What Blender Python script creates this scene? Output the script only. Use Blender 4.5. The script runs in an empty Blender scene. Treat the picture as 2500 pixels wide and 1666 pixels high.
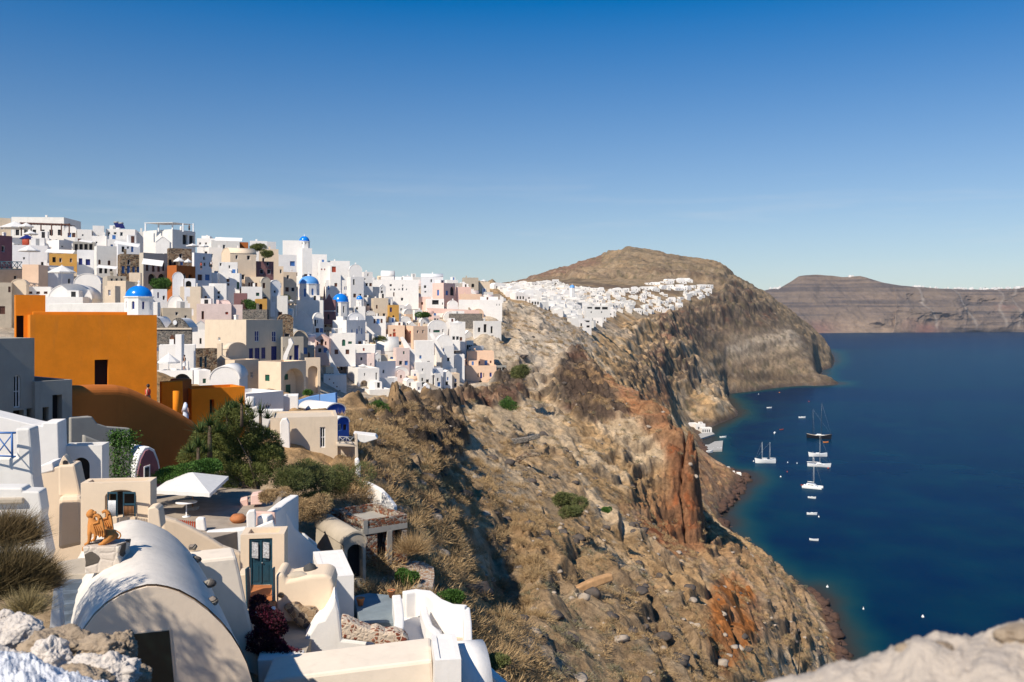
import bpy, bmesh, math, random
import numpy as np
from mathutils import Vector, Matrix
random.seed(7); np.random.seed(7)
R = math.radians
C = bpy.context.scene.collection
# ---------------------------------------------------------------- camera
F, U0, V0, H = 2200.0, 1250.0, 773.0, 110.0      # focal length, principal column, eye level (photo pixels), eye height over the sea
cam_d = bpy.data.cameras.new('camera'); cam = bpy.data.objects.new('camera', cam_d); C.objects.link(cam)
cam.location = (0, 0, H); cam.rotation_euler = (R(90), 0, 0)
cam_d.sensor_width = 36; cam_d.lens = 36*F/2500; cam_d.shift_y = -(833-V0)/2500
cam_d.clip_start = 0.3; cam_d.clip_end = 60000
cam_d.dof.use_dof = True; cam_d.dof.focus_distance = 70; cam_d.dof.aperture_fstop = 3.2
bpy.context.scene.camera = cam
# ---------------------------------------------------------------- light
SUN_TO = Vector((-0.42, -0.58, 0.69)).normalized()
sun_el = math.asin(SUN_TO.z); sun_az = math.atan2(SUN_TO.x, SUN_TO.y)
w = bpy.data.worlds.new('World'); bpy.context.scene.world = w; w.use_nodes = True
nt = w.node_tree; nt.nodes.clear()
out = nt.nodes.new('ShaderNodeOutputWorld'); bg = nt.nodes.new('ShaderNodeBackground')
sky = nt.nodes.new('ShaderNodeTexSky'); sky.sky_type = 'NISHITA'; sky.sun_disc = False
sky.sun_elevation = sun_el; sky.sun_rotation = sun_az; sky.altitude = 300; sky.air_density = 1.0; sky.dust_density = 0.0; sky.ozone_density = 5.0
tc = nt.nodes.new('ShaderNodeTexCoord')
hs = nt.nodes.new('ShaderNodeHueSaturation')
sz = nt.nodes.new('ShaderNodeSeparateXYZ'); nt.links.new(tc.outputs['Generated'], sz.inputs[0])
ms = nt.nodes.new('ShaderNodeMapRange'); mv = nt.nodes.new('ShaderNodeMapRange')
for m_, a_, b_, c_, d_ in ((ms, .04, .34, 0.82, 1.4), (mv, .06, .30, 0.82, 0.97)):
    m_.inputs['From Min'].default_value = a_; m_.inputs['From Max'].default_value = b_; m_.inputs['To Min'].default_value = c_; m_.inputs['To Max'].default_value = d_
    nt.links.new(sz.outputs['Z'], m_.inputs['Value'])
nt.links.new(ms.outputs[0], hs.inputs['Saturation']); nt.links.new(mv.outputs[0], hs.inputs['Value'])
tn = nt.nodes.new('ShaderNodeMix'); tn.data_type = 'RGBA'; tn.blend_type = 'MULTIPLY'; tn.inputs['Factor'].default_value = 1; tn.inputs['B'].default_value = (1.03, 1.05, 1.08, 1)
nt.links.new(sky.outputs[0], tn.inputs['A']); nt.links.new(tn.outputs['Result'], hs.inputs['Color'])
# thin cirrus low over the horizon
mp = nt.nodes.new('ShaderNodeMapping'); mp.inputs['Scale'].default_value = (2.2, 2.2, 26)
nt.links.new(tc.outputs['Generated'], mp.inputs['Vector'])
cn = nt.nodes.new('ShaderNodeTexNoise'); cn.inputs['Scale'].default_value = 1.6; cn.inputs['Detail'].default_value = 7; cn.inputs['Roughness'].default_value = .62
nt.links.new(mp.outputs[0], cn.inputs['Vector'])
cr = nt.nodes.new('ShaderNodeMapRange'); cr.inputs['From Min'].default_value = .52; cr.inputs['From Max'].default_value = .8; cr.inputs['To Max'].default_value = .3
nt.links.new(cn.outputs[0], cr.inputs['Value'])
sx = nt.nodes.new('ShaderNodeSeparateXYZ'); nt.links.new(tc.outputs['Generated'], sx.inputs[0])
b1 = nt.nodes.new('ShaderNodeMapRange'); b1.inputs['From Min'].default_value = .02; b1.inputs['From Max'].default_value = .085
b2 = nt.nodes.new('ShaderNodeMapRange'); b2.inputs['From Min'].default_value = .17; b2.inputs['From Max'].default_value = .10
for b in (b1, b2): nt.links.new(sx.outputs['Z'], b.inputs['Value'])
m1 = nt.nodes.new('ShaderNodeMath'); m1.operation = 'MULTIPLY'; nt.links.new(b1.outputs[0], m1.inputs[0]); nt.links.new(b2.outputs[0], m1.inputs[1])
m2 = nt.nodes.new('ShaderNodeMath'); m2.operation = 'MULTIPLY'; nt.links.new(m1.outputs[0], m2.inputs[0]); nt.links.new(cr.outputs[0], m2.inputs[1])
mx = nt.nodes.new('ShaderNodeMix'); mx.data_type = 'RGBA'; mx.inputs['B'].default_value = (7.5, 7.6, 7.8, 1)
nt.links.new(m2.outputs[0], mx.inputs['Factor']); nt.links.new(hs.outputs[0], mx.inputs['A'])
nt.links.new(mx.outputs['Result'], bg.inputs[0]); bg.inputs[1].default_value = 0.088
nt.links.new(bg.outputs[0], out.inputs[0])
sd = bpy.data.lights.new('sun', 'SUN'); sd.energy = 5.0; sd.angle = R(0.5); sd.color = (1.0, .91, .78)
so = bpy.data.objects.new('sun', sd); C.objects.link(so); so.rotation_euler = (-SUN_TO).to_track_quat('-Z', 'Y').to_euler(); so.location = (-60, -40, 200)
vs = bpy.context.scene.view_settings; vs.view_transform = 'Standard'; vs.look = 'None'; vs.exposure = 0.2; vs.gamma = 1
# ---------------------------------------------------------------- helpers
def P(u, v, Y): return Vector(((u-U0)*Y/F, Y, H-(v-V0)*Y/F))
def px(p): return (U0+F*p[0]/p[1], V0-F*(p[2]-H)/p[1])
def tag(o, label=None, cat=None, group=None, kind=None):
    if label: o['label'] = label
    if cat: o['category'] = cat
    if group: o['group'] = group
    if kind: o['kind'] = kind
    return o
def empty(name, loc, label=None, cat=None, group=None, rz=0):
    o = bpy.data.objects.new(name, None); C.objects.link(o); o.location = loc; o.rotation_euler = (0, 0, rz)
    o.empty_display_size = .3
    return tag(o, label, cat, group)
class MB:
    """collects shapes (world coordinates) and links them as one mesh object"""
    def __init__(s): s.v = []; s.f = []; s.m = []; s.sm = []
    def add(s, vs, fs, mi=0, smooth=False):
        b = len(s.v); s.v += [tuple(p) for p in vs]
        for f in fs: s.f.append([i+b for i in f]); s.m.append(mi); s.sm.append(smooth)
        return s
    def quad(s, a, b, c, d, mi=0): return s.add([a, b, c, d], [(0, 1, 2, 3)], mi)
    def box(s, o, x, y, z, mi=0):
        """corner o and the three edge vectors"""
        o = Vector(o); x = Vector(x); y = Vector(y); z = Vector(z)
        p = [o, o+x, o+x+y, o+y, o+z, o+x+z, o+x+y+z, o+y+z]
        fs = [(0, 3, 2, 1), (4, 5, 6, 7), (0, 1, 5, 4), (1, 2, 6, 5), (2, 3, 7, 6), (3, 0, 4, 7)]
        if x.cross(y).dot(z) < 0: fs = [tuple(reversed(f)) for f in fs]
        return s.add(p, fs, mi)
    def cbox(s, c, sx, sy, sz, rz=0, mi=0):
        M = Matrix.Rotation(rz, 3, 'Z'); x = M @ Vector((sx, 0, 0)); y = M @ Vector((0, sy, 0)); z = Vector((0, 0, sz))
        return s.box(Vector(c)-x/2-y/2-z/2, x, y, z, mi)
    def prism(s, poly, dv, mi=0, smooth=False):
        n = len(poly); dv = Vector(dv); a = [Vector(p) for p in poly]; b = [p+dv for p in a]
        nrm = Vector((0, 0, 0))
        for i in range(n):
            nrm += a[i].cross(a[(i+1) % n])
        fl = nrm.dot(dv) > 0
        fs = [tuple(range(n)) if not fl else tuple(range(n-1, -1, -1)), tuple(range(n, 2*n)) if fl else tuple(range(2*n-1, n-1, -1))]
        for i in range(n):
            j = (i+1) % n; q = (i, n+i, n+j, j) if not fl else (j, n+j, n+i, i)
            fs.append(q)
        b0 = len(s.v); s.v += [tuple(p) for p in a+b]
        for k, f in enumerate(fs): s.f.append([i+b0 for i in f]); s.m.append(mi); s.sm.append(smooth and k > 1)
        return s
    def tube(s, pts, rads, n=8, mi=0, cap=True, smooth=True):
        pts = [Vector(p) for p in pts]; vs = []; fs = []
        if not hasattr(rads, '__len__'): rads = [rads]*len(pts)
        for i, p in enumerate(pts):
            d = (pts[min(i+1, len(pts)-1)]-pts[max(i-1, 0)]).normalized()
            a = d.orthogonal().normalized() if abs(d.z) < .99 else Vector((1, 0, 0)); 
            if abs(d.z) < .99: a = d.cross(Vector((0, 0, 1))).normalized()
            b = d.cross(a).normalized()
            for k in range(n):
                t = 2*math.pi*k/n; vs.append(p+(a*math.cos(t)+b*math.sin(t))*rads[i])
        for i in range(len(pts)-1):
            for k in range(n): k2 = (k+1) % n; fs.append((i*n+k, (i+1)*n+k, (i+1)*n+k2, i*n+k2))
        if cap: fs.append(tuple(range(n-1, -1, -1)) if 0 else tuple(range(n))); fs.append(tuple(range(len(vs)-1, len(vs)-n-1, -1)))
        return s.add(vs, fs, mi, smooth)
    def ball(s, c, r, sq=(1, 1, 1), n=12, m=8, mi=0, f=None, half=False):
        vs = []; fs = []; c = Vector(c); m0 = m
        lo = 0 if half else -math.pi/2
        for j in range(m+1):
            ph = lo+(math.pi/2-lo)*j/m
            for k in range(n):
                t = 2*math.pi*k/n; d = Vector((math.cos(ph)*math.cos(t), math.cos(ph)*math.sin(t), math.sin(ph)))
                rr = r*(f(d) if f else 1); vs.append(c+Vector((d.x*sq[0], d.y*sq[1], d.z*sq[2]))*rr)
        for j in range(m):
            for k in range(n): k2 = (k+1) % n; fs.append((j*n+k, j*n+k2, (j+1)*n+k2, (j+1)*n+k))
        return s.add(vs, fs, mi, True)
    def lathe(s, c, prof, n=20, mi=0, smooth=True):
        vs = []; fs = []; c = Vector(c)
        for r, z in prof:
            for k in range(n): t = 2*math.pi*k/n; vs.append(c+Vector((r*math.cos(t), r*math.sin(t), z)))
        for j in range(len(prof)-1):
            for k in range(n): k2 = (k+1) % n; fs.append((j*n+k, j*n+k2, (j+1)*n+k2, (j+1)*n+k))
        return s.add(vs, fs, mi, smooth)
    def build(s, name, mats, parent=None, bevel=0, seg=2, weld=False, sub=0):
        me = bpy.data.meshes.new(name)
        base = Vector((0, 0, 0))
        if parent is None and s.v:
            a = np.array(s.v); base = Vector((a[:, 0].mean(), a[:, 1].mean(), a[:, 2].min()))
        elif parent is not None: base = wl(parent)
        M = Matrix.Identity(3)
        if parent is not None and abs(parent.rotation_euler.z) > 1e-9: M = Matrix.Rotation(-parent.rotation_euler.z, 3, 'Z')
        me.from_pydata([tuple(M @ (Vector(p)-base)) for p in s.v], [], s.f)
        if not isinstance(mats, (list, tuple)): mats = [mats]
        for m in mats: me.materials.append(m)
        me.polygons.foreach_set('material_index', s.m); me.polygons.foreach_set('use_smooth', s.sm)
        me.update()
        o = bpy.data.objects.new(name, me); C.objects.link(o)
        if parent is not None: o.parent = parent
        else: o.location = base
        if weld:
            bm = bmesh.new(); bm.from_mesh(me); bmesh.ops.remove_doubles(bm, verts=bm.verts, dist=.0005); bm.to_mesh(me); bm.free()
        if bevel:
            b = o.modifiers.new('bevel', 'BEVEL'); b.width = bevel; b.segments = seg; b.limit_method = 'ANGLE'; b.angle_limit = R(38); b.harden_normals = False
        if sub:
            q = o.modifiers.new('sub', 'SUBSURF'); q.levels = sub; q.render_levels = sub
        return o
def wl(o):
    """location of a thing or of a part in the world (no rotations above parts)"""
    p = Vector(o.location)
    while o.parent is not None: o = o.parent; p = p+Vector(o.location)
    return p
def mesh_np(name, verts, faces, mat, smooth=False, parent=None):
    me = bpy.data.meshes.new(name); verts = np.asarray(verts, dtype=np.float32); faces = np.asarray(faces, dtype=np.int32)
    nf, k = faces.shape
    me.vertices.add(len(verts)); me.vertices.foreach_set('co', verts.ravel())
    me.loops.add(nf*k); me.loops.foreach_set('vertex_index', faces.ravel())
    me.polygons.add(nf); me.polygons.foreach_set('loop_start', np.arange(nf, dtype=np.int32)*k)
    me.polygons.foreach_set('loop_total', np.full(nf, k, dtype=np.int32))
    if smooth: me.polygons.foreach_set('use_smooth', np.ones(nf, dtype=bool))
    me.update(calc_edges=True); me.materials.append(mat)
    o = bpy.data.objects.new(name, me); C.objects.link(o)
    if parent is not None: o.parent = parent
    return o
# ---------------------------------------------------------------- noise in numpy
def _h(n):
    n = (n ^ (n >> np.uint32(13)))*np.uint32(1274126177)
    n = n ^ (n >> np.uint32(16))
    return (n & np.uint32(0xffff)).astype(np.float32)*np.float32(1/32767.5)-np.float32(1)
def vnoise(x, y, z=0.0, seed=0):
    x = np.asarray(x); y = np.asarray(y); z = np.asarray(z)
    ix = np.floor(x); iy = np.floor(y); iz = np.floor(z)
    fx = (x-ix).astype(np.float32); fy = (y-iy).astype(np.float32); fz = (z-iz).astype(np.float32)
    A = [((ix.astype(np.int64)+d)*374761393 & 0xffffffff).astype(np.uint32) for d in (0, 1)]
    B = [((iy.astype(np.int64)+d)*668265263 & 0xffffffff).astype(np.uint32) for d in (0, 1)]
    D = [((iz.astype(np.int64)+d)*1440662683+seed*144665 & 0xffffffff).astype(np.uint32) for d in (0, 1)]
    ux = fx*fx*(3-2*fx); uy = fy*fy*(3-2*fy); uz = fz*fz*(3-2*fz)
    def plane(k):
        a = _h(A[0]+B[0]+D[k]); b = _h(A[1]+B[0]+D[k]); c = _h(A[0]+B[1]+D[k]); d = _h(A[1]+B[1]+D[k])
        t = a+(b-a)*ux; q = c+(d-c)*ux
        return t+(q-t)*uy
    r = plane(0)
    if np.any(uz): r = r+(plane(1)-r)*uz
    return r
def fbm(x, y, z=0.0, oct=5, seed=0, gain=.5, ridged=False):
    a = 1.0; r = 0; t = 0; x = np.asarray(x, float); y = np.asarray(y, float); z = np.asarray(z, float)
    for i in range(oct):
        n = vnoise(x, y, z, seed+i*17)
        if ridged: n = 1-2*np.abs(n)
        r = r+a*n; t += a; a *= gain
        x, y, z = x*1.6+y*1.2+7.3, y*1.6-x*1.2+3.1, (z*2+1.7 if z.ndim else z)
    return r/t
def sstep(a, b, x): t = np.clip((x-a)/(b-a), 0, 1); return t*t*(3-2*t)
# ---------------------------------------------------------------- materials
MATS = {}
def nodes(name):
    m = bpy.data.materials.new(name); m.use_nodes = True; t = m.node_tree; return m, t, t.nodes['Principled BSDF']
def L(t, a, b): t.links.new(a, b)
def N(t, typ, **kw):
    n = t.nodes.new(typ)
    for k, v in kw.items():
        if k in n.inputs: n.inputs[k].default_value = v
        else: setattr(n, k, v)
    return n
def plaster(name, col, var=.10, bump=.25, scale=1.0, rough=.9, stain=.25, stain_col=None):
    """lime-washed render: mottled, faintly stained, slightly uneven"""
    if name in MATS: return MATS[name]
    m, t, p = nodes(name); g = N(t, 'ShaderNodeNewGeometry')
    n1 = N(t, 'ShaderNodeTexNoise', Scale=.9*scale, Detail=6.0, Roughness=.65); L(t, g.outputs['Position'], n1.inputs['Vector'])
    mp = N(t, 'ShaderNodeMapping'); mp.inputs['Scale'].default_value = (2.2*scale, 2.2*scale, .35*scale); L(t, g.outputs['Position'], mp.inputs['Vector'])
    n2 = N(t, 'ShaderNodeTexNoise', Scale=1.0, Detail=5.0, Roughness=.6); L(t, mp.outputs[0], n2.inputs['Vector'])
    r1 = N(t, 'ShaderNodeMapRange'); r1.inputs['From Min'].default_value = .3; r1.inputs['From Max'].default_value = .7; r1.inputs['To Min'].default_value = 1-var; r1.inputs['To Max'].default_value = 1+var*.6
    L(t, n1.outputs[0], r1.inputs['Value'])
    r2 = N(t, 'ShaderNodeMapRange'); r2.inputs['From Min'].default_value = .56; r2.inputs['From Max'].default_value = .78; r2.inputs['To Max'].default_value = stain
    L(t, n2.outputs[0], r2.inputs['Value'])
    vm = N(t, 'ShaderNodeVectorMath', operation='SCALE'); vm.inputs[0].default_value = col; L(t, r1.outputs[0], vm.inputs['Scale'])
    mx = N(t, 'ShaderNodeMix', data_type='RGBA'); L(t, r2.outputs[0], mx.inputs['Factor']); L(t, vm.outputs[0], mx.inputs['A'])
    sc = stain_col or tuple(c*.55 for c in col); mx.inputs['B'].default_value = (*sc, 1)
    L(t, mx.outputs['Result'], p.inputs['Base Color']); p.inputs['Roughness'].default_value = rough; p.inputs['Specular IOR Level'].default_value = .2
    n3 = N(t, 'ShaderNodeTexNoise', Scale=7*scale, Detail=8.0, Roughness=.6); L(t, g.outputs['Position'], n3.inputs['Vector'])
    b = N(t, 'ShaderNodeBump', Strength=bump*.6, Distance=.03); L(t, n3.outputs[0], b.inputs['Height']); L(t, b.outputs[0], p.inputs['Normal'])
    MATS[name] = m; return m
def plain(name, col, rough=.6, metal=0, var=.12, sc=6, bump=.1):
    if name in MATS: return MATS[name]
    m, t, p = nodes(name); g = N(t, 'ShaderNodeNewGeometry')
    n1 = N(t, 'ShaderNodeTexNoise', Scale=sc*1.0, Detail=5.0); L(t, g.outputs['Position'], n1.inputs['Vector'])
    r1 = N(t, 'ShaderNodeMapRange'); r1.inputs['From Min'].default_value = .3; r1.inputs['From Max'].default_value = .7; r1.inputs['To Min'].default_value = 1-var; r1.inputs['To Max'].default_value = 1+var
    L(t, n1.outputs[0], r1.inputs['Value'])
    vm = N(t, 'ShaderNodeVectorMath', operation='SCALE'); vm.inputs[0].default_value = col[:3]; L(t, r1.outputs[0], vm.inputs['Scale'])
    L(t, vm.outputs[0], p.inputs['Base Color']); p.inputs['Roughness'].default_value = rough; p.inputs['Metallic'].default_value = metal
    b = N(t, 'ShaderNodeBump', Strength=bump, Distance=.03); L(t, n1.outputs[0], b.inputs['Height']); L(t, b.outputs[0], p.inputs['Normal'])
    MATS[name] = m; return m
def stonework(name, cols, mortar, scale=3.0, edge=.06, bump=1.0, dist=.06, squash=1.6):
    """rubble masonry: voronoi stones in two or three rock colours with mortar"""
    if name in MATS: return MATS[name]
    m, t, p = nodes(name); g = N(t, 'ShaderNodeNewGeometry')
    mp = N(t, 'ShaderNodeMapping'); mp.inputs['Scale'].default_value = (1, 1, squash); L(t, g.outputs['Position'], mp.inputs['Vector'])
    nz = N(t, 'ShaderNodeTexNoise', Scale=scale*.9, Detail=3.0); L(t, mp.outputs[0], nz.inputs['Vector'])
    ad = N(t, 'ShaderNodeMix', data_type='RGBA'); ad.inputs['Factor'].default_value = .12; L(t, mp.outputs[0], ad.inputs['A']); L(t, nz.outputs['Color'], ad.inputs['B'])
    v1 = N(t, 'ShaderNodeTexVoronoi', Scale=scale); v2 = N(t, 'ShaderNodeTexVoronoi', feature='DISTANCE_TO_EDGE', Scale=scale)
    for v in (v1, v2): L(t, ad.outputs['Result'], v.inputs['Vector'])
    cr = N(t, 'ShaderNodeValToRGB'); cr.color_ramp.interpolation = 'CONSTANT'; sp = N(t, 'ShaderNodeSeparateColor'); L(t, v1.outputs['Color'], sp.inputs[0]); L(t, sp.outputs[0], cr.inputs[0])
    e = cr.color_ramp.elements; e[0].color = (*cols[0], 1); e[1].position = 1/len(cols); e[1].color = (*cols[1 % len(cols)], 1)
    for i in range(2, len(cols)): q = e.new(i/len(cols)); q.color = (*cols[i], 1)
    n2 = N(t, 'ShaderNodeTexNoise', Scale=scale*5, Detail=6.0, Roughness=.7); L(t, g.outputs['Position'], n2.inputs['Vector'])
    ov = N(t, 'ShaderNodeMix', data_type='RGBA', blend_type='MULTIPLY'); ov.inputs['Factor'].default_value = .6; L(t, cr.outputs[0], ov.inputs['A'])
    r = N(t, 'ShaderNodeMapRange'); r.inputs['To Min'].default_value = .45; r.inputs['To Max'].default_value = 1.5; L(t, n2.outputs[0], r.inputs['Value']); L(t, r.outputs[0], ov.inputs['B'])
    st = N(t, 'ShaderNodeMapRange'); st.inputs['From Min'].default_value = edge*.5; st.inputs['From Max'].default_value = edge; L(t, v2.outputs['Distance'], st.inputs['Value'])
    mx = N(t, 'ShaderNodeMix', data_type='RGBA'); L(t, st.outputs[0], mx.inputs['Factor']); mx.inputs['A'].default_value = (*mortar, 1); L(t, ov.outputs['Result'], mx.inputs['B'])
    L(t, mx.outputs['Result'], p.inputs['Base Color']); p.inputs['Roughness'].default_value = .95; p.inputs['Specular IOR Level'].default_value = .15
    h = N(t, 'ShaderNodeMapRange'); h.inputs['From Max'].default_value = edge*2.5; L(t, v2.outputs['Distance'], h.inputs['Value'])
    hs = N(t, 'ShaderNodeMath', operation='MULTIPLY_ADD'); L(t, n2.outputs[0], hs.inputs[0]); hs.inputs[1].default_value = .4; L(t, h.outputs[0], hs.inputs[2])
    b = N(t, 'ShaderNodeBump', Strength=bump, Distance=dist); L(t, hs.outputs[0], b.inputs['Height']); L(t, b.outputs[0], p.inputs['Normal'])
    MATS[name] = m; return m
# ================================================================ terrain: one height field in polar strips around the viewpoint
# each row: distance, then (photo column, photo row) of the ground at that distance
ISO = [
 (8,   [(-300,2300),(2800,2500)]),
 (14,  [(-300,1900),(700,2000),(1300,2300),(2800,2900)]),
 (20,  [(-300,1640),(150,1700),(300,1800),(700,1850),(1200,2100),(2800,3000)]),
 (30,  [(-300,1400),(100,1450),(250,1500),(600,1640),(800,1750),(1300,2000),(2800,3200)]),
 (40,  [(-300,1300),(100,1330),(350,1370),(520,1440),(620,1450),(800,1530),(1000,1640),(1200,1800),(1600,2200),(2800,3700)]),
 (52, [(-300,1230),(300,1240),(500,1260),(700,1330),(880,1415),(1040,1460),(1120,1550),(1250,1670),(1450,1850),(2000,2600),(2800,4000)]),
 (65, [(-300,1100),(200,1130),(400,1150),(560,1180),(700,1160),(870,1210),(960,1290),(1040,1380),(1130,1480),(1250,1590),(1400,1730),(1700,2050),(2200,2700),(2800,3800)]),
 (80, [(-300,960),(300,1000),(500,1040),(650,1080),(880,1130),(950,1190),(1050,1300),(1150,1420),(1300,1550),(1500,1700),(1700,1880),(2100,2450),(2800,3800)]),
 (100, [(-300,900),(300,940),(600,1000),(750,1035),(860,1065),(950,1115),(1040,1190),(1130,1290),(1230,1400),(1350,1490),(1500,1590),(1700,1730),(2000,2100),(2500,2900)]),
 (130, [(-300,830),(200,860),(400,900),(600,960),(780,985),(870,1005),(950,1045),(1060,1120),(1130,1180),(1250,1275),(1400,1390),(1560,1490),(1700,1600),(1850,1780),(2100,2250)]),
 (160, [(-300,740),(200,790),(400,850),(600,920),(750,970),(850,990),(940,1010),(1060,1070),(1150,1130),(1250,1200),(1400,1310),(1560,1420),(1720,1530),(1850,1660),(2000,1920)]),
 (185, [(-300,660),(200,700),(400,780),(600,870),(750,945),(860,985),(940,995),(1010,1010),(1080,1040),(1180,1110),(1300,1170),(1450,1270),(1600,1380),(1750,1480),(1870,1610),(1990,1850)]),
 (215, [(-300,600),(200,625),(400,690),(600,780),(700,860),(780,950),(860,988),(960,990),(1060,1005),(1180,1050),(1300,1100),(1450,1190),(1600,1310),(1750,1420),(1870,1550),(1960,1690),(2060,1900)]),
 (250, [(-300,600),(100,600),(400,640),(550,690),(650,750),(700,810),(740,850),(830,920),(900,935),(960,950),(1050,985),(1120,1000),(1250,1040),(1400,1100),(1530,1170),(1640,1330),(1660,1350),(1800,1420),(1900,1490),(1980,1580),(2070,1741)]),
 (280, [(-300,650),(300,630),(500,640),(600,670),(700,750),(770,820),(830,845),(900,880),(960,895),(1050,940),(1130,975),(1260,1005),(1380,1040),(1500,1070),(1600,1085),(1660,1072),(1688,1078),(1704,1130),(1722,1310),(1800,1360),(1900,1445),(1975,1540),(2060,1637)]),
 (310, [(-300,700),(500,650),(600,645),(700,680),(780,760),(850,790),(920,825),(970,840),(1070,890),(1140,935),(1180,940),(1300,965),(1420,995),(1540,1005),(1600,1002),(1636,1022),(1650,1075),(1692,1180),(1720,1290),(1800,1345),(1900,1425),(1965,1490),(2040,1554)]),
 (350, [(-300,760),(500,680),(600,655),(700,645),(780,700),(850,720),(900,745),(950,765),(1000,790),(1130,810),(1200,815),(1250,835),(1330,880),(1400,905),(1470,935),(1560,970),(1595,1020),(1640,1140),(1700,1250),(1780,1315),(1880,1380),(1950,1440),(2000,1464)]),
 (400, [(-300,800),(600,720),(750,660),(850,690),(950,718),(1050,740),(1150,738),(1210,755),(1250,790),(1350,825),(1440,885),(1500,950),(1560,1060),(1650,1190),(1730,1265),(1790,1325),(1850,1378)]),
 (450, [(-300,820),(700,740),(800,690),(900,690),(1000,700),(1100,706),(1150,712),(1220,745),(1320,785),(1400,840),(1470,920),(1550,1040),(1640,1160),(1700,1240),(1780,1311)]),
 (500, [(-300,830),(800,750),(900,710),(1000,693),(1100,712),(1200,735),(1300,765),(1400,825),(1500,930),(1600,1060),(1700,1190),(1760,1257)]),
 (550, [(-300,830),(900,770),(1050,720),(1150,715),(1220,728),(1300,748),(1380,790),(1450,850),(1550,960),(1650,1080),(1700,1130),(1750,1180),(1795,1213)]),
 (610, [(-300,830),(1000,770),(1150,722),(1280,735),(1380,780),(1450,840),(1550,940),(1630,1030),(1700,1105),(1760,1145),(1822,1170)]),
 (700, [(-300,820),(1000,770),(1150,720),(1250,722),(1330,735),(1400,775),(1450,815),(1550,905),(1620,985),(1655,1050),(1690,1090),(1722,1119)]),
 (800, [(-300,810),(1100,740),(1250,714),(1350,735),(1440,780),(1500,820),(1580,895),(1630,970),(1655,1035),(1690,1066),(1715,1075)]),
 (900, [(-300,800),(1100,730),(1200,706),(1300,712),(1400,742),(1500,790),(1570,855),(1625,930),(1655,1005),(1700,1032),(1742,1042)]),
 (1020,[(-300,800),(1100,730),(1250,704),(1400,735),(1500,770),(1590,840),(1640,885),(1710,950),(1800,1010)]),
 (1150,[(-300,800),(1150,720),(1300,697),(1450,728),(1550,762),(1640,820),(1700,885),(1750,945),(1780,983)]),
 (1260,[(-300,800),(1150,715),(1300,693),(1500,715),(1620,755),(1700,830),(1740,880),(1770,940),(1765,965),(1800,990)]),
 (1380,[(-300,800),(1200,710),(1400,692),(1550,706),(1680,742),(1740,800),(1800,860),(1850,910),(1880,948)]),
 (1480,[(-300,800),(1200,708),(1400,685),(1600,690),(1720,712),(1770,752),(1830,805),(1900,858),(1950,890),(2000,915),(2045,936)]),
 (1560,[(-300,800),(1200,708),(1400,680),(1600,680),(1730,700),(1790,735),(1850,780),(1950,840),(1985,880),(2000,928)]),
 (1800,[(-300,800),(1200,708),(1400,668),(1530,645),(1700,652),(1765,662),(1800,690),(1870,735),(1930,785),(1985,840),(2000,907)]),
 (2200,[(-300,800),(1100,740),(1240,700),(1300,684),(1400,652),(1450,638),(1490,622),(1530,613),(1580,618),(1650,632),(1700,640),(1750,650),(1775,664),(1800,686),(1880,728),(1950,778),(2005,830),(2030,860),(2030,883)]),
 (2600,[(-300,790),(1100,750),(1400,690),(1530,660),(1700,665),(1800,705),(1900,750),(1980,800),(2015,835),(2028,866)]),
 (3100,[(-300,800),(1500,720),(1800,760),(2000,851)]),
]
uu = np.arange(-300, 2801, 2.5)
nr = 1900
def yspace():
    k = np.linspace(0, 1, nr); a, b = math.log(8), math.log(3100)
    d = 1.0/np.where((np.exp(a+(b-a)*k) > 60) & (np.exp(a+(b-a)*k) < 1700), 2.4, 1.0)
    s = np.concatenate([[0], np.cumsum((d[1:]+d[:-1])/2)]); s /= s[-1]
    return np.exp(a+(b-a)*s)
yy = yspace()
tabY = np.log(np.array([r[0] for r in ISO], float)); tabZ = []
for Yv, pts in ISO:
    us = np.array([p[0] for p in pts], float); zs = H-(np.array([p[1] for p in pts], float)-V0)*Yv/F
    us = np.concatenate([us, [us[-1]+160*200/max(Yv, 200)+40]]); zs = np.concatenate([zs, [min(zs[-1], 0)-22]])
    for i in range(1, len(us)):
        if us[i] <= us[i-1]: us[i] = us[i-1]+2
    z = np.interp(uu, us, zs); kw = 41 if Yv < 200 else 21 if Yv < 260 else 9; k = np.exp(-np.linspace(-2, 2, kw)**2); k /= k.sum()
    zp = np.pad(z, kw//2, mode='edge'); z = np.convolve(zp, k, 'valid'); tabZ.append(z)
tabZ = np.array(tabZ)
def pchip(xt, zt, x):
    h = np.diff(xt)[:, None]; d = np.diff(zt, axis=0)/h; m = np.zeros_like(zt)
    w1 = 2*h[1:]+h[:-1]; w2 = h[1:]+2*h[:-1]; ok = d[1:]*d[:-1] > 0
    with np.errstate(divide='ignore', invalid='ignore'): mm = (w1+w2)/(w1/d[:-1]+w2/d[1:])
    m[1:-1] = np.where(ok, mm, 0); m[0] = d[0]; m[-1] = d[-1]
    i = np.clip(np.searchsorted(xt, x)-1, 0, len(xt)-2); hh = (xt[i+1]-xt[i])[:, None]; t = ((x-xt[i])/(xt[i+1]-xt[i]))[:, None]
    return (2*t**3-3*t**2+1)*zt[i]+(t**3-2*t**2+t)*hh*m[i]+(-2*t**3+3*t**2)*zt[i+1]+(t**3-t**2)*hh*m[i+1]
Zb = pchip(tabY, tabZ, np.log(yy))                      # base ground
UG, YG = np.meshgrid(uu, yy); XG = (UG-U0)*YG/F
VG = V0-(Zb-H)*F/YG
def inpoly(u, v, poly):
    c = np.zeros(u.shape, bool); n = len(poly)
    for i in range(n):
        x1, y1 = poly[i]; x2, y2 = poly[(i+1) % n]
        if y1 == y2: continue
        c ^= ((y1 > v) != (y2 > v)) & (u < (x2-x1)*(v-y1)/(y2-y1)+x1)
    return c
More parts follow.
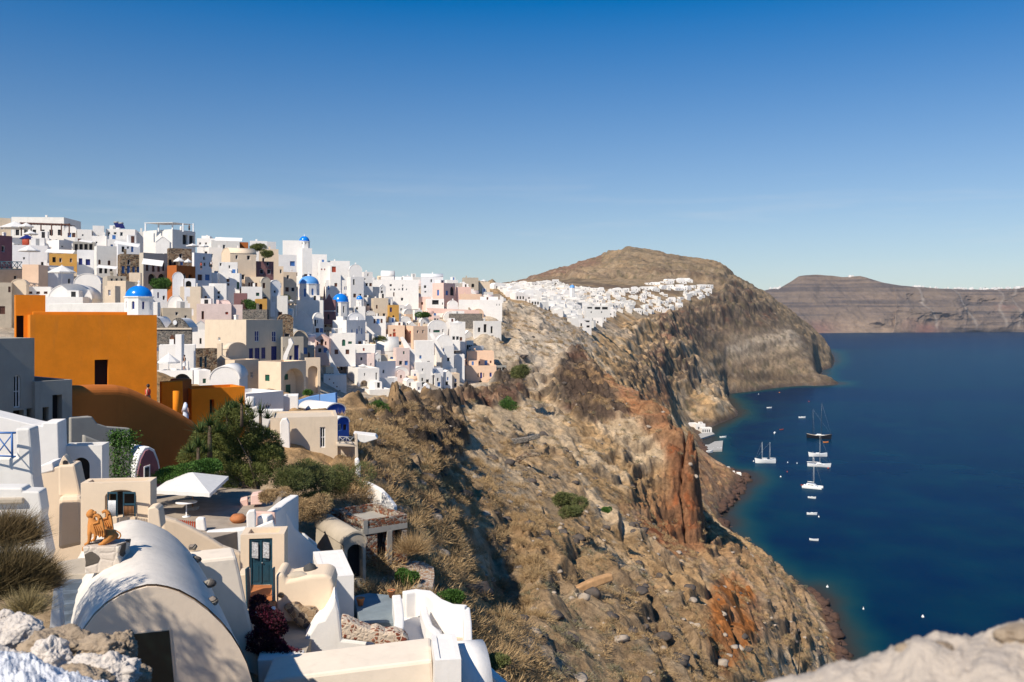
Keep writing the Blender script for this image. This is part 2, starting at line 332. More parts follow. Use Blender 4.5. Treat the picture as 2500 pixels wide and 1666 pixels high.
TOWN = [(-300,560),(300,560),(700,560),(900,620),(1250,690),(1250,715),(1300,735),(1180,760),(1160,850),(1210,960),(1110,985),(1010,985),(840,1000),(790,990),(600,1010),(400,960),(-300,900)]
wob_u = fbm(XG/9, YG/9, seed=3, oct=4)*26*np.minimum(1, 220/YG)*1.0; wob_v = fbm(XG/9, YG/9, seed=9, oct=4)*26*np.minimum(1, 220/YG)
def region(poly, y0=0, y1=9e9, wob=1.0): return inpoly(UG+wob_u*wob, VG+wob_v*wob, poly) & (YG >= y0) & (YG <= y1)
town = region(TOWN, 90, 520, 0)
calm = np.where(town, .15, 1.0)*sstep(45, 90, YG)*sstep(-1, 6, Zb)
def blur(a, n):
    k = np.ones(n)/n
    a = np.cumsum(np.pad(a, ((0, 0), (n//2+1, n//2)), mode='edge'), 1); a = (a[:, n:]-a[:, :-n])/n
    a = np.cumsum(np.pad(a, ((n//2+1, n//2), (0, 0)), mode='edge'), 0); return (a[n:]-a[:-n])/n
    a = np.apply_along_axis(lambda r: np.convolve(np.pad(r, n//2, mode='edge'), k, 'valid'), 1, a)
    return np.apply_along_axis(lambda r: np.convolve(np.pad(r, n//2, mode='edge'), k, 'valid'), 0, a)
vil = inpoly(UG, VG, [(1200,680),(1560,680),(1760,690),(1760,730),(1600,785),(1450,820),(1380,790),(1240,750)]) & (YG > 520) & (YG < 1700)
calm = np.where(vil, .08, calm); calm = blur(calm, 9)
far = sstep(500, 1100, YG)
# crags, gullies running down to the sea, lumps
lump = fbm(XG/14, YG/14, Zb/14, oct=6, seed=21)*2.4+fbm(XG/4.2, YG/4.2, Zb/4.2, oct=4, seed=5, ridged=True)*.7
gul = fbm(XG/50, YG/28, Zb/40, oct=4, seed=31, ridged=True)*2.0
gul_far = fbm((XG+YG*.25)/160, YG/60, oct=6, seed=33, ridged=True)*6+fbm(XG/55, YG/55, oct=6, seed=8)*6+fbm(XG/18, YG/18, Zb/18, oct=4, seed=86, ridged=True)*3
disp = (lump+gul)*(1-far)+gul_far*far
CR1 = [(930,1040),(980,1000),(1060,990),(1120,1020),(1130,1090),(1060,1180),(980,1130)]
CR2 = [(1360,880),(1420,870),(1480,960),(1540,1010),(1530,1060),(1400,1060),(1340,960)]
CR3 = [(1560,880),(1620,830),(1700,900),(1700,960),(1620,960),(1560,960),(1500,930)]
CR4 = [(1600,770),(1700,740),(1800,700),(1900,760),(1900,800),(1780,800),(1700,860),(1600,840)]
CR5 = [(1090,960),(1250,930),(1290,960),(1260,1010),(1120,1010)]
crag = np.zeros_like(Zb)
for pl, a, b in ((CR1, 110, 240), (CR2, 280, 420), (CR3, 500, 1100), (CR4, 900, 1700), (CR5, 220, 340)): crag = np.maximum(crag, region(pl, a, b).astype(float))
crag = blur(crag, 7)
disp += crag*(fbm(XG/6, YG/6, Zb/8, oct=5, seed=77, ridged=True)*4.2*(1-far)+far*fbm(XG/30, YG/30, oct=6, seed=78, ridged=True)*8)
disp += crag*(1-far)*2.2*np.round(fbm(XG/9, YG/9, oct=3, seed=79)*3)/2
# orange spur: deep vertical clefts
sp = blur(region([(1600,1080),(1720,1060),(1740,1330),(1500,1350),(1540,1180)], 225, 330).astype(float), 7)
cl = np.exp(-((UG-1668-6*np.sin(VG/40)-5*fbm(VG/9, VG*0, oct=3, seed=5))/3.5)**2)*4.5+np.abs(fbm(UG/11, VG/90, oct=4, seed=91))*1.2+fbm(XG/2.5, YG/2.5, Zb/5, oct=4, seed=93, ridged=True)*1.5
disp -= sp*cl
gl = blur(blur(region([(1135,1275),(1215,1290),(1262,1370),(1300,1460),(1270,1500),(1200,1470),(1150,1380)], 75, 135).astype(float), 31), 31)
disp -= gl*5
def ledges(h_, per, amp):
    q = h_/per; q = q-np.floor(q); return (sstep(.25, .62, q)-q)*per*amp
lm = sstep(-.2, .2, fbm(XG/35, YG/35, Zb/30, oct=3, seed=131))
disp += (1-far)*lm*ledges(Zb+fbm(XG/16, YG/16, Zb/16, oct=5, seed=133)*9, 5.5, .75)
disp += (1-far)*sstep(.0, .3, fbm(XG/20, YG/20, Zb/20, oct=3, seed=137))*ledges(Zb+XG*.2+fbm(XG/6, YG/6, Zb/6, oct=4, seed=139)*4, 2.2, .6)
disp += far*ledges(Zb+XG*.12+fbm(XG/70, YG/70, Zb/60, oct=5, seed=141)*34, 26, .7)
disp += far*ledges(Zb-XG*.05+fbm(XG/30, YG/30, Zb/30, oct=4, seed=143)*12, 9, .6)
skyk = sstep(1500, 2000, YG)
hreg = blur(region([(1700,800),(1960,760),(2060,930),(1700,960)], 1100, 1750, .5).astype(float), 15)
disp *= calm*(1-.4*skyk)*(1-.68*hreg)
Z = Zb+disp
VG = V0-(Z-H)*F/YG
# ---- geology: intrinsic colours of the ground
def col(r, g, b): return np.array([r, g, b])
n1 = fbm(XG/22, YG/22, Z/14, oct=4, seed=41)*.5+.5; n2 = fbm(XG/5, YG/5, Z/5, oct=5, seed=43)*.5+.5; n3 = fbm(XG/1.3, YG/1.3, Z/1.3, oct=3, seed=47)*.5+.5
fade = (1-sstep(250, 700, YG))
K = np.zeros(Zb.shape+(3,)); K[:] = col(.53, .34, .17)
def mixin(c, m): 
    global K
    m = np.minimum(m, 1); K = K*(1-m[..., None])+c*m[..., None]
mixin(col(.29, .185, .09), sstep(.5, .62, n2)*.6)
mixin(col(.58, .45, .30), sstep(.50, .64, n1)*.75)
mixin(col(.46, .38, .28), sstep(.60, .72, n3*.5+n2*.5)*.7*fade)
def paint(poly, c, y0=0, y1=9e9, a=.85, bl=7, wob=1.0):
    mixin(col(*c), blur(region(poly, y0, y1, wob).astype(float), bl)*a*(.65+.35*sstep(.35, .6, n2)))
PALE = (.56, .46, .345)
paint([(1150,700),(1250,700),(1330,740),(1400,830),(1440,870),(1360,900),(1330,960),(1240,960),(1160,900),(1150,760)], PALE, 250, 520, .95)
paint([(1300,745),(1450,770),(1480,840),(1400,900),(1330,860)], (.50, .41, .31), 380, 620, .9)
paint([(1180,900),(1330,900),(1420,980),(1350,1030),(1200,1010)], (.44, .34, .23), 230, 420, .6)
paint([(1400,770),(1520,760),(1600,800),(1560,830),(1420,810)], (.46, .38, .29), 600, 900, .7)
paint([(1120,1040),(1250,1010),(1400,1060),(1420,1250),(1300,1300),(1180,1200)], (.40, .31, .21), 140, 300, .5)
paint([(1430,900),(1560,960),(1690,1040),(1720,1110),(1720,1290),(1650,1380),(1480,1340),(1440,1250),(1600,1190),(1620,1090),(1540,1020)], (.33, .135, .055), 200, 420, .6)
paint([(1620,1080),(1730,1060),(1735,1340),(1640,1370),(1500,1350),(1520,1280),(1640,1240)], (.30, .095, .035), 200, 340, .9)
paint([(1460,890),(1600,930),(1700,1040),(1710,1120),(1640,1060),(1540,1000)], (.34, .15, .07), 280, 420, .75, wob=.6)
paint([(1560,1340),(1800,1300),(1880,1400),(1800,1440),(1700,1400)], (.36, .20, .10), 180, 330, .6)
paint([(1740,1430),(1800,1400),(1850,1450),(1870,1530),(1830,1590),(1770,1660),(1740,1640),(1720,1540)], (.47, .17, .045), 120, 300, 1.15, 11, .35)
paint([(1500,1400),(1720,1440),(1740,1520),(1640,1560),(1520,1500)], (.33, .20, .10), 100, 260, .6)
paint([(1880,1340),(1960,1420),(2000,1500),(1900,1600),(1830,1500)], (.30, .215, .145), 200, 400, .7)
paint([(1300,1440),(1500,1400),(1700,1530),(1780,1660),(1250,1666)], (.40, .31, .21), 60, 200, .55)
paint([(1200,1530),(1280,1500),(1330,1560),(1400,1640),(1300,1666),(1200,1620)], (.52, .43, .33), 60, 160, .8)
paint([(1700,1100),(1830,1120),(1830,1210),(1740,1260),(1690,1200)], (.33, .17, .09), 480, 720, .85)
paint([(1550,930),(1700,980),(1800,1020),(1760,1050),(1690,1050)], (.28, .19, .105), 600, 1200, .7)
paint([(1600,930),(1700,900),(1720,950),(1600,1000),(1560,970)], (.30, .12, .055), 480, 900, .7)
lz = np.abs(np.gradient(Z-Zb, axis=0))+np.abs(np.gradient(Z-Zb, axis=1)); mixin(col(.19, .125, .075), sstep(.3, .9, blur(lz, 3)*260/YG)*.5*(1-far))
# headland strata
mixin(col(.25, .18, .11), sstep(1150, 1450, YG)*.8)
n4 = fbm(XG/90, YG/90, oct=6, seed=51)*.5+.5
mixin(col(.17, .135, .09), sstep(900, 1300, YG)*sstep(.45, .6, n4)*.5)
mixin(col(.19, .095, .07), sstep(1500, 1900, YG)*sstep(.54, .62, fbm(XG/260, YG/400, oct=5, seed=55)*.5+.5)*(UG < 1470)*.6)
st = fbm(XG/300, Z/7+XG/140, oct=3, seed=61)*.5+.5
mixin(col(.30, .20, .13), sstep(1150, 1300, YG)*(1-sstep(1550, 1700, YG))*sstep(.5, .6, st)*.6)
hl = sstep(1150, 1300, YG)*(1-sstep(1600, 1750, YG)); bnd = np.sin((Z+fbm(XG/120, YG/120, oct=4, seed=63)*26+XG*.10)/6.5); mixin(col(.12, .085, .06), hl*sstep(.45, .9, bnd)*.75); mixin(col(.36, .26, .17), hl*sstep(.5, .95, -bnd)*.45)
paint([(1775,840),(1850,815),(1930,800),(1960,830),(1950,850),(1880,850),(1850,868),(1780,872),(1765,860)], (.50, .40, .29), 1200, 1700, .95, 5, .8)
paint([(1840,858),(1960,845),(1990,870),(1900,885),(1830,885)], (.36, .27, .18), 1200, 1700, .8, 5)
paint([(1660,830),(1700,860),(1780,960),(1740,960),(1660,900)], (.36, .28, .20), 900, 1500, .6)
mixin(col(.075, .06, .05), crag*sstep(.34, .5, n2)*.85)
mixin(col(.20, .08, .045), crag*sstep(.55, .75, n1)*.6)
n5 = fbm(XG/38, YG/38, Z/11, oct=5, seed=57)*.5+.5; n6 = fbm(XG/13, YG/13, Z/13, oct=4, seed=58)*.5+.5; fk = sstep(450, 900, YG)
mixin(col(.10, .075, .055), fk*sstep(.56, .68, n5)*.4); mixin(col(.38, .29, .20), fk*sstep(.58, .72, n6)*.5); mixin(col(.13, .11, .06), fk*sstep(.60, .70, fbm(XG/7, YG/7, Z/7, oct=3, seed=59)*.5+.5)*.7)
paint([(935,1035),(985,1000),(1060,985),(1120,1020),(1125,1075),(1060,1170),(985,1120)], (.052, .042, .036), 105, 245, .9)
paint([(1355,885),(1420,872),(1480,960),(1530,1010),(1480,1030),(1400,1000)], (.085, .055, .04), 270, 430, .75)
bb_ = sstep(.2, .8, np.sin((VG+.26*(UG-1700)+fbm(XG/60, YG/60, Z/40, oct=4, seed=151)*14)/5.2)); mixin(col(.15, .11, .075), hreg*bb_*.5*(1-sstep(1700, 1800, YG)))
# the foot of the cliffs: dark and rust-red boulders along the water
shore = (1-sstep(1.5, 8, Z))*(Z > -5)
mixin(col(.10, .07, .055), shore*.85*(YG > 420)); mixin(col(.20, .075, .04), shore*.85*(YG <= 345)*sstep(.3, .6, n2)); mixin(col(.12, .08, .06), shore*.8*(YG > 345)*(YG <= 420))
mixin(col(.10, .09, .085), (1-sstep(0, 1.2, Z))*.8)
mixin(col(.52, .46, .38), blur(town.astype(float), 9)*.75)
# ---- mesh
nu, ny = len(uu), len(yy)
V = np.stack([XG, YG, Z], -1).reshape(-1, 3)
ii = (np.arange(ny-1)[:, None]*nu+np.arange(nu-1)[None]).ravel()
Fc = np.stack([ii, ii+1, ii+1+nu, ii+nu], 1)
keep = (Z.ravel()[Fc] > -12).any(1); Fc = Fc[keep]
used = np.zeros(len(V), bool); used[Fc.ravel()] = True; idx = np.cumsum(used)-1
tm, t, p = nodes('hillside_ground')
at = N(t, 'ShaderNodeAttribute', attribute_name='geology'); g = N(t, 'ShaderNodeNewGeometry')
na = N(t, 'ShaderNodeTexNoise', Scale=.9, Detail=9.0, Roughness=.72); nb = N(t, 'ShaderNodeTexNoise', Scale=.13, Detail=9.0, Roughness=.7)
vo = N(t, 'ShaderNodeTexVoronoi', Scale=.55); 
for q in (na, nb, vo): L(t, g.outputs['Position'], q.inputs['Vector'])
r1 = N(t, 'ShaderNodeMapRange'); r1.inputs['From Min'].default_value = .32; r1.inputs['From Max'].default_value = .68; r1.inputs['To Min'].default_value = .62; r1.inputs['To Max'].default_value = 1.4; L(t, na.outputs[0], r1.inputs['Value'])
r2 = N(t, 'ShaderNodeMapRange'); r2.inputs['From Min'].default_value = .35; r2.inputs['From Max'].default_value = .65; r2.inputs['To Min'].default_value = .72; r2.inputs['To Max'].default_value = 1.22; L(t, nb.outputs[0], r2.inputs['Value'])
mu = N(t, 'ShaderNodeMath', operation='MULTIPLY'); L(t, r1.outputs[0], mu.inputs[0]); L(t, r2.outputs[0], mu.inputs[1])
vm = N(t, 'ShaderNodeVectorMath', operation='SCALE'); L(t, at.outputs['Color'], vm.inputs[0]); L(t, mu.outputs[0], vm.inputs['Scale'])
L(t, vm.outputs[0], p.inputs['Base Color']); p.inputs['Roughness'].default_value = 1; p.inputs['Specular IOR Level'].default_value = .1
ba = N(t, 'ShaderNodeBump', Strength=.9, Distance=.7); L(t, na.outputs[0], ba.inputs['Height'])
bb = N(t, 'ShaderNodeBump', Strength=.6, Distance=4.0); L(t, nb.outputs[0], bb.inputs['Height']); L(t, ba.outputs[0], bb.inputs['Normal']); L(t, bb.outputs[0], p.inputs['Normal'])
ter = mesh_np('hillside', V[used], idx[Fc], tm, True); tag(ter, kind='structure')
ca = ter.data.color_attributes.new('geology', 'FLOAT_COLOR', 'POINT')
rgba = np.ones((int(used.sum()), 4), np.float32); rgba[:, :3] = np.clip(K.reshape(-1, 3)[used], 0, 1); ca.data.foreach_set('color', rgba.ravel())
lyy = np.log(yy)
def ground(X, Y):
    """height of the hillside at a point"""
    u = min(max(U0+F*X/Y, -299), 2799); a = (u+300)/2.5; i = int(a); a -= i
    b = np.interp(math.log(max(Y, 8.01)), lyy, np.arange(ny)); j = min(int(b), ny-2); b -= j
    return float((Z[j, i]*(1-a)+Z[j, i+1]*a)*(1-b)+(Z[j+1, i]*(1-a)+Z[j+1, i+1]*a)*b)
# ---------------------------------------------------------------- sea
sm, t, p = nodes('sea_water'); g = N(t, 'ShaderNodeNewGeometry')
at = N(t, 'ShaderNodeAttribute', attribute_name='shallows')
n0 = N(t, 'ShaderNodeTexNoise', Scale=.006, Detail=5.0, Roughness=.6); L(t, g.outputs['Position'], n0.inputs['Vector'])
na = N(t, 'ShaderNodeTexNoise', Scale=.35, Detail=6.0, Roughness=.62); nb = N(t, 'ShaderNodeTexNoise', Scale=.05, Detail=4.0)
for q in (na, nb): L(t, g.outputs['Position'], q.inputs['Vector'])
dp = N(t, 'ShaderNodeMix', data_type='RGBA'); dp.inputs['A'].default_value = (.0001, .0080, .035, 1); dp.inputs['B'].default_value = (.0002, .0165, .066, 1); L(t, n0.outputs[0], dp.inputs['Factor'])
rp = N(t, 'ShaderNodeValToRGB'); e = rp.color_ramp.elements; e[0].color = (0, 0, 0, 1); e[1].color = (1, 1, 1, 1)
m1 = N(t, 'ShaderNodeMix', data_type='RGBA'); L(t, at.outputs['Fac'], m1.inputs['Factor']); L(t, dp.outputs['Result'], m1.inputs['A']); m1.inputs['B'].default_value = (.003, .06, .068, 1)
pw = N(t, 'ShaderNodeMath', operation='POWER'); L(t, at.outputs['Fac'], pw.inputs[0]); pw.inputs[1].default_value = 5
m2 = N(t, 'ShaderNodeMix', data_type='RGBA'); L(t, pw.outputs[0], m2.inputs['Factor']); L(t, m1.outputs['Result'], m2.inputs['A']); m2.inputs['B'].default_value = (.04, .035, .028, 1)
L(t, m2.outputs['Result'], p.inputs['Base Color']); p.inputs['Roughness'].default_value = 1.0; p.inputs['Specular IOR Level'].default_value = 0
gls = N(t, 'ShaderNodeBsdfGlossy', Roughness=.18, Color=(.5, .82, 1, 1)); lw = N(t, 'ShaderNodeLayerWeight', Blend=.5); pf = N(t, 'ShaderNodeMath', operation='POWER'); L(t, lw.outputs['Facing'], pf.inputs[0]); pf.inputs[1].default_value = 6.5; pm_ = N(t, 'ShaderNodeMath', operation='MULTIPLY_ADD'); L(t, pf.outputs[0], pm_.inputs[0]); pm_.inputs[1].default_value = .24; pm_.inputs[2].default_value = .006
msh = N(t, 'ShaderNodeMixShader'); L(t, pm_.outputs[0], msh.inputs[0]); L(t, p.outputs[0], msh.inputs[1]); L(t, gls.outputs[0], msh.inputs[2]); L(t, msh.outputs[0], t.nodes['Material Output'].inputs[0])
ba = N(t, 'ShaderNodeBump', Strength=.55, Distance=.35); L(t, na.outputs[0], ba.inputs['Height']); bb = N(t, 'ShaderNodeBump', Strength=.35, Distance=1.2); L(t, nb.outputs[0], bb.inputs['Height'])
L(t, ba.outputs[0], bb.inputs['Normal']); L(t, bb.outputs[0], p.inputs['Normal']); L(t, bb.outputs[0], gls.inputs['Normal'])
su = np.arange(600, 3200, 8.0); sy = np.exp(np.linspace(math.log(150), math.log(9000), 460)); SU, SY = np.meshgrid(su, sy)
zi = np.zeros_like(SU)
jj = np.clip(np.interp(np.log(SY), lyy, np.arange(ny)), 0, ny-1).astype(int); i2 = np.clip(((SU+300)/2.5).astype(int), 0, nu-1)
zi = np.where((SU < 2790) & (SY < 3050), Zb[jj, i2], -40)
zi2 = zi+fbm((SU-U0)*SY/F/22, SY/22, oct=5, seed=71)*5
sh = sstep(-26, -2, zi2)**.8
Vs = np.stack([(SU-U0)*SY/F, SY, np.zeros_like(SU)], -1).reshape(-1, 3)
a = (np.arange(len(sy)-1)[:, None]*len(su)+np.arange(len(su)-1)[None]).ravel()
sea = mesh_np('sea', Vs, np.stack([a, a+1, a+1+len(su), a+len(su)], 1), sm, True); tag(sea, kind='structure')
ca = sea.data.color_attributes.new('shallows', 'FLOAT_COLOR', 'POINT'); q = np.ones((len(Vs), 4), np.float32); q[:, :3] = sh.reshape(-1)[:, None]; ca.data.foreach_set('color', q.ravel())
# the open water beyond the patch, a little lower
mb = MB(); S_ = 14000; mb.quad((-S_, -3000, -.15), (S_, -3000, -.15), (S_, 13000, -.15), (-S_, 13000, -.15)); ow = mb.build('open_sea', sm); tag(ow, kind='structure')
# ---------------------------------------------------------------- the far side of the caldera
fu = np.arange(1750, 2950, 2.0); rows = np.linspace(0, 1, 170)
top = np.interp(fu, [1750,1840,1880,1900,1925,1950,1990,2020,2060,2100,2150,2200,2300,2400,2500,2950], [730,715,704,703,690,674,670,672,676,674,688,699,703,706,702,706])
FU, FR = np.meshgrid(fu, rows)
Ybase = np.interp(fu, [1750,2100,2400,2950], [5600,6050,6300,6500])[None]*np.ones_like(FU); runb = np.interp(fu, [1750,2000,2150,2300,2950], [1100,900,550,380,350])[None]
hill = 1-np.minimum(1, np.maximum(0, (FR-.72)/.28))*0
fr = np.minimum(FR/.7, 1); Yf = Ybase+runb*fr+np.maximum(0, FR-.7)/.3*1500
ZT = H-(top[None]-V0)*(Ybase+runb)/F
prof = np.where(fu[None] < 2180, fr**1.15*.85+.15*fr, fr**.8)
Zf = ZT*prof - np.maximum(0, FR-.7)/.3*160
XF = (FU-U0)*Yf/F
rd = fbm(XF/420, fr*1.3, oct=6, seed=101, ridged=True); rd2 = fbm(XF/120, Zf/110, oct=6, seed=103)
amp = np.sin(np.clip(fr, 0, 1)*math.pi)**.6
Yf2 = Yf-(rd*120+rd2*45)*amp; Zf2 = Zf+fbm(XF/160, Yf/160, oct=5, seed=107)*9*sstep(.05, .4, fr)
ctop = fbm(XF/300, XF*0, oct=4, seed=109)
K2 = np.zeros(FU.shape+(3,)); K2[:] = col(.18, .13, .095)
def mix2(c, m):
    global K2
    K2 = K2*(1-m[..., None])+c*m[..., None]
strat = fbm(XF/900, Zf2/13, oct=4, seed=113)*.5+.5; blot = fbm(XF/260, Zf2/120, oct=5, seed=115)*.5+.5
mix2(col(.075, .06, .055), sstep(.45, .6, strat)*.8)
mix2(col(.17, .125, .09), sstep(.55, .7, blot)*.7)
mix2(col(.17, .095, .075), sstep(.66, .78, fbm(XF/300, Zf2/140, oct=5, seed=119)*.5+.5)*.7)
apron = sstep(0, 1, 1-fr/.42)*np.exp(-((FU-2090)/120)**2)
mix2(col(.30, .21, .14), np.clip(apron*1.4, 0, .9)*(.6+.4*strat))
mix2(col(.22, .10, .075), np.exp(-((FU-2260)/30)**2)*(1-sstep(.05, .2, fr))*.8); mix2(col(.22, .10, .075), np.exp(-((FU-2000)/40)**2)*(1-sstep(.1, .3, fr))*.6)
for uc, sl, a_ in ((2260, -55, .6), (2350, -60, .5), (2440, -10, .4), (2480, -5, .4)):
    mix2(col(.36, .31, .26), np.exp(-((FU-uc-sl*(fr-.5)-6*np.sin(fr*9))/3.0)**2)*a_*sstep(0, .1, fr)*sstep(.05, .9, 1.1-abs(fr-.5)))
fm, t, p = nodes('far_cliff_rock'); at = N(t, 'ShaderNodeAttribute', attribute_name='geology'); g = N(t, 'ShaderNodeNewGeometry')
na = N(t, 'ShaderNodeTexNoise', Scale=.02, Detail=9.0, Roughness=.75); L(t, g.outputs['Position'], na.inputs['Vector'])
r1 = N(t, 'ShaderNodeMapRange'); r1.inputs['From Min'].default_value = .32; r1.inputs['From Max'].default_value = .68; r1.inputs['To Min'].default_value = .7; r1.inputs['To Max'].default_value = 1.3; L(t, na.outputs[0], r1.inputs['Value'])
vm = N(t, 'ShaderNodeVectorMath', operation='SCALE'); L(t, at.outputs['Color'], vm.inputs[0]); L(t, r1.outputs[0], vm.inputs['Scale']); L(t, vm.outputs[0], p.inputs['Base Color']); p.inputs['Roughness'].default_value = 1
ba = N(t, 'ShaderNodeBump', Strength=.8, Distance=18.0); L(t, na.outputs[0], ba.inputs['Height']); L(t, ba.outputs[0], p.inputs['Normal'])
Vf = np.stack([XF, Yf2, Zf2-2], -1).reshape(-1, 3); a = (np.arange(len(rows)-1)[:, None]*len(fu)+np.arange(len(fu)-1)[None]).ravel()
fc = mesh_np('far_caldera_cliffs', Vf, np.stack([a, a+1, a+1+len(fu), a+len(fu)], 1), fm, True); tag(fc, kind='structure')
ca = fc.data.color_attributes.new('geology', 'FLOAT_COLOR', 'POINT'); q = np.ones((len(Vf), 4), np.float32); q[:, :3] = np.clip(K2.reshape(-1, 3), 0, 1); ca.data.foreach_set('color', q.ravel())
# ================================================================ builders for plaster houses
WHITE = plaster('white_lime', (.83, .795, .75), .06, .4, 1.0, .9, .4, (.62, .58, .52))
WHITE2 = plaster('aged_white', (.74, .71, .66), .08, .35, 1.0, .9, .35, (.50, .45, .38))
BLUEWHITE = plaster('bluish_lime', (.78, .77, .77), .06, .25)
CREAM = plaster('cream_render', (.76, .61, .45), .07, .3, 1.0, .9, .22)
PEACH = plaster('peach_render', (.78, .55, .39), .07, .3)
PINK = plaster('pink_render', (.76, .52, .44), .07, .3)
ROSE = plaster('faded_rose_render', (.74, .59, .54), .10, .3)
BEIGE = plaster('beige_render', (.66, .55, .42), .07, .3)
GREYB = plaster('greige_render', (.52, .46, .37), .08, .35)
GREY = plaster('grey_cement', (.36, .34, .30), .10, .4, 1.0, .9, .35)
OCHRE = plaster('ochre_render', (.62, .34, .09), .07, .3)
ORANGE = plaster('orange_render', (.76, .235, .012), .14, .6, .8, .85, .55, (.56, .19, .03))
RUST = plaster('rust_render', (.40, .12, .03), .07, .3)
MAUVE = plaster('mauve_render', (.22, .10, .12), .08, .3)
PURPLE = plaster('plum_render', (.25, .13, .13), .08, .3)
SKYB = plaster('sky_blue_render', (.16, .32, .62), .07, .3)
COBALT = plaster('cobalt_render', (.035, .10, .42), .07, .3)
TUFF = plaster('tuff_render', (.48, .41, .32), .14, .6)
DOMEB = plain('blue_dome_paint', (.006, .20, .70), .22, 0, .05, 1.5, .05)
DOMEL = plain('pale_blue_dome_paint', (.10, .32, .68), .45, 0, .07, 1.5, .05)
BLUEP = plain('navy_paint', (.012, .02, .16), .45); MBLUE = plain('mid_blue_paint', (.05, .16, .42), .5); TEALP = plain('petrol_blue_paint', (.012, .055, .085), .45)
BROWNP = plain('brown_wood', (.10, .035, .02), .6); REDP = plain('red_wood', (.38, .05, .015), .6); GREENP = plain('green_paint', (.015, .10, .06), .5)
WOOD = plain('bare_wood', (.28, .12, .04), .6); DARK = plain('dark_opening', (.012, .012, .014), .8); GLASSD = plain('window_glass', (.02, .025, .03), .08, 0, .1, 2, .0)
WPAINT = plain('white_paint', (.78, .78, .78), .5); GPAINT = plain('grey_paint', (.3, .3, .3), .5); CANVAS = plain('white_canvas', (.72, .70, .67), .9, 0, .06, 4, .2)
STONE = stonework('brown_rubble_wall', [(.16, .09, .055), (.26, .17, .10), (.09, .065, .05), (.33, .25, .17)], (.30, .24, .17), 2.6)
STONEG = stonework('grey_rubble_wall', [(.16, .145, .13), (.24, .20, .17), (.10, .09, .085)], (.33, .30, .25), 3.2)
STONER = stonework('red_rubble_wall', [(.28, .10, .05), (.36, .27, .19), (.20, .09, .06), (.42, .36, .30)], (.38, .31, .24), 4.2)
CONC = plaster('raw_concrete', (.40, .37, .32), .15, .5, 1.5, .95, .35)
TERRA = plain('terracotta', (.42, .15, .05), .75, 0, .15, 3, .2)
SLATE = plain('grey_paving', (.20, .24, .26), .8, 0, .12, 2, .3)
MATN = dict(W=WHITE, A=WHITE2, B=BLUEWHITE, C=CREAM, P=PEACH, K=PINK, R=ROSE, E=BEIGE, G=GREYB, Y=GREY, O=OCHRE, N=ORANGE, U=RUST, M=MAUVE, V=PURPLE, S=SKYB, Q=COBALT, T=TUFF, s=STONE, g=STONEG, r=STONER, c=CONC)
PANE = dict(n=BLUEP, b=MBLUE, t=TEALP, w=BROWNP, r=REDP, g=GREENP, k=DARK, l=GLASSD)

def face_with_holes(mb, o, d, nrm, W_, H_, holes, rev, mi=0, arch_n=10):
    """vertical wall face with openings: o lower left corner, d direction, nrm outward normal; holes (x0,x1,z0,z1,arched); reveals go rev deep"""
    o = Vector(o); d = Vector(d); nrm = Vector(nrm); up = Vector((0, 0, 1))
    pt = lambda x, z, dep=0: o+d*x+up*z-nrm*dep
    holes = [h for h in holes if h[0] > .02 and h[1] < W_-.02 and h[3] < H_-.02 and h[1]-h[0] > .05 and h[3]-max(h[2], 0) > .05]
    xs = sorted({0, W_, *[h[0] for h in holes], *[h[1] for h in holes]}); zs = sorted({0, H_, *[max(h[2], 0) for h in holes], *[h[3] for h in holes]})
    for i in range(len(xs)-1):
        for j in range(len(zs)-1):
            cx, cz = (xs[i]+xs[i+1])/2, (zs[j]+zs[j+1])/2
            if any(h[0] < cx < h[1] and h[2] < cz < h[3] for h in holes): continue
            mb.quad(pt(xs[i], zs[j]), pt(xs[i+1], zs[j]), pt(xs[i+1], zs[j+1]), pt(xs[i], zs[j+1]), mi)
    for h in holes:
        x0, x1, z0, z1, ar = h[:5]; z0 = max(z0, 0); rev_ = rev; rev = h[5] if len(h) > 5 else rev
        if ar:
            r = (x1-x0)/2; cx = (x0+x1)/2; ry = min(r*ar, (z1-z0)*.9); zc = z1-ry
            arc = [(cx-r*math.cos(math.pi*k/arch_n), zc+ry*math.sin(math.pi*k/arch_n)) for k in range(arch_n+1)]
            half = arch_n//2
            for k in range(half): mb.add([pt(x0, z1), pt(*arc[k]), pt(*arc[k+1])], [(0, 1, 2)], mi)
            for k in range(half, arch_n): mb.add([pt(x1, z1), pt(*arc[k]), pt(*arc[k+1])], [(0, 1, 2)], mi)
            path = [(x0, z0)]+arc+[(x1, z0)]
        else: path = [(x0, z0), (x0, z1), (x1, z1), (x1, z0)]
        for k in range(len(path)-1): mb.quad(pt(*path[k]), pt(*path[k+1]), pt(*path[k+1], rev), pt(*path[k], rev), mi)
        if z0 > 0: mb.quad(pt(x1, z0), pt(x0, z0), pt(x0, z0, rev), pt(x1, z0, rev), mi)
        rev = rev_
    return holes
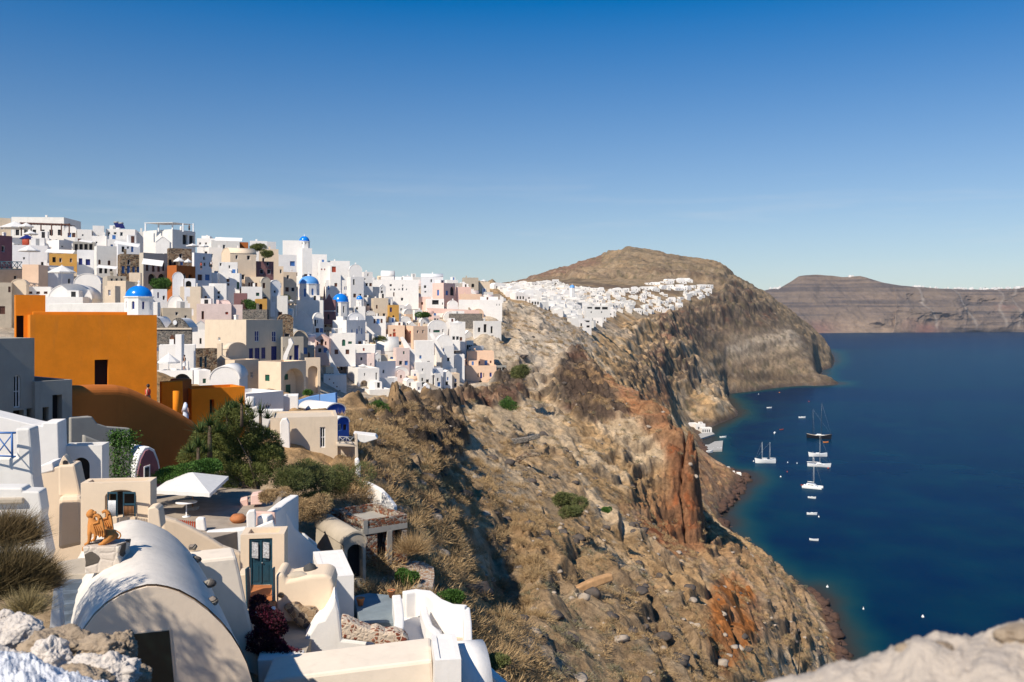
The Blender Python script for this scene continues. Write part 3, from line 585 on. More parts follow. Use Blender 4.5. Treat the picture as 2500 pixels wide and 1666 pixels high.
def panel(o, d, nrm, h, rev, kind, colr, parent, near, wm=None):
    """what fills an opening: door leaf or window with frame and pane"""
    x0, x1, z0, z1, ar = h; z0 = max(z0, 0); o = Vector(o); d = Vector(d); nrm = Vector(nrm); up = Vector((0, 0, 1)); W_, H_ = x1-x0, z1-z0
    b = o+d*x0+up*z0-nrm*(rev-.004)
    if kind == 'o':
        m = MB(); m.quad(b-nrm*.0, b+d*W_, b+d*W_+up*H_, b+up*H_); return m.build('doorway', DARK, parent)
    if kind == 'p':
        m = MB(); m.quad(b, b+d*W_, b+d*W_+up*H_, b+up*H_); pw_ = m.build('porch_wall', CREAM if wm is WHITE else wm, parent); b2 = b+nrm*.01
        for (xa, xb, za, zb, kd) in ((.16, .36, .0, .46, 'd'), (.5, .72, .12, .46, 'w'), (.44, .6, .62, .8, 'w')):
            panel(b2, d, nrm, (W_*xa, W_*xb, H_*za, H_*zb, 0), .0, kd, colr, parent, near)
        return pw_
    fw = min(.09, W_*.16)
    mf = MB(); fmat = WPAINT if colr in 'nlk' and kind == 'w' else PANE[colr]
    if kind == 'd': fmat = PANE[colr]
    def bar(xa, xb, za, zb, t=.05): mf.box(b+d*xa+up*za-nrm*.002, d*(xb-xa), up*(zb-za), nrm*t)
    bar(0, fw, 0, H_); bar(W_-fw, W_, 0, H_); bar(fw, W_-fw, H_-fw, H_)
    if kind == 'w': bar(fw, W_-fw, 0, fw)
    if near or W_ > 1.1:
        bar(W_/2-fw*.35, W_/2+fw*.35, fw, H_-fw, .045)
        if kind == 'w' and H_ > .8: bar(fw, W_/2-fw*.35, H_*.5-.02, H_*.5+.02, .04); bar(W_/2+fw*.35, W_-fw, H_*.5-.02, H_*.5+.02, .04)
        if kind == 'd':
            for za, zb in ((.08, .42), (.5, .62), (.7, .92)):
                for xa, xb in ((fw*1.6, W_/2-fw), (W_/2+fw, W_-fw*1.6)):
                    if xb-xa > .06: mf.box(b+d*xa+up*(za*H_)+nrm*.004, d*(xb-xa), up*((zb-za)*H_), nrm*.018)
    mp_ = MB(); mp_.quad(b, b+d*W_, b+d*W_+up*H_, b+up*H_)
    pm = PANE[colr]
    if kind == 'd':
        mf.quad(b+nrm*.003, b+d*W_+nrm*.003, b+d*W_+up*H_+nrm*.003, b+up*H_+nrm*.003)
        f = mf.build('door', fmat, parent)
        if near: k = MB(); k.ball(b+d*(W_*.56)+up*(H_*.48)+nrm*.07, .03, n=6, m=4); k.build('handle', GPAINT, f)
        return f
    f = mf.build('window', fmat, parent); mp_.build('pane', pm, f); return f
REG = []      # occupied picture areas of hand-set houses
def house(label, uL, uC, uR, vT, vB, Y, phi=25, D=None, mat='W', roof='flat', F_=(), L_=(), R_=(), cat='house', group=None, name='house', para=.35, base=2.5, rise=None, roofm=None, rev=None, domeR=None, reg=True, bevel=None, vr=None, near=None):
    """box house: uL..uC left face, uC..uR front face (photo columns), corner at distance Y, front turned phi degrees; openings in photo pixels (u0,v0,u1,v1,kind,colour,arch)"""
    ph = R(phi); r = Vector((math.cos(ph), math.sin(ph), 0)); l = Vector((-math.sin(ph), math.cos(ph), 0)); up = Vector((0, 0, 1))
    nF = Vector((math.sin(ph), -math.cos(ph), 0)); nL = -r; nR = r
    Xc = (uC-U0)*Y/F; zt = H-(vT-V0)*Y/F; zb = H-(vB-V0)*Y/F-base
    aR = (uR-U0)/F; LR = (aR*Y-Xc)/(math.cos(ph)-aR*math.sin(ph)); LR = max(LR, .4)
    if D is None:
        aL = (uL-U0)/F; den = math.sin(ph)+aL*math.cos(ph)
        LL = (Xc-aL*Y)/den if den > .02 and uL < uC-1 else LR*.8
        LL = min(max(LL, .3), LR*2.5)
    else: LL = D
    if near is None: near = Y < 150
    if rev is None: rev = .16 if Y < 150 else .25
    o = Vector((Xc, Y, zb)); Hh = zt-zb; ctr = o+r*LR/2+l*LL/2
    root = empty(name, (ctr.x, ctr.y, zb), label, cat, group)
    vf = roof in ('vf', 'gf'); vs_ = roof in ('vs', 'gs')
    span = LR if vf else LL
    if rise is None: rise = min(span*.42, Hh*.6)
    Hw = Hh-rise if (vf or vs_) else Hh
    def tr(q, o_, d_, n_):
        hs_ = []
        for it in q:
            u0, v0, u1, v1 = it[:4]; kd = it[4] if len(it) > 4 else 'w'; cl = it[5] if len(it) > 5 else 'k'; ar = it[6] if len(it) > 6 else 0
            def hit(u, v):
                a = (u-U0)/F; den = d_.x-a*d_.y; s_ = (a*o_.y-o_.x)/den; yy_ = o_.y+s_*d_.y; return s_, H-(v-V0)*yy_/F-zb
            s0, za = hit(u0, v0); s1, zb_ = hit(u1, v1); hs_.append((min(s0, s1), max(s0, s1), min(za, zb_), max(za, zb_), ar, kd, cl))
        return hs_
    w_ = MB(); parts = []
    faces = ((F_, o, r, nF, LR), (L_, o+l*LL, -l, nL, LL), (R_, o+r*LR, l, nR, LL), ((), o+r*LR+l*LL, -r, -nF, LR))
    for q, o_, d_, n_, W_ in faces:
        hh = tr(q, o_, d_, n_)
        hh = [h for h in hh if h[0] > .04 and h[1] < W_-.04 and h[3] < Hw-.03]
        ok = face_with_holes(w_, o_, d_, n_, W_, Hw, [h[:5]+((1.7 if h[5] == 'p' else .6 if h[5] == 'o' else rev),) for h in hh], rev)
        for h in hh: parts.append((o_, d_, n_, h))
    t = min(.25, LR*.2, LL*.2); ra = .0
    inn = o+r*t+l*t
    def ring(z_):
        return [o+up*z_, o+r*LR+up*z_, o+r*LR+l*LL+up*z_, o+l*LL+up*z_]
    rm = roofm or mat; rmat = MATN[rm] if rm in MATN else rm
    rf = MB()
    if roof in ('flat', 'dome'):
        p = para if roof == 'flat' else .12
        a = ring(Hh); b = [inn+up*Hh, inn+r*(LR-2*t)+up*Hh, inn+r*(LR-2*t)+l*(LL-2*t)+up*Hh, inn+l*(LL-2*t)+up*Hh]; c = [x-up*p for x in b]
        for i in range(4):
            j = (i+1) % 4; w_.quad(a[i], a[j], b[j], b[i]); w_.quad(b[i], b[j], c[j], c[i])
        rf.quad(*c)
        if roof == 'dome':
            dr = domeR or min(LR, LL)*.42; rf2 = MB()
    elif vf or vs_:
        ax, sd_, La, Ls = (l, r, LL, LR) if vf else (r, l, LR, LL)
        n = 14 if roof[0] == 'v' else 2
        def prof(k):
            a_ = math.pi*k/n
            return (1-math.cos(a_))/2*Ls, (math.sin(a_)*rise if roof[0] == 'v' else (rise if k == 1 else 0))
        for s_, e in ((o+up*Hw, 0), (o+ax*La+up*Hw, 1)):
            pts = [s_+sd_*prof(k)[0]+up*prof(k)[1] for k in range(n+1)]
            flip = (vf and e == 0) or (vs_ and e == 1)
            w_.add(pts, [tuple(range(n+1)) if not flip else tuple(range(n, -1, -1))], 0)
        e_ = .06; th = .08; s0 = o+up*(Hw+.0)-ax*e_
        vsx = []; fsx = []
        for q_, off in ((0, 0), (1, 0)):
            pass
        outer = []
        for k in range(n+1):
            x_, z_ = prof(k); kx = (x_-Ls/2)/(Ls/2); outer.append((x_+kx*th, z_+th*(.4+.6*math.sin(math.pi*k/n))))
        P0 = [s0+sd_*x_+up*z_ for x_, z_ in outer]; P1 = [p_+ax*(La+2*e_) for p_ in P0]
        I0 = [s0+sd_*prof(k)[0]+up*(prof(k)[1]-.02) for k in range(n+1)]; I1 = [p_+ax*(La+2*e_) for p_ in I0]
        m_ = n+1; rf.add(P0+P1+I0+I1, [(k, k+1, m_+k+1, m_+k) for k in range(n)]+[(2*m_+k, 3*m_+k, 3*m_+k+1, 2*m_+k+1) for k in range(n)]+[(k, 2*m_+k, 2*m_+k+1, k+1) for k in range(n)]+[(m_+k, m_+k+1, 3*m_+k+1, 3*m_+k) for k in range(n)], 0, roof[0] == 'v')
        for f_ in range(-2*n, 0): rf.sm[f_] = False
    bv = bevel if bevel is not None else (.05 if Y < 150 else 0)
    w_.build('wall', MATN[mat] if mat in MATN else mat, root, bevel=0)
    if rf.v: rf.build('roof', rmat, root)
    if roof == 'dome': dome_part(root, ctr+up*(Hh-zb*0)+Vector((0, 0, 0)), domeR or min(LR, LL)*.42)
    extras(root, w_, o, r, l, LR, LL, Hh, Hw, mat, roof, Y, label)
    for o_, d_, n_, h in parts: panel(o_, d_, n_, h[:5], 1.7 if h[5] == 'p' else .6 if h[5] == 'o' else rev, h[5], h[6], root, near, MATN.get(mat, mat))
    if reg: REG.append((min(uL, uC), uR, vT, vB, Y))
    root['_w'] = 0; del root['_w']
    return root, dict(o=o, r=r, l=l, LR=LR, LL=LL, zt=zt, zb=zb, ctr=ctr)
XR = random.Random(3)
def extras(root, w_, o, r, l, LR, LL, Hh, Hw, mat, roof, Y, label):
    """small things every roof carries: stub chimneys, stair heads, parapet horns"""
    if Y < 100 or LR < 3 or LL < 2.2 or 'porch' in (label or '') or 'stair' in (label or '') or 'church' in (label or ''): return
    up = Vector((0, 0, 1)); wm = MATN.get(mat, WHITE) if isinstance(mat, str) else mat; k = XR.random()
    if roof == 'flat':
        if k < .55:
            x, y = XR.uniform(.15, .8)*LR, XR.uniform(.2, .7)*LL; m = MB(); q = o+r*x+l*y+up*(Hh-.4); m.box(q, r*.5, l*.5, up*(1.0+XR.random()*.6)); m.box(q-r*.07-l*.07+up*(1.0), r*.64, l*.64, up*.12) if XR.random() < .5 else None; m.build('chimney', wm if XR.random() < .4 else WHITE, root)
        if k > .35 and min(LR, LL) > 3.6:
            m = MB(); q = o+r*(LR*XR.choice([.08, .5]))+l*(LL*.35)+up*(Hh-.38); wd = LR*XR.uniform(.3, .42); hh = XR.uniform(1.3, 2.3); m.box(q, r*wd, l*(LL*.5), up*hh); sh = m.build('stair_head', WHITE if XR.random() < .7 else wm, root)
            m = MB(); m.box(q+r*wd*.35-l*.02+up*.4, r*.7, l*.05, up*min(1.6, hh-.6)); m.build('door', XR.choice([MBLUE, BROWNP, DARK, GPAINT]), sh)
    elif k < .5:
        m = MB(); q = o+r*LR*.5+l*LL*.6+up*(Hh-.5); m.box(q, r*.45, l*.45, up*1.3); m.build('chimney', WHITE, root)
def dome_part(root, c, rad, mat=None, cross=True, n=24):
    m = MB(); m.ball(c, rad, n=n, m=8, half=True); d = m.build('dome', mat or DOMEB, root)
    if cross:
        x = MB(); x.lathe(c+Vector((0, 0, rad*.98)), [(0, 0), (.12*rad, .03*rad), (.1*rad, .1*rad), (.03*rad, .16*rad), (0, .17*rad)], 8)
        x.cbox(c+Vector((0, 0, rad*1.3)), .03*rad, .03*rad, .34*rad); x.cbox(c+Vector((0, 0, rad*1.34)), .2*rad, .03*rad, .035*rad); x.build('finial', WPAINT, d)
    return d
def church(label, uc, vtop, vdrum, vbase, Y, rpx, mat='W', dmat=None, sides=8, wins=3, rot=22, wcol='n', group='blue-domed churches', drum_base=3):
    """octagonal drum with a dome; rpx half width of the dome in photo pixels"""
    X = (uc-U0)*Y/F; z0 = H-(vbase-V0)*Y/F; z1 = H-(vdrum-V0)*Y/F; rad = rpx*Y/F; rise = (vdrum-vtop)*Y/F
    root = empty('church', (X, Y, z0-drum_base), label, 'church', group)
    w_ = MB(); rd = rad*1.05; k0 = math.radians(rot)
    pts = [Vector((X+rd*math.cos(k0+2*math.pi*k/sides), Y+rd*math.sin(k0+2*math.pi*k/sides), z0-drum_base)) for k in range(sides)]
    hh = z1-z0+drum_base
    for k in range(sides):
        a, b = pts[k], pts[(k+1) % sides]; d = (b-a); Lw = d.length; d.normalize(); n_ = Vector((d.y, -d.x, 0))
        fr = n_.y < .3
        hs_ = [(Lw*.36, Lw*.64, drum_base+(z1-z0)*.22, drum_base+(z1-z0)*.72, 1)] if fr and wins and hh > 1 else []
        face_with_holes(w_, a, d, n_, Lw, hh, hs_, .15)
        for h in hs_: panel(a, d, n_, h, .15, 'w', wcol, root, False)
    w_.add([p+Vector((0, 0, hh)) for p in pts], [tuple(range(sides))])
    e = [Vector((X+(rd+.12)*math.cos(k0+2*math.pi*k/sides), Y+(rd+.12)*math.sin(k0+2*math.pi*k/sides), z1-.12)) for k in range(sides)]
    w_.prism(e, (0, 0, .16)); w_.build('drum', MATN[mat], root)
    m = MB(); c = Vector((X, Y, z1+.02)); m.ball(c, rad, (1, 1, rise/rad), n=32, m=10, half=True); d = m.build('dome', dmat or DOMEB, root)
    x = MB(); x.lathe(c+Vector((0, 0, rise*.985)), [(.16*rad, 0), (.1*rad, .1*rad), (.05*rad, .13*rad), (0, .14*rad)], 10); x.cbox(c+Vector((0, 0, rise+.28*rad)), .045*rad, .045*rad, .34*rad); x.cbox(c+Vector((0, 0, rise+.32*rad)), .22*rad, .04*rad, .045*rad); x.build('cross', WPAINT, d)
    REG.append((uc-rpx, uc+rpx, vtop, vbase, Y)); return root
def slab(name, label, pts, Y, D, mat, phi=0, cat=None, group=None, bevel=.04, uref=None, parent=None, seg=2, add=None, kind=None):
    """upright slab: picture outline on a vertical plane through (uref, Y) turned phi, D thick going away from the viewer"""
    ph = R(phi); d = Vector((math.cos(ph), math.sin(ph), 0)); back = Vector((-math.sin(ph), math.cos(ph), 0)); uref = uref if uref is not None else pts[0][0]
    o = Vector(((uref-U0)*Y/F, Y, 0)); poly = []
    for u, v in pts:
        a = (u-U0)/F; s_ = (a*o.y-o.x)/(d.x-a*d.y); q = o+d*s_; q.z = H-(v-V0)*q.y/F; poly.append(q)
    m = MB(); m.prism(poly, back*D)
    if add: add(m, poly, back)
    o_ = m.build(name, MATN[mat] if isinstance(mat, str) else mat, parent, bevel=bevel, seg=seg)
    if parent is None: tag(o_, label, cat or name.replace('_', ' '), group, kind)
    elif label: o_['label'] = label
    return o_
def pl(u, v, o, d):
    """where the sight line of a photo pixel meets the vertical plane through o along d"""
    a = (u-U0)/F; s_ = (a*o.y-o.x)/(d.x-a*d.y); q = Vector(o)+Vector(d)*s_; q.z = H-(v-V0)*q.y/F; return q
def hp(u, v, z):
    """where the sight line of a photo pixel meets the level z"""
    Yq = (H-z)*F/(v-V0); return Vector(((u-U0)*Yq/F, Yq, z))
# ================================================================ the old town on the rim, house by house
T = 'houses of the cliff-top town'
def hs_(label, uL, uC, uR, vT, vB, Y, phi=25, mat='W', roof='flat', F_=(), L_=(), R_=(), **k):
    k.setdefault('group', T); dd = k.pop('D', None)
    if dd is None and uL >= uC-1: dd = (uR-uC)*Y/F*.8
    if phi >= 36: phi += 20
    zg = min(ground((u_-U0)*Y/F, Y) for u_ in (uC, uR)); zb_ = H-(vB-V0)*Y/F; k.setdefault('base', min(max(1.2, zb_-zg+.6), 5))
    if k['base'] > 2.6 and uR-uC > 14: F_ = list(F_)+[(uC+(uR-uC)*q, vB+.2*F/Y, uC+(uR-uC)*q+1.0*F/Y, vB+1.5*F/Y, 'w', XR.choice('kkwb'), 0) for q in ((.2, .62) if XR.random() < .6 else (.4,))]
    if not len(F_) and uR-uC > 12 and Y > 100 and (vB-vT)*Y/F > 2.4: F_ = [(uC+(uR-uC)*q, vT+(vB-vT)*.35, uC+(uR-uC)*q+.9*F/Y, vT+(vB-vT)*.35+1.1*F/Y, 'w', XR.choice('kkwbn'), 0) for q in ((.3, .65) if XR.random() < .5 else (.45,))]
    return house(label, uL, uC, uR, vT, vB, Y, phi, dd, mat, roof, F_, L_, R_, **k)
def row(u0, u1, v0, v1, n, wd, kind='w', colr='k', ar=0):
    """n equal openings between two photo columns"""
    st = (u1-u0-wd)/max(n-1, 1); return [(u0+i*st, v0, u0+i*st+wd, v1, kind, colr, ar) for i in range(n)]
# ---- skyline and upper rows, left
hs_('long white rooftop restaurant above the dark timber pergola, far left of the skyline', 28, 28, 156, 530, 592, 226, 4, 'A', F_=row(38, 150, 561, 575, 6, 9, 'd'))
hs_('brown-walled box house at the far left end of the skyline', -14, -2, 27, 532, 590, 228, 30, 'E', F_=[(2, 552, 9, 560)])
hs_('white rounded stair wall sloping down beside the rooftop restaurant', 156, 156, 186, 552, 600, 222, 12, 'W', 'vf')
hs_('bright white cube house right of the sloping stair wall on the skyline', 184, 188, 224, 560, 612, 222, 20, 'W', F_=[(200, 572, 204, 577)])
hs_('tall white cube rising highest between the two rooftop terraces, with a small dark window', 222, 226, 254, 551, 600, 224, 22, 'W', F_=[(238, 575, 242, 580)])
hs_('white skyline house with two black water-tank panels on its roof', 254, 258, 330, 559, 603, 226, 14, 'W', F_=row(262, 300, 567, 577, 3, 7, 'w', 'l'))
hs_('low dark-roofed white house at the right of the water tanks on the skyline', 302, 306, 352, 566, 600, 230, 18, 'A')
hs_('white cube with a lit left side and grey front below the pergola restaurant', 115, 144, 175, 586, 622, 208, 38, 'W', F_=[(150, 600, 155, 605)])
hs_('broad white house wall under the red parasol at far left', 12, 30, 116, 598, 662, 196, 22, 'B', F_=[(56, 628, 61, 634), (100, 640, 106, 652, 'd', 'k')])
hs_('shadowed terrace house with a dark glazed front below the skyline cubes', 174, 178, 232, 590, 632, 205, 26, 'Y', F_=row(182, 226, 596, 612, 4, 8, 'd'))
hs_('white house front with a small sign board and one square window', 222, 224, 260, 576, 612, 207, 18, 'W', F_=[(233, 590, 238, 595)])
hs_('white terrace house with a pale balcony wall right of the sign-board house', 258, 262, 318, 584, 618, 205, 24, 'W', F_=row(270, 310, 597, 608, 3, 6, 'd', 'b'))
hs_('ochre yellow house with two white-framed windows under a white awning', 112, 120, 189, 619, 652, 192, 24, 'O', F_=[(128, 628, 136, 641, 'd'), (144, 630, 151, 641), (170, 631, 176, 641)])
hs_('white house with two navy doors right of the ochre house', 184, 188, 232, 610, 668, 190, 20, 'B', F_=[(192, 631, 201, 647, 'd', 'n'), (209, 633, 220, 648, 'd', 'n')])
hs_('pale grey shadowed house with two oval windows above a white awning', 230, 236, 285, 600, 676, 188, 33, 'A', F_=[(240, 634, 246, 646, 'w', 'w', 1), (263, 636, 270, 648, 'w', 'w', 1), (242, 655, 250, 668, 'd'), (255, 655, 262, 668, 'd'), (268, 655, 275, 668, 'd')])
hs_('white house with a long sloping awning and two dark doors', 282, 288, 342, 592, 630, 196, 30, 'B', F_=[(297, 602, 304, 616, 'd'), (310, 602, 315, 608), (320, 601, 326, 616, 'd', 'b')])
hs_('dark brown stone house with a row of pale framed doors below its stonework', 287, 294, 348, 620, 674, 187, 30, 's', F_=[(297, 650, 304, 668, 'd', 'b'), (310, 649, 317, 668, 'd', 'b'), (323, 651, 329, 667, 'd', 'b'), (334, 651, 341, 667, 'd', 'b'), (311, 634, 318, 647, 'w', 'k', 1)])
hs_('maroon shaded house at the left edge above a dark railing', -30, -12, 30, 574, 662, 178, 38, 'M', F_=[(4, 600, 12, 616)])
hs_('sand-coloured house behind the dark railing at the left edge', -20, -6, 56, 655, 716, 168, 38, 'T', F_=[(34, 672, 42, 684, 'w')])
hs_('peach block with a dark plum side standing beside the white parasol', 52, 54, 94, 646, 705, 166, 6, 'P', D=5)
hs_('white wedge-shaped house below the white pillar parasol', 94, 98, 142, 652, 716, 170, 26, 'B', F_=[(108, 668, 112, 674)])
hs_('shaded blue-white house wall behind the largest white parasol', 108, 116, 180, 648, 706, 176, 36, 'B', F_=[(166, 680, 173, 694, 'w', 'k', 1)])
hs_('white house with a grey domed stair hood right of the largest parasol', 176, 180, 246, 668, 716, 172, 16, 'W', 'vf', F_=[(196, 690, 204, 700, 'w', 'k', 1)], rise=2)
hs_('beige vaulted house with a rounded roof edge above the orange wall, far left', 24, 27, 64, 682, 730, 150, 14, 'C', 'vf')
hs_('pale sandstone house with a brown door at the left edge', -16, -10, 28, 690, 745, 148, 20, 'T', F_=[(20, 700, 26, 714, 'd', 'w')])
hs_('low white terrace house between the beige vault and the big white vault', 62, 66, 124, 700, 742, 152, 22, 'W', F_=row(70, 116, 712, 718, 3, 9, 'w', 'w'))
hs_('big white barrel-vaulted house with one violet window, behind the orange building', 118, 118, 224, 693, 742, 150, 14, 'W', 'vf', F_=[(163, 700, 171, 713, 'w', 'n')], D=9, rise=2.5)
hs_('low white annex in front of the big barrel vault', 108, 112, 202, 725, 760, 146, 12, 'W')
hs_('beige cube with a violet window and shaded right side left of the blue dome', 250, 255, 281, 698, 742, 146, 8, 'C', F_=[(264, 708, 270, 722, 'w', 'n')], D=3)
hs_('tall cream wall house behind the beige cube', 258, 262, 307, 686, 742, 152, 6, 'C', D=5)
hs_('brown shaded house between the cream wall and the blue dome', 304, 308, 336, 688, 730, 158, 30, 'G')
hs_('low stone-topped house with plants on its terrace, above the cream wall house', 243, 262, 308, 674, 700, 162, 30, 'T', F_=row(270, 300, 680, 688, 3, 6))
hs_('round-cornered cream house next to the white balustrade', 312, 315, 343, 666, 694, 166, 14, 'C')
# ---- grey arcade, roof-frame hotel and around
hs_('greige hotel wing with a white awning and two arches at its foot', 340, 350, 409, 617, 698, 184, 36, 'G', F_=[(356, 641, 363, 662, 'd', 'w'), (371, 642, 378, 664, 'd', 'w'), (384, 643, 391, 664, 'd', 'w'), (396, 642, 402, 662, 'd', 'w'), (362, 668, 380, 694, 'o', 'k', 1), (386, 668, 405, 694, 'o', 'k', 1)])
hs_('largest white hotel block on the skyline, with two deep dark loggias on its shaded side', 350, 421, 477, 560, 617, 206, 42, 'A', F_=[(446, 573, 458, 598, 'o'), (462, 575, 474, 600, 'o')], L_=[(392, 590, 397, 602, 'w', 'k')])
hs_('white annex with a slanting roof stuck to the left side of the big hotel block', 378, 380, 414, 578, 617, 200, 12, 'W', 'gf', F_=[(394, 590, 400, 602)])
hs_('dark basalt house with a white-framed arched window', 408, 412, 468, 606, 652, 190, 30, 's', F_=[(437, 619, 445, 632, 'w', 'k', 1), (413, 634, 419, 648, 'd', 'k'), (424, 636, 430, 648, 'd', 'k'), (440, 636, 447, 648, 'd', 'b')])
hs_('rust-orange house with its left half in the sun below the basalt house', 408, 431, 477, 648, 690, 186, 42, 'U', F_=[(446, 668, 454, 682, 'w', 'k', 1), (460, 670, 470, 684, 'o', 'k', 1)])
hs_('shaded blue-grey house with one oval window below the parasols', 468, 474, 517, 617, 668, 192, 38, 'B', F_=[(496, 626, 502, 636, 'w', 'k', 1), (489, 641, 494, 651, 'd'), (497, 641, 503, 651, 'w'), (511, 641, 516, 652, 'd')])
hs_('small white vaulted chapel with a tall dark doorway under the rust house', 418, 421, 448, 665, 720, 176, 20, 'B', 'vf', F_=[(418, 686, 429, 710, 'd', 'w', 1)], rise=1.2)
hs_('small white house with a dark arch beside the vaulted chapel', 446, 450, 477, 680, 722, 176, 14, 'B', F_=[(453, 686, 467, 702, 'o', 'k', 1)])
hs_('white block with an empty sunlit wall right of the rust-orange house', 477, 477, 531, 666, 706, 196, 10, 'W', D=6)
hs_('low white row on the skyline right of the hotel block', 477, 481, 526, 582, 612, 236, 14, 'W', F_=row(486, 520, 592, 598, 3, 5))
hs_('white skyline cube with a shaded right side beside the long canopy', 490, 492, 512, 576, 602, 240, 8, 'W', D=4)
hs_('white house under the long pale canopy roof on the skyline', 512, 516, 585, 586, 618, 232, 20, 'A', F_=[(544, 598, 550, 608)])
hs_('brick-red wall house at the right end of the long canopy', 560, 562, 606, 591, 612, 236, 16, 'U')
hs_('cream house with one arched window under the canopy row', 506, 510, 542, 604, 660, 222, 24, 'W', F_=[(514, 620, 520, 630)])
hs_('large sandy house with a long barrel roof and two white-framed windows', 541, 562, 625, 603, 668, 214, 30, 'C', 'vs', F_=[(575, 623, 581, 633, 'w', 'k'), (603, 624, 611, 635, 'w', 'k')], rise=1.5)
hs_('white skyline house with a slanted shadow on its right side', 606, 610, 652, 588, 618, 262, 16, 'W')
hs_('white skyline box left of the tall church block', 648, 652, 674, 590, 616, 268, 30, 'W')
hs_('cream flat house with dark shrubs in front, right of the sandy barrel-roofed house', 628, 632, 680, 608, 648, 250, 16, 'C', F_=[(640, 630, 646, 640)])
hs_('dark red terracotta house half hidden by shrubs', 622, 626, 668, 638, 656, 240, 30, 'V', F_=[(650, 640, 657, 650)])
hs_('stepped white house with a bell arch on its corner', 528, 534, 580, 640, 700, 208, 16, 'W', F_=[(536, 642, 541, 650), (558, 648, 562, 656)])
hs_('white house with a bottle-green door and two brown windows', 530, 532, 585, 667, 735, 200, 10, 'W', F_=[(553, 681, 560, 689, 'w', 'w'), (553, 692, 560, 698, 'w', 'w'), (578, 689, 584, 706, 'd', 'g')])
hs_('cream vaulted terrace house with three brown windows in a row', 594, 598, 642, 676, 716, 214, 12, 'C', F_=[(606, 690, 611, 700, 'w', 'w'), (613, 690, 619, 702, 'w', 'w'), (622, 691, 628, 702, 'w', 'w')])
hs_('grey-beige barrel-fronted house with one brown window', 634, 638, 660, 677, 722, 210, 32, 'G', 'vf', F_=[(641, 691, 648, 704, 'w', 'w')], rise=1.2)
hs_('pale blue barrel-fronted house', 655, 659, 685, 684, 722, 212, 30, 'B', 'vf', F_=[(664, 695, 669, 705, 'w', 'n'), (659, 709, 664, 716), (668, 709, 674, 716)], rise=1.3)
hs_('beige blank-walled house above the faded rose house', 436, 440, 490, 700, 752, 176, 8, 'E', D=5)
hs_('white house with two small low windows beside the blank beige wall', 480, 484, 522, 698, 752, 178, 16, 'W', F_=[(485, 724, 490, 729), (499, 723, 505, 732, 'w', 'w')])
hs_('tall narrow white house with stacked windows in the middle of the town', 506, 510, 553, 692, 764, 180, 14, 'W', F_=[(513, 712, 518, 721, 'w', 'w'), (530, 711, 538, 719), (530, 722, 537, 730)])
hs_('plum-coloured walled terrace house', 568, 571, 603, 716, 752, 190, 14, 'V')
hs_('yellow-cornered small house with a rust arch', 622, 626, 652, 730, 762, 186, 20, 'O', F_=[(633, 742, 641, 756, 'o', 'w', 1)])
hs_('white house stepping down behind the plum wall', 585, 590, 640, 700, 736, 198, 18, 'W', F_=[(625, 715, 633, 723, 'd', 'g')])
hs_('long cream garden-wall house left of the largest pale blue dome', 636, 640, 702, 722, 760, 212, 12, 'A')
hs_('faded rose house with a rounded end wall', 476, 480, 565, 742, 792, 170, 12, 'R', F_=[(550, 762, 557, 768, 'w', 'r'), (492, 760, 498, 780, 'd', 'w')])
hs_('rose round-headed party wall rising above the rose house', 528, 532, 563, 733, 766, 174, 12, 'R', 'vf')
hs_('pale pink cube right of the rose house', 562, 566, 592, 744, 788, 172, 14, 'R')
hs_('small white domed cottage with three little windows', 404, 408, 447, 722, 772, 160, 16, 'W', 'vf', F_=[(416, 741, 421, 749, 'w', 'b'), (427, 741, 430, 748, 'w', 'n'), (442, 742, 446, 749)], rise=2)
hs_('white house right of the nearest blue dome with a blue door', 368, 374, 408, 706, 770, 162, 28, 'B', F_=[(384, 714, 388, 728, 'd', 'n'), (397, 722, 403, 733)])
hs_('weathered grey house with a tiny window above the stone twin vault', 392, 398, 468, 752, 798, 156, 24, 'T', F_=[(428, 762, 435, 770), (450, 770, 456, 783)])
hs_('brown stone garden wall house right of the rose house', 588, 592, 652, 756, 792, 168, 10, 'g')
hs_('white ruin wall with slanted top left of the cream mansion', 468, 472, 506, 784, 830, 158, 16, 'A', 'gf')
hs_('white walled yard house left of the cream mansion', 462, 466, 508, 806, 850, 154, 10, 'W', F_=[(487, 826, 492, 840, 'd')])
hs_('dark stone outbuilding with two blue-grey doors', 458, 464, 530, 852, 912, 132, 30, 's', F_=[(487, 872, 494, 896, 'd', 't'), (499, 871, 505, 898, 'd', 't')])
# ---- the cream mansion with blue doors and its arched terrace
hs_('large two-storey cream mansion with white-framed navy windows and doors', 500, 601, 690, 781, 892, 146, 38, 'E', F_=[(622, 808, 633, 834, 'w', 'n'), (664, 809, 675, 835, 'w', 'n'), (608, 851, 618, 879, 'd', 'n'), (622, 850, 634, 885, 'd', 'n'), (638, 849, 648, 876, 'd', 'n'), (662, 846, 676, 884, 'd', 'n')], L_=[(532, 824, 538, 832)])
hs_('low arched wing with paired navy doors at the left foot of the mansion', 541, 558, 602, 838, 892, 138, 38, 'E', 'vf', F_=[(562, 853, 572, 880, 'd', 'n'), (576, 852, 590, 881, 'd', 'n')], rise=1.0)
hs_('greige side house with one navy door and a white stair wall', 686, 690, 741, 823, 892, 150, 34, 'G', F_=[(718, 843, 730, 881, 'd', 'n'), (706, 868, 714, 881, 'w', 'n'), (692, 848, 695, 858)])
hs_('cream terrace block with one great arched porch', 631, 686, 747, 884, 978, 132, 38, 'C', F_=[(692, 901, 742, 974, 'p', 'g', .9)], L_=[(647, 915, 658, 931, 'w', 'g')])
hs_('cream terrace block with the smaller arched porch on the right', 744, 746, 782, 874, 966, 140, 22, 'C', F_=[(752, 894, 776, 960, 'p', 't', .9)])
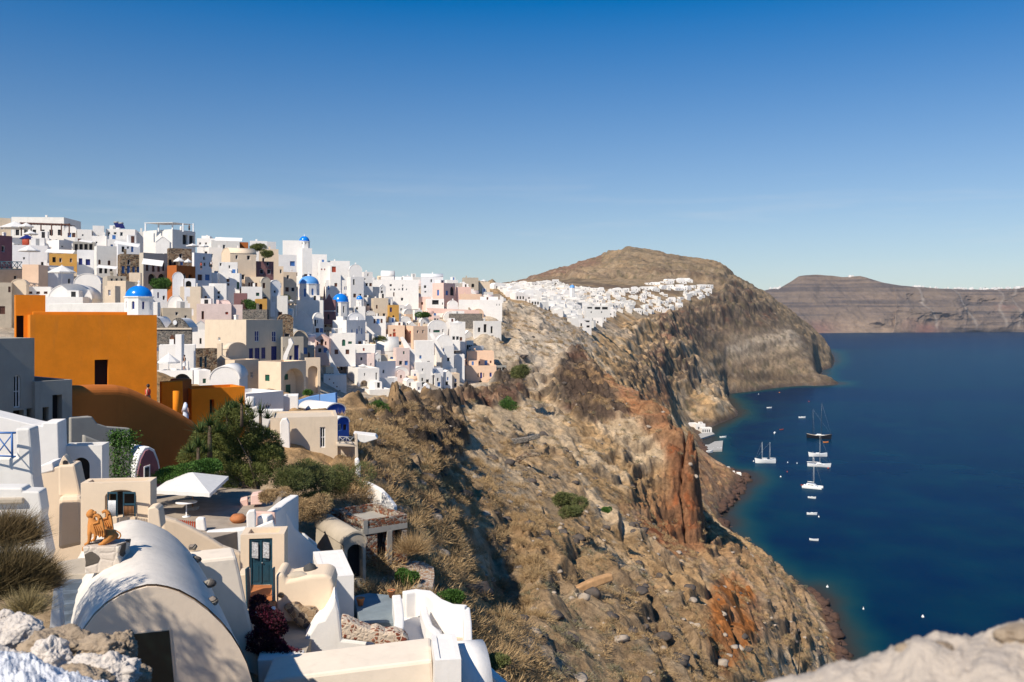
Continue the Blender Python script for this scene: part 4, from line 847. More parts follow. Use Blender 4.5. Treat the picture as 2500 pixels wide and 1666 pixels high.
hs_('cream stair block between the arched wing and the great porch', 541, 573, 632, 880, 945, 134, 38, 'C', F_=[(612, 908, 618, 922)])
# ---- church hill
hs_('tall plain white church block carrying a small blue dome', 688, 690, 737, 587, 664, 300, 12, 'W', F_=[(693, 640, 698, 648)])
church('smallest high blue dome church standing on top of the tall white block on the skyline', 743, 577, 590, 600, 303, 12.5, rot=10, wcol='k')
hs_('white sloping buttress house right of the tall church block', 735, 738, 762, 606, 668, 298, 20, 'W')
hs_('blue-shaded small house with a balcony below the tall church block', 676, 680, 724, 622, 664, 288, 22, 'W', F_=[(708, 638, 720, 650, 'w', 'b')])
hs_('cream house with an ochre-shaded round balcony left of the largest pale blue dome', 684, 690, 724, 664, 700, 268, 26, 'C', F_=[(700, 672, 706, 682)])
hs_('cream house with a tiled porch left of the largest pale blue dome', 652, 656, 692, 650, 690, 262, 16, 'C', F_=[(683, 658, 688, 668)])
hs_('two white boxes stepping on the skyline right of the church block', 756, 760, 798, 621, 664, 330, 14, 'W')
hs_('white house with three tiny red marks over its terrace', 776, 782, 812, 640, 690, 322, 20, 'W', F_=[(784, 656, 787, 660, 'w', 'r'), (791, 656, 794, 660, 'w', 'r')])
hs_('long low white house below the skyline with a grey shaded end', 796, 800, 854, 637, 676, 340, 10, 'W')
hs_('white house with one big red shutter', 804, 806, 832, 648, 690, 318, 14, 'W', F_=[(810, 651, 820, 665, 'w', 'r')])
hs_('white barrel-vaulted house with three narrow windows on the skyline', 850, 853, 884, 646, 690, 330, 20, 'W', 'vf', F_=[(867, 658, 870, 664), (872, 652, 876, 665), (878, 658, 881, 664)], rise=2.2)
hs_('white house with a deep arched gateway below the three-window vault', 846, 856, 888, 676, 716, 310, 30, 'W', F_=[(862, 682, 866, 696, 'd'), (878, 672, 885, 688, 'o', 'k', 1)])
hs_('small white house left of the skyline vault with four tiny windows', 884, 888, 910, 664, 690, 350, 24, 'W', F_=[(897, 668, 900, 675), (889, 680, 893, 684)])
hs_('white vault lying lengthwise on the skyline, with four tiny windows in a line', 928, 930, 962, 661, 684, 400, 4, 'W', 'vs', F_=[(934, 669, 936, 671), (939, 669, 941, 671), (946, 669, 949, 672), (954, 669, 956, 671)], D=6)
hs_('long white row with square dark windows below the skyline vault', 904, 908, 1022, 683, 726, 372, 8, 'W', F_=[(951, 694, 957, 700), (953, 705, 956, 710), (961, 705, 965, 710), (973, 705, 976, 709), (981, 703, 985, 710), (982, 695, 985, 700), (991, 705, 994, 709), (960, 714, 963, 724, 'd', 'w')])
hs_('small white chapel front with a peaked gable and two low windows', 924, 926, 942, 694, 724, 366, 30, 'W', 'gf', F_=[(931, 702, 934, 707), (930, 710, 935, 722, 'd')])
hs_('stone-grey barn-like house left of the gabled chapel front', 862, 876, 926, 700, 730, 352, 24, 'A', F_=[(906, 710, 908, 714)])
church('largest pale blue dome on a tall white octagonal drum', 754, 674, 694, 734, 282, 24.5, dmat=DOMEL, rot=12, wcol='b', drum_base=6)
hs_('white stepped nave under the largest pale blue dome', 720, 724, 789, 733, 800, 276, 10, 'W')
hs_('row of white cottages with pale blue doors behind the red belfry', 792, 796, 850, 684, 712, 318, 14, 'W', F_=[(800, 698, 804, 708, 'd', 'b'), (811, 698, 815, 706, 'w', 'b'), (822, 698, 825, 708, 'd', 'b'), (840, 700, 842, 708, 'd', 'b'), (844, 699, 847, 708, 'w', 'b')])
church('glossy blue dome right of the dark red belfry', 831, 717, 738, 772, 290, 20, rot=14, wcol='k', drum_base=4)
church('tiny blue dome on a slim white bell tower', 878, 722, 732, 758, 300, 8, sides=6, rot=10, wcol='k')
hs_('white front with an arched niche under the slim bell tower', 864, 866, 892, 748, 790, 294, 12, 'W', F_=[(869, 750, 874, 756, 'o', 'k', 1)])
hs_('white cubes with a blue-shaded front below the glossy blue dome', 812, 846, 892, 782, 832, 268, 42, 'W', F_=[(858, 805, 861, 817, 'd', 'b'), (870, 803, 874, 816, 'd', 'b'), (876, 796, 879, 808), (882, 802, 885, 816, 'd', 'b')])
hs_('scalloped grey-white gable wall behind the blue-shaded front', 846, 848, 890, 764, 800, 276, 30, 'B', 'vf', F_=[(857, 775, 861, 783, 'w', 'k', 1), (870, 772, 873, 780), (884, 782, 887, 788)])
hs_('small pink chapel with a gabled front and a narrow belfry', 767, 769, 803, 817, 848, 244, 6, 'K', 'gf', F_=[(782, 829, 789, 844, 'd', 'w'), (773, 835, 777, 843, 'w', 'w'), (793, 834, 797, 843, 'w', 'w')], D=7, rise=1.3)
hs_('white domed shed left of the pink chapel', 746, 748, 770, 818, 848, 248, 10, 'W', 'vs', F_=[(763, 834, 765, 838)])
hs_('white house with an arched bottle-green door', 800, 804, 868, 814, 852, 250, 10, 'W', F_=[(835, 829, 843, 845, 'd', 'g', 1), (850, 834, 859, 840, 'w', 'g'), (816, 814, 821, 820, 'w', 'k')])
hs_('white arched twin-window house left of the red belfry', 762, 766, 790, 764, 800, 270, 26, 'W', 'vf', F_=[(768, 781, 772, 797, 'd'), (774, 781, 776, 790)], rise=2)
hs_('white sloping-roofed house above the tumbled stones', 706, 712, 764, 760, 812, 262, 12, 'W', 'gf')
hs_('peach block on a white terrace under the largest pale blue dome', 718, 720, 736, 745, 768, 284, 8, 'P')
hs_('stone vault ruin with a black arch right of the mansion', 676, 680, 716, 768, 812, 170, 20, 's', 'vf', F_=[(682, 772, 697, 796, 'o', 'k', 1)])
hs_('grey vaulted shed with a black arch behind the side house', 712, 716, 752, 808, 846, 176, 22, 'T', 'vf', F_=[(722, 812, 742, 828, 'o', 'k', 1)], rise=2)
# ---- middle right: under the bushes
hs_('white house with a wide blue three-part window', 892, 895, 942, 772, 822, 300, 8, 'W', F_=[(912, 779, 917, 790, 'w', 'w'), (919, 779, 927, 791, 'd', 'b'), (929, 779, 934, 789, 'w', 'w'), (944, 790, 946, 800)])
hs_('sand cottages with dark doorways right of the slim bell tower', 906, 912, 948, 728, 764, 330, 18, 'E', F_=[(918, 745, 922, 754, 'd', 'w'), (902, 742, 905, 746)])
hs_('tiny ochre house with a blue door in a curved wall', 946, 950, 974, 745, 778, 326, 24, 'O', F_=[(952, 751, 957, 762, 'd', 'n'), (958, 770, 963, 784, 'd', 'k', 1)])
hs_('apricot cottage with vermilion doors and windows', 945, 948, 988, 795, 832, 300, 10, 'P', F_=[(959, 812, 966, 825, 'd', 'r'), (960, 804, 965, 810, 'w', 'r'), (951, 816, 956, 822, 'w', 'r')])
hs_('apricot house with an olive-brown side and two small dark windows', 986, 1009, 1044, 797, 840, 302, 34, 'P', F_=[(1018, 807, 1022, 814), (1031, 806, 1035, 814), (1031, 797, 1035, 802)], L_=[(987, 806, 992, 817, 'd', 'r'), (999, 808, 1003, 815, 'w', 'r')])
hs_('cylindrical-looking white cistern house below the apricot cottages', 916, 918, 974, 824, 870, 282, 10, 'A', 'vs')
hs_('small pink-tinted house with a green shutter on the stair path', 960, 968, 1000, 850, 880, 276, 20, 'R', F_=[(984, 858, 988, 865, 'w', 'g')])
hs_('white house with a rounded porch beside the apricot block', 1042, 1045, 1092, 782, 826, 318, 22, 'W', 'vf', F_=[(1048, 803, 1051, 812), (1058, 806, 1074, 812, 'w', 'g'), (1075, 787, 1079, 798), (1080, 804, 1083, 812)], rise=3)
hs_('white terraced box with a flat white parasol', 1088, 1098, 1136, 786, 822, 320, 12, 'W', F_=[(1092, 788, 1095, 795, 'w', 'b')])
hs_('low white box right of the rounded porch, with a shaded right side', 1098, 1100, 1122, 795, 820, 310, 8, 'W', D=6)
hs_('roofless grey stone house with buttressed bays', 1096, 1098, 1178, 766, 806, 352, 6, 'g', F_=[(1180, 772, 1184, 780, 'w', 'k', 1)])
hs_('ruined plaster house with three tall black doorways', 1155, 1158, 1224, 784, 818, 342, 14, 'A', F_=[(1167, 800, 1173, 811, 'o'), (1181, 792, 1188, 812, 'o'), (1198, 797, 1203, 814, 'o')])
hs_('lavender barrel-vaulted mansion on the skyline', 1026, 1028, 1082, 668, 742, 400, 6, 'B', 'vs', F_=[(1051, 682, 1055, 690), (1036, 711, 1041, 715), (1035, 697, 1041, 704)], D=8, rise=1.5)
hs_('salmon pink house with a tall arched loggia', 1056, 1083, 1111, 691, 752, 384, 36, 'K', F_=[(1088, 710, 1094, 721, 'w', 'b'), (1099, 700, 1109, 722, 'o', 'k', 1)], L_=[(1067, 708, 1072, 722, 'w', 'b')])
hs_('salmon pink retaining-wall house left of the palm', 1006, 1008, 1052, 725, 762, 376, 8, 'K')
hs_('pink house with a lunette window right of the arched loggia', 1110, 1113, 1150, 701, 740, 392, 8, 'K', F_=[(1130, 722, 1141, 730, 'w', 'k', 1)])
hs_('peach house with a dark mouth-like arch', 1122, 1126, 1176, 718, 750, 380, 12, 'P', F_=[(1131, 736, 1134, 740), (1139, 738, 1143, 742), (1158, 733, 1161, 738)])
hs_('tuff house with a cave door at the right end of the skyline', 1128, 1132, 1168, 678, 712, 430, 10, 'T', F_=[(1151, 693, 1158, 702, 'o', 'k', 1)])
hs_('white cream house at the right end of the ridge with two flat parasols', 1166, 1170, 1196, 688, 712, 436, 12, 'C', F_=[(1169, 699, 1172, 703)])
hs_('long white terrace house with a dark opening and a curved front wall', 1038, 1042, 1084, 730, 762, 366, 8, 'W', F_=[(1055, 733, 1071, 744, 'o'), (1079, 739, 1082, 745)])
hs_('small white house with a black door beside the pink terraces', 1091, 1094, 1118, 734, 760, 364, 12, 'W', 'vf', F_=[(1094, 738, 1097, 750, 'd'), (1104, 741, 1107, 745)])
hs_('long white wall house running along the foot of the peach house', 1118, 1120, 1226, 732, 756, 372, 4, 'W', F_=[(1212, 742, 1214, 747), (1218, 742, 1220, 747)], D=5)
hs_('peach pink house with four windows on the bare cliff', 1139, 1142, 1206, 858, 900, 318, 6, 'P', F_=[(1154, 881, 1160, 890, 'w', 'b'), (1169, 882, 1172, 888, 'w', 'w'), (1183, 880, 1190, 892, 'w', 'b'), (1196, 881, 1200, 887, 'w', 'w')], D=6)
hs_('peach pink lower storey with navy doors and a dark arch', 1136, 1138, 1212, 893, 944, 312, 6, 'P', F_=[(1166, 911, 1169, 921, 'w', 'w'), (1172, 910, 1177, 924, 'd', 'n'), (1180, 911, 1182, 921, 'w', 'w'), (1195, 910, 1201, 921, 'w', 'n'), (1168, 930, 1178, 942, 'o', 'k', 1), (1195, 932, 1200, 938, 'w', 'n')], D=7)
hs_('open grey concrete frame house leaning on the peach pink one', 1210, 1212, 1236, 893, 920, 316, 12, 'Y', F_=[(1216, 898, 1224, 905, 'o'), (1226, 897, 1233, 905, 'o'), (1216, 908, 1224, 916, 'o')])
hs_('white house with two dark doors left of the peach pink house', 1048, 1054, 1092, 868, 905, 306, 12, 'A', F_=[(1054, 886, 1060, 898, 'd', 'b'), (1064, 889, 1068, 897), (1075, 888, 1078, 902, 'd')])
hs_('white house with pillared dark porch left of the peach pink house', 1086, 1090, 1134, 866, 905, 304, 10, 'W', F_=[(1088, 879, 1097, 900, 'o'), (1101, 883, 1105, 897, 'd'), (1107, 883, 1109, 890)])
hs_('white arched grotto house with a red-brown hollow', 1060, 1066, 1106, 818, 862, 304, 14, 'W', 'vf', F_=[(1077, 826, 1091, 838, 'o', 'w', 1)], rise=3)
hs_('pale house with an L-shaped stair under the apricot block', 1010, 1014, 1060, 832, 880, 292, 12, 'W', F_=[(1024, 868, 1029, 876, 'w', 'b')])
hs_('bright white house on the stair path with a blue door', 1078, 1080, 1108, 845, 872, 300, 20, 'W', F_=[(1075, 850, 1079, 862, 'd'), (1082, 850, 1085, 858, 'w', 'b')])
hs_('white cube low on the stair path with a small blue shutter', 1050, 1054, 1082, 900, 935, 282, 18, 'B', F_=[(1060, 905, 1064, 908, 'w', 'b')])
hs_('white cube with black windows lowest on the stair path', 1010, 1014, 1056, 885, 925, 278, 20, 'W', F_=[(1030, 900, 1034, 906)])
# ---- little houses spilling down the cliff path
for i, (u, vt, vb, w, Y, mt, w1) in enumerate(((1012, 905, 922, 16, 268, 'W', 'white cube with a flat roof, topmost on the cliff path'), (1030, 912, 932, 18, 264, 'A', 'weathered box, second on the cliff path'), (1000, 925, 944, 20, 258, 'W', 'white house left of the cliff path bend'), (1022, 934, 954, 16, 254, 'W', 'white cube at the cliff path bend'), (1042, 938, 956, 14, 256, 'B', 'small white box right of the cliff path bend'), (1034, 955, 975, 16, 246, 'W', 'white cube below the cliff path bend'), (1052, 960, 982, 13, 244, 'W', 'narrow white house beside the lower cliff path'), (1040, 976, 996, 14, 238, 'A', 'weathered white hut on the lower cliff path'), (1056, 984, 1008, 12, 234, 'W', 'slim white tower lowest on the cliff path'), (1092, 905, 930, 24, 284, 'W', 'white terrace house under the pillared dark porch'), (1112, 912, 934, 20, 286, 'C', 'cream house between the dark porch and the peach pink house'), (1068, 912, 932, 18, 280, 'W', 'white house with a blue door under the two dark doors'), (978, 905, 925, 22, 262, 'R', 'pink-tinted house at the top left of the cliff path'), (960, 922, 942, 20, 252, 'W', 'white house left of the pink-tinted path house'))):
    hs_(w1, u-w/2, u-w/2+3, u+w/2, vt, vb, Y, 14+i*5 % 20, mt, ['flat', 'flat', 'vf', 'flat', 'gf'][i % 5], F_=[(u-1, vb-9, u+3, vb-1, 'd', 'bkwnb'[i % 5], 0)], D=4)
# ---- the white and pink terraces in the middle
hs_('white upper storey with a balustraded roof over the pale pink front', 790, 796, 916, 843, 905, 262, 6, 'W', F_=[(822, 843, 828, 851, 'w', 'r'), (886, 850, 890, 857, 'w', 'r')], D=8)
hs_('pale pink house front with seven small doors and windows', 826, 828, 914, 864, 910, 254, 6, 'R', F_=[(841, 872, 848, 881, 'w', 'k'), (879, 872, 885, 881, 'w', 'k'), (831, 890, 836, 904, 'd', 'k'), (842, 889, 848, 904, 'd', 'r'), (854, 889, 859, 898, 'w', 'w'), (869, 891, 874, 898, 'w', 'k'), (878, 890, 885, 899, 'd', 'w'), (891, 889, 895, 897, 'w', 'w'), (904, 887, 907, 893, 'w')], D=5)
hs_('white storey with two cream arched porches below the pale pink front', 829, 874, 926, 900, 966, 240, 24, 'W', F_=[(880, 929, 898, 958, 'p', 'w', 1), (889, 911, 892, 918), (917, 910, 921, 928, 'w')], L_=[(850, 932, 867, 956, 'p', 'w', 1)])
hs_('white lowest storey with small square windows over the dry bushes', 860, 902, 956, 952, 992, 232, 26, 'W', F_=[(919, 966, 923, 978, 'd'), (933, 966, 944, 980, 'w', 'w')], L_=[(874, 976, 878, 980), (883, 975, 888, 981)])
hs_('white house with blue-shaded side at the right of the arched porches', 912, 916, 962, 925, 965, 246, 34, 'W', F_=[(918, 940, 921, 947)])
hs_('small white gabled hut right of the pale pink front', 912, 914, 930, 862, 890, 262, 24, 'W', 'gf', F_=[(924, 876, 927, 884)])
hs_('blue-shaded white house under the gabled hut', 914, 918, 966, 884, 925, 256, 36, 'B', F_=[(934, 903, 939, 912, 'w', 'k', 1)])
hs_('bulging white walled house left of the arched porches', 782, 790, 846, 916, 985, 228, 12, 'W', F_=[(803, 925, 806, 928, 'w', 'w'), (813, 934, 816, 937, 'w', 'w'), (821, 943, 824, 946, 'w', 'w'), (828, 953, 831, 956, 'w', 'w')])
hs_('grey concrete garage with corrugated doors right of the lowest white storey', 952, 956, 978, 950, 982, 230, 12, 'Y', F_=[(958, 955, 974, 975, 'd', 'k')])
# long cream parapet in front of the blue dome
slab('garden_wall', 'long plain whitewashed wall right behind the top of the orange building', [(118, 742), (385, 738), (385, 782), (118, 785)], 128, 1.0, 'A', 0, 'wall', bevel=.08)
church('nearest bright blue dome church on a white octagonal drum behind the orange wall', 339, 698, 725, 765, 122, 31, rot=20, wcol='n', drum_base=2)
# stone twin vault
m_ = dict(seg=1)
def vault_top(u0, u1, v0, vp, n=12): return [(u0+(u1-u0)*k/n, v0-(v0-vp)*math.sin(math.pi*k/n)) for k in range(n+1)]
tv = empty('stone_chapel', P(425, 850, 118), 'brown stone twin-vaulted chapel front with a round window and an orange wood door', 'chapel')
slab('front_wall', None, [(350, 850)]+vault_top(350, 402, 800, 772)+vault_top(408, 462, 800, 776)+[(468, 800), (468, 850)], 118, .5, 'g', 10, parent=tv, bevel=.02)
for a_, b_, t_ in ((352, 401, 773), (409, 461, 777)): slab('vault', None, [(a_, 812)]+vault_top(a_, b_, 800, t_)+[(b_, 812)], 118.6, 7, 'W', 10, uref=350, parent=tv, bevel=.0)
slab('cornice', None, [(350, 801), (468, 801), (468, 805), (350, 805)], 117.85, .2, 'E', 10, uref=350, parent=tv, bevel=.01)
d_ = slab('door', None, [(415, 842)]+vault_top(415, 426, 824, 818)+[(426, 842)], 117.9, .15, BROWNP, 10, uref=350, parent=tv, bevel=0); slab('door_leaf', None, [(418, 842), (418, 826), (425, 826), (425, 842)], 117.85, .05, WOOD, 10, uref=350, parent=tv, bevel=0)
slab('round_window', None, [(427+5*math.cos(t*math.pi/6), 788+6*math.sin(t*math.pi/6)) for t in range(12)], 117.86, .15, WPAINT, 10, uref=350, parent=tv, bevel=0)
# the dark red belfry
bf = empty('belfry', P(803, 785, 286), 'dark red belfry block with white lines and a pointed gable beside the pale blue dome', 'belfry')
slab('tower', None, [(788, 792), (788, 732), (796, 732), (803, 718), (810, 732), (819, 732), (819, 792)], 286, 3.2, 'V', 8, parent=bf, bevel=.03)
slab('spire', None, [(789, 733), (790, 716), (791, 700), (792.5, 700), (793.5, 716), (795, 733)], 285.8, .8, 'V', 8, uref=788, parent=bf, bevel=0)
slab('stringcourse', None, [(788, 759), (819, 759), (819, 760.5), (788, 760.5)], 285.8, .2, WPAINT, 8, uref=788, parent=bf, bevel=0)
slab('door', None, [(800, 780), (800, 770), (802, 767), (804, 770), (804, 780)], 285.85, .1, DARK, 8, uref=788, parent=bf, bevel=0)
# stair walls and sloping parapets between the terraces
for lab, pts, Y, mt in (
    ('white stair parapet sloping down left of the pale pink front', [(796, 858), (800, 856), (842, 940), (846, 962), (838, 966), (812, 905)], 236, 'W'),
    ('white curved stair wall beside the greige side house', [(690, 884), (692, 868), (704, 842), (704, 828), (710, 826), (714, 834), (716, 838), (706, 858), (698, 884)], 149, 'W'),
    ('white diagonal wall above the dry garden right of the glossy blue dome', [(893, 795), (900, 800), (926, 826), (920, 826), (893, 804)], 284, 'W'),
    ('cream sloping wall at the left foot of the cream mansion', [(530, 905), (530, 840), (541, 838), (541, 868), (573, 884), (573, 900), (541, 905)], 136.5, 'C'),
    ('white stair ramp running down the cliff path between the cubes', [(1048, 815), (1056, 812), (1086, 866), (1075, 872)], 298, 'W'),
    ('white zigzag stair parapet under the apricot cottages', [(976, 824), (984, 822), (1010, 860), (1060, 915), (1050, 920), (1000, 880)], 279, 'W'),
    ('white stair wall climbing right of the long terrace house', [(1126, 690), (1133, 688), (1165, 720), (1160, 724)], 405, 'W'),
    ('salmon pink garden wall along the cliff edge', [(1042, 752), (1170, 758), (1170, 770), (1046, 764)], 362, 'K')):
    slab('stair_wall', lab, pts, Y, .7, mt, 4, 'wall', 'stair and garden walls of the town', bevel=0)
# ================================================================ the many small houses between, and the far villages
rnd = random.Random(11)
def landmark(u, v):
    marks = [(339, 725, 'the near dome'), (754, 690, 'the pale dome'), (831, 735, 'the glossy dome'), (743, 585, 'the high dome'), (803, 750, 'the red belfry'), (1083, 715, 'the pink loggia'), (450, 590, 'the big hotel'), (95, 545, 'the ridge restaurant'), (645, 820, 'the cream mansion'), (590, 630, 'the sandy vault'), (870, 880, 'the pink front'), (965, 815, 'the apricot cottages'), (1170, 900, 'the peach cliff house'), (170, 715, 'the big vault'), (1055, 690, 'the lavender mansion'), (520, 755, 'the rose house'), (1190, 800, 'the plaster ruin'), (940, 672, 'the skyline vault')]
    m_ = min(marks, key=lambda q: (q[0]-u)**2+(q[1]-v)**2*1.6); du, dv = u-m_[0], v-m_[1]
    s_ = ('right of' if du > 0 else 'left of') if abs(du) > abs(dv)*.9 else ('below' if dv > 0 else 'above')
    far_ = 'close '+s_ if s_ in ('below', 'above') and math.hypot(du, dv) < 45 else ('just '+s_ if math.hypot(du, dv) < 45 else 'well '+s_)
    return far_+' '+m_[2]
def clash(u0, u1, v0, v1, Y):
    for a in REG:
        ov = max(0, min(u1, a[1])-max(u0, a[0]))*max(0, min(v1, a[3])-max(v0, a[2])); ar = (u1-u0)*(v1-v0)
        if ov > .62*ar and Y > a[4]: return True
        if ov > .10*ar and abs(Y-a[4]) < 4.5: return True
        if ov > .32*min(ar, (a[1]-a[0])*(a[3]-a[2])) and Y <= a[4]: return True
    return False
fills = []; used_l = {}
BAND = [(0, 480, 100, 232), (300, 700, 130, 262), (560, 820, 180, 330), (700, 1000, 230, 400), (880, 1230, 262, 480)]
tries = 0
while len(fills) < 260 and tries < 30000:
    tries += 1; b = rnd.choice(BAND); u = rnd.uniform(b[0]-10, b[1]); Y = math.exp(rnd.uniform(math.log(b[2]), math.log(b[3])))
    X = (u-U0)*Y/F; z = ground(X, Y); v = V0-(z-H)*F/Y
    if not inpoly(np.array([u]), np.array([v]), TOWN)[0] or (u > 1180 and v > 760) or (u < 395 and v > 700) or (u < 560 and v > 870) or (u < 800 and v > 900) or v > 945: continue
    wm = rnd.uniform(2.4, 5.6); hm = rnd.uniform(2.8, 4.6); w_ = wm*F/Y; h_ = hm*F/Y
    if Y < 130: continue
    if clash(u-w_/2, u+w_/2, v-h_, v-h_*.1, Y): continue
    phi = rnd.choice([8, 14, 20, 26, 34, 40]); mt = rnd.choices('WABCERTKPY', [48, 16, 6, 14, 3, 7, 2, 3, 2, 1])[0]; roof = rnd.choices(['flat', 'vf', 'vs', 'gf'], [58, 20, 16, 6])[0]
    uC = u-w_*.3 if phi > 28 else u-w_*.5+.5; uL = u-w_/2 if phi > 28 else uC-1.5; uR = u+w_/2
    col_n = dict(W='bright white', A='weathered white', B='bluish white', C='cream', E='beige', R='faded rose', T='tan tuff', K='pink', P='peach', Y='grey')[mt]
    rf_n = dict(flat='flat-roofed', vf='barrel-fronted', vs='long-vaulted', gf='gabled')[roof]
    op = []; fw = uR-uC; cl = rnd.choice('kkkwwbnl'); nw = rnd.choice([1, 2, 2, 3]); vb = v; vt = v-h_; fr = fw*phi_ if (phi_ := 1) else fw
    door = rnd.random() < .6
    for k in range(nw):
        cu = uC+fw*(k+.6)/(nw+.35); ww = max(1.0*F/Y*.8, 2.2); 
        if k == 0 and door: op.append((cu-ww*.5, vb-2.0*F/Y, cu+ww*.5, vb-.05*F/Y, 'd', cl, rnd.choice([0, 0, 1])))
        else: op.append((cu-ww*.45, vb-1.95*F/Y, cu+ww*.45, vb-.95*F/Y, 'w', cl, 0))
    wn = {1: 'one opening', 2: 'two openings', 3: 'three openings'}[nw]; cn = dict(k='dark', w='brown', b='blue', n='navy', l='glazed')[cl]
    lab = f'{"small " if wm < 5.0 else "wide "}{col_n.replace(" ", "-")} {rf_n} house, {wn.split()[0]} {cn} {"openings" if nw > 1 else "opening"}, {landmark(u, v-h_/2)}'
    fills.append((lab, uL, uC, uR, vt, vb, Y, phi, mt, roof, op, u, v)); REG.append((u-w_/2, u+w_/2, v-h_, v-h_*.1, Y))
fills.sort(key=lambda f: -(f[3]-f[1])*(f[5]-f[4]))
made = sum(1 for o_ in bpy.data.objects if o_.parent is None and o_.get('category') == 'house')
few = max(0, 300-made-36); rest = fills[few:]; fills = fills[:few]
def merge_into_one(roots, name, label):
    """join the meshes of finished houses into a single stuff object"""
    vs_, fs_, ms_, sm_, mats = [], [], [], [], []
    def walk(o_, off):
        p_ = off+Vector(o_.location)
        if o_.type == 'MESH':
            b_ = len(vs_); vs_.extend([tuple(Vector(q.co)+p_) for q in o_.data.vertices]); mi_ = []
            for m_ in o_.data.materials:
                if m_ not in mats: mats.append(m_)
                mi_.append(mats.index(m_))
            for pl_ in o_.data.polygons: fs_.append([i_+b_ for i_ in pl_.vertices]); ms_.append(mi_[pl_.material_index]); sm_.append(pl_.use_smooth)
        for c_ in list(o_.children): walk(c_, p_)
        bpy.data.objects.remove(o_)
    for r_ in roots: walk(r_, Vector((0, 0, 0)))
    me = bpy.data.meshes.new(name); me.from_pydata(vs_, [], fs_)
    for m_ in mats: me.materials.append(m_)
    me.polygons.foreach_set('material_index', ms_); me.polygons.foreach_set('use_smooth', sm_); me.update(); o_ = bpy.data.objects.new(name, me); C.objects.link(o_); tag(o_, label, 'houses', None, 'stuff')
if rest: merge_into_one([house('x', f[1], f[2], f[3], f[4], f[5], f[6], f[7], None if f[7] > 28 else (f[3]-f[2])*f[6]/F*.8, f[8], f[9], f[10], reg=False, base=3)[0] for f in rest], 'small_houses', 'smallest white houses packed between the larger ones of the town')
byl = {}
for f in fills: byl.setdefault(f[0], []).append(f)
for lab, q in byl.items():
    q.sort(key=lambda f: f[11])
    for i, f in enumerate(q):
        lb = lab if len(q) == 1 else lab+', '+(['left one', 'right one'][i] if len(q) == 2 else ['left', 'middle', 'right', 'far right', 'farthest right'][min(i, 4)]+' one')
        u_, r_ = house(lb, f[1], f[2], f[3], f[4], f[5], f[6], f[7], None if f[7] > 28 else (f[3]-f[2])*f[6]/F*.8, f[8], f[9], f[10], group=T, reg=False, base=3)
# ---- second village on the headland shoulder
VG2 = [(1215,706),(1262,690),(1300,700),(1345,688),(1395,700),(1480,712),(1560,708),(1640,700),(1690,700),(1745,706),(1735,722),(1690,738),(1650,760),(1600,765),(1560,770),(1500,768),(1448,800),(1395,800),(1385,780),(1330,760),(1290,745),(1250,730)]
VG2_TOP = [(1560,700),(1600,690),(1665,684),(1720,690),(1748,706),(1640,712),(1560,712)]
white2 = []; cell = {}
def village(poly, n, y0, y1, label, group, smin=5, smax=10, slope=0, gap=5.0, hmul=1, parts_=True):
    k = 0; t_ = 0
    while k < n and t_ < 20000:
        t_ += 1; u = rnd.uniform(min(p[0] for p in poly), max(p[0] for p in poly)); Y = math.exp(rnd.uniform(math.log(y0), math.log(y1))); X = (u-U0)*Y/F; z = ground(X, Y); v = V0-(z-H)*F/Y
        if not inpoly(np.array([u]), np.array([v]), poly)[0]: continue
        # only where the ground can be seen
        vis = True
        for yy_ in np.linspace(Y*.5, Y*.985, 22):
            if V0-(ground((u-U0)*yy_/F, yy_)-H)*F/yy_ < v-3.2*F/Y: vis = False; break
        if not vis: continue
        if any((u-a)**2+((v-b_)*1.7)**2 < gap**2 for a, b_ in white2): continue
        white2.append((u, v)); w_ = rnd.uniform(smin, smax); d_ = rnd.uniform(smin, smax); h_ = rnd.uniform(3, 5.5)*hmul; a_ = R(rnd.choice([5, 12, 22, 30]))
        root = empty('village_house', (X, Y, z-1.5), label if not parts_ else label+(', left end' if u < 1330 else ', near the tiny dome' if u < 1450 else ', middle stretch' if u < 1580 else ', right end'), 'house', group, 0)
        r = Vector((math.cos(a_), math.sin(a_), 0)); l = Vector((-math.sin(a_), math.cos(a_), 0)); o = Vector((X, Y, z-2.5))-r*w_/2; n_ = Vector((math.sin(a_), -math.cos(a_), 0)); Hh = h_+2.5
        m = MB(); hs = []; nw = rnd.choice([1, 2, 2, 3])
        for q in range(nw):
            cx = w_*(q+.7)/(nw+.4); hs.append((cx-.6, cx+.6, 3.3, 5.2, 0))
        hs = [h for h in hs if h[3] < Hh-.3]
        face_with_holes(m, o, r, n_, w_, Hh, hs, .35); m.quad(o, o+l*d_, o+l*d_+Vector((0, 0, Hh)), o+Vector((0, 0, Hh))); m.quad(o+r*w_, o+r*w_+l*d_, o+r*w_+l*d_+Vector((0, 0, Hh)), o+r*w_+Vector((0, 0, Hh)))
        m.quad(o+l*d_, o+r*w_+l*d_, o+r*w_+l*d_+Vector((0, 0, Hh)), o+l*d_+Vector((0, 0, Hh))); m.build('wall', WHITE if rnd.random() < .9 else CREAM, root)
        tp = MB(); tz = o+Vector((0, 0, Hh))
        if rnd.random() < .3:
            pts = [tz+r*(w_*(1-math.cos(math.pi*i/8))/2)+Vector((0, 0, math.sin(math.pi*i/8)*w_*.22)) for i in range(9)]; tp.prism(pts, l*d_)
        else: tp.box(tz-Vector((0, 0, .02)), r*w_, l*d_, Vector((0, 0, .35)))
        tp.build('roof', WHITE, root)
        for h in hs: panel(o, r, n_, h, .35, 'o', 'k', root, False)
        k += 1
    return k
a = village([p for p in VG2], 250, 600, 1500, 'tiny white house in the packed second village', 'white houses of the second village', 5.5, 10.5, gap=3.7)
b = village(VG2_TOP, 26, 1150, 1700, 'tiny white house in the scattered upper rows of the second village', 'upper houses of the second village', 8, 14, gap=4.5, parts_=False)
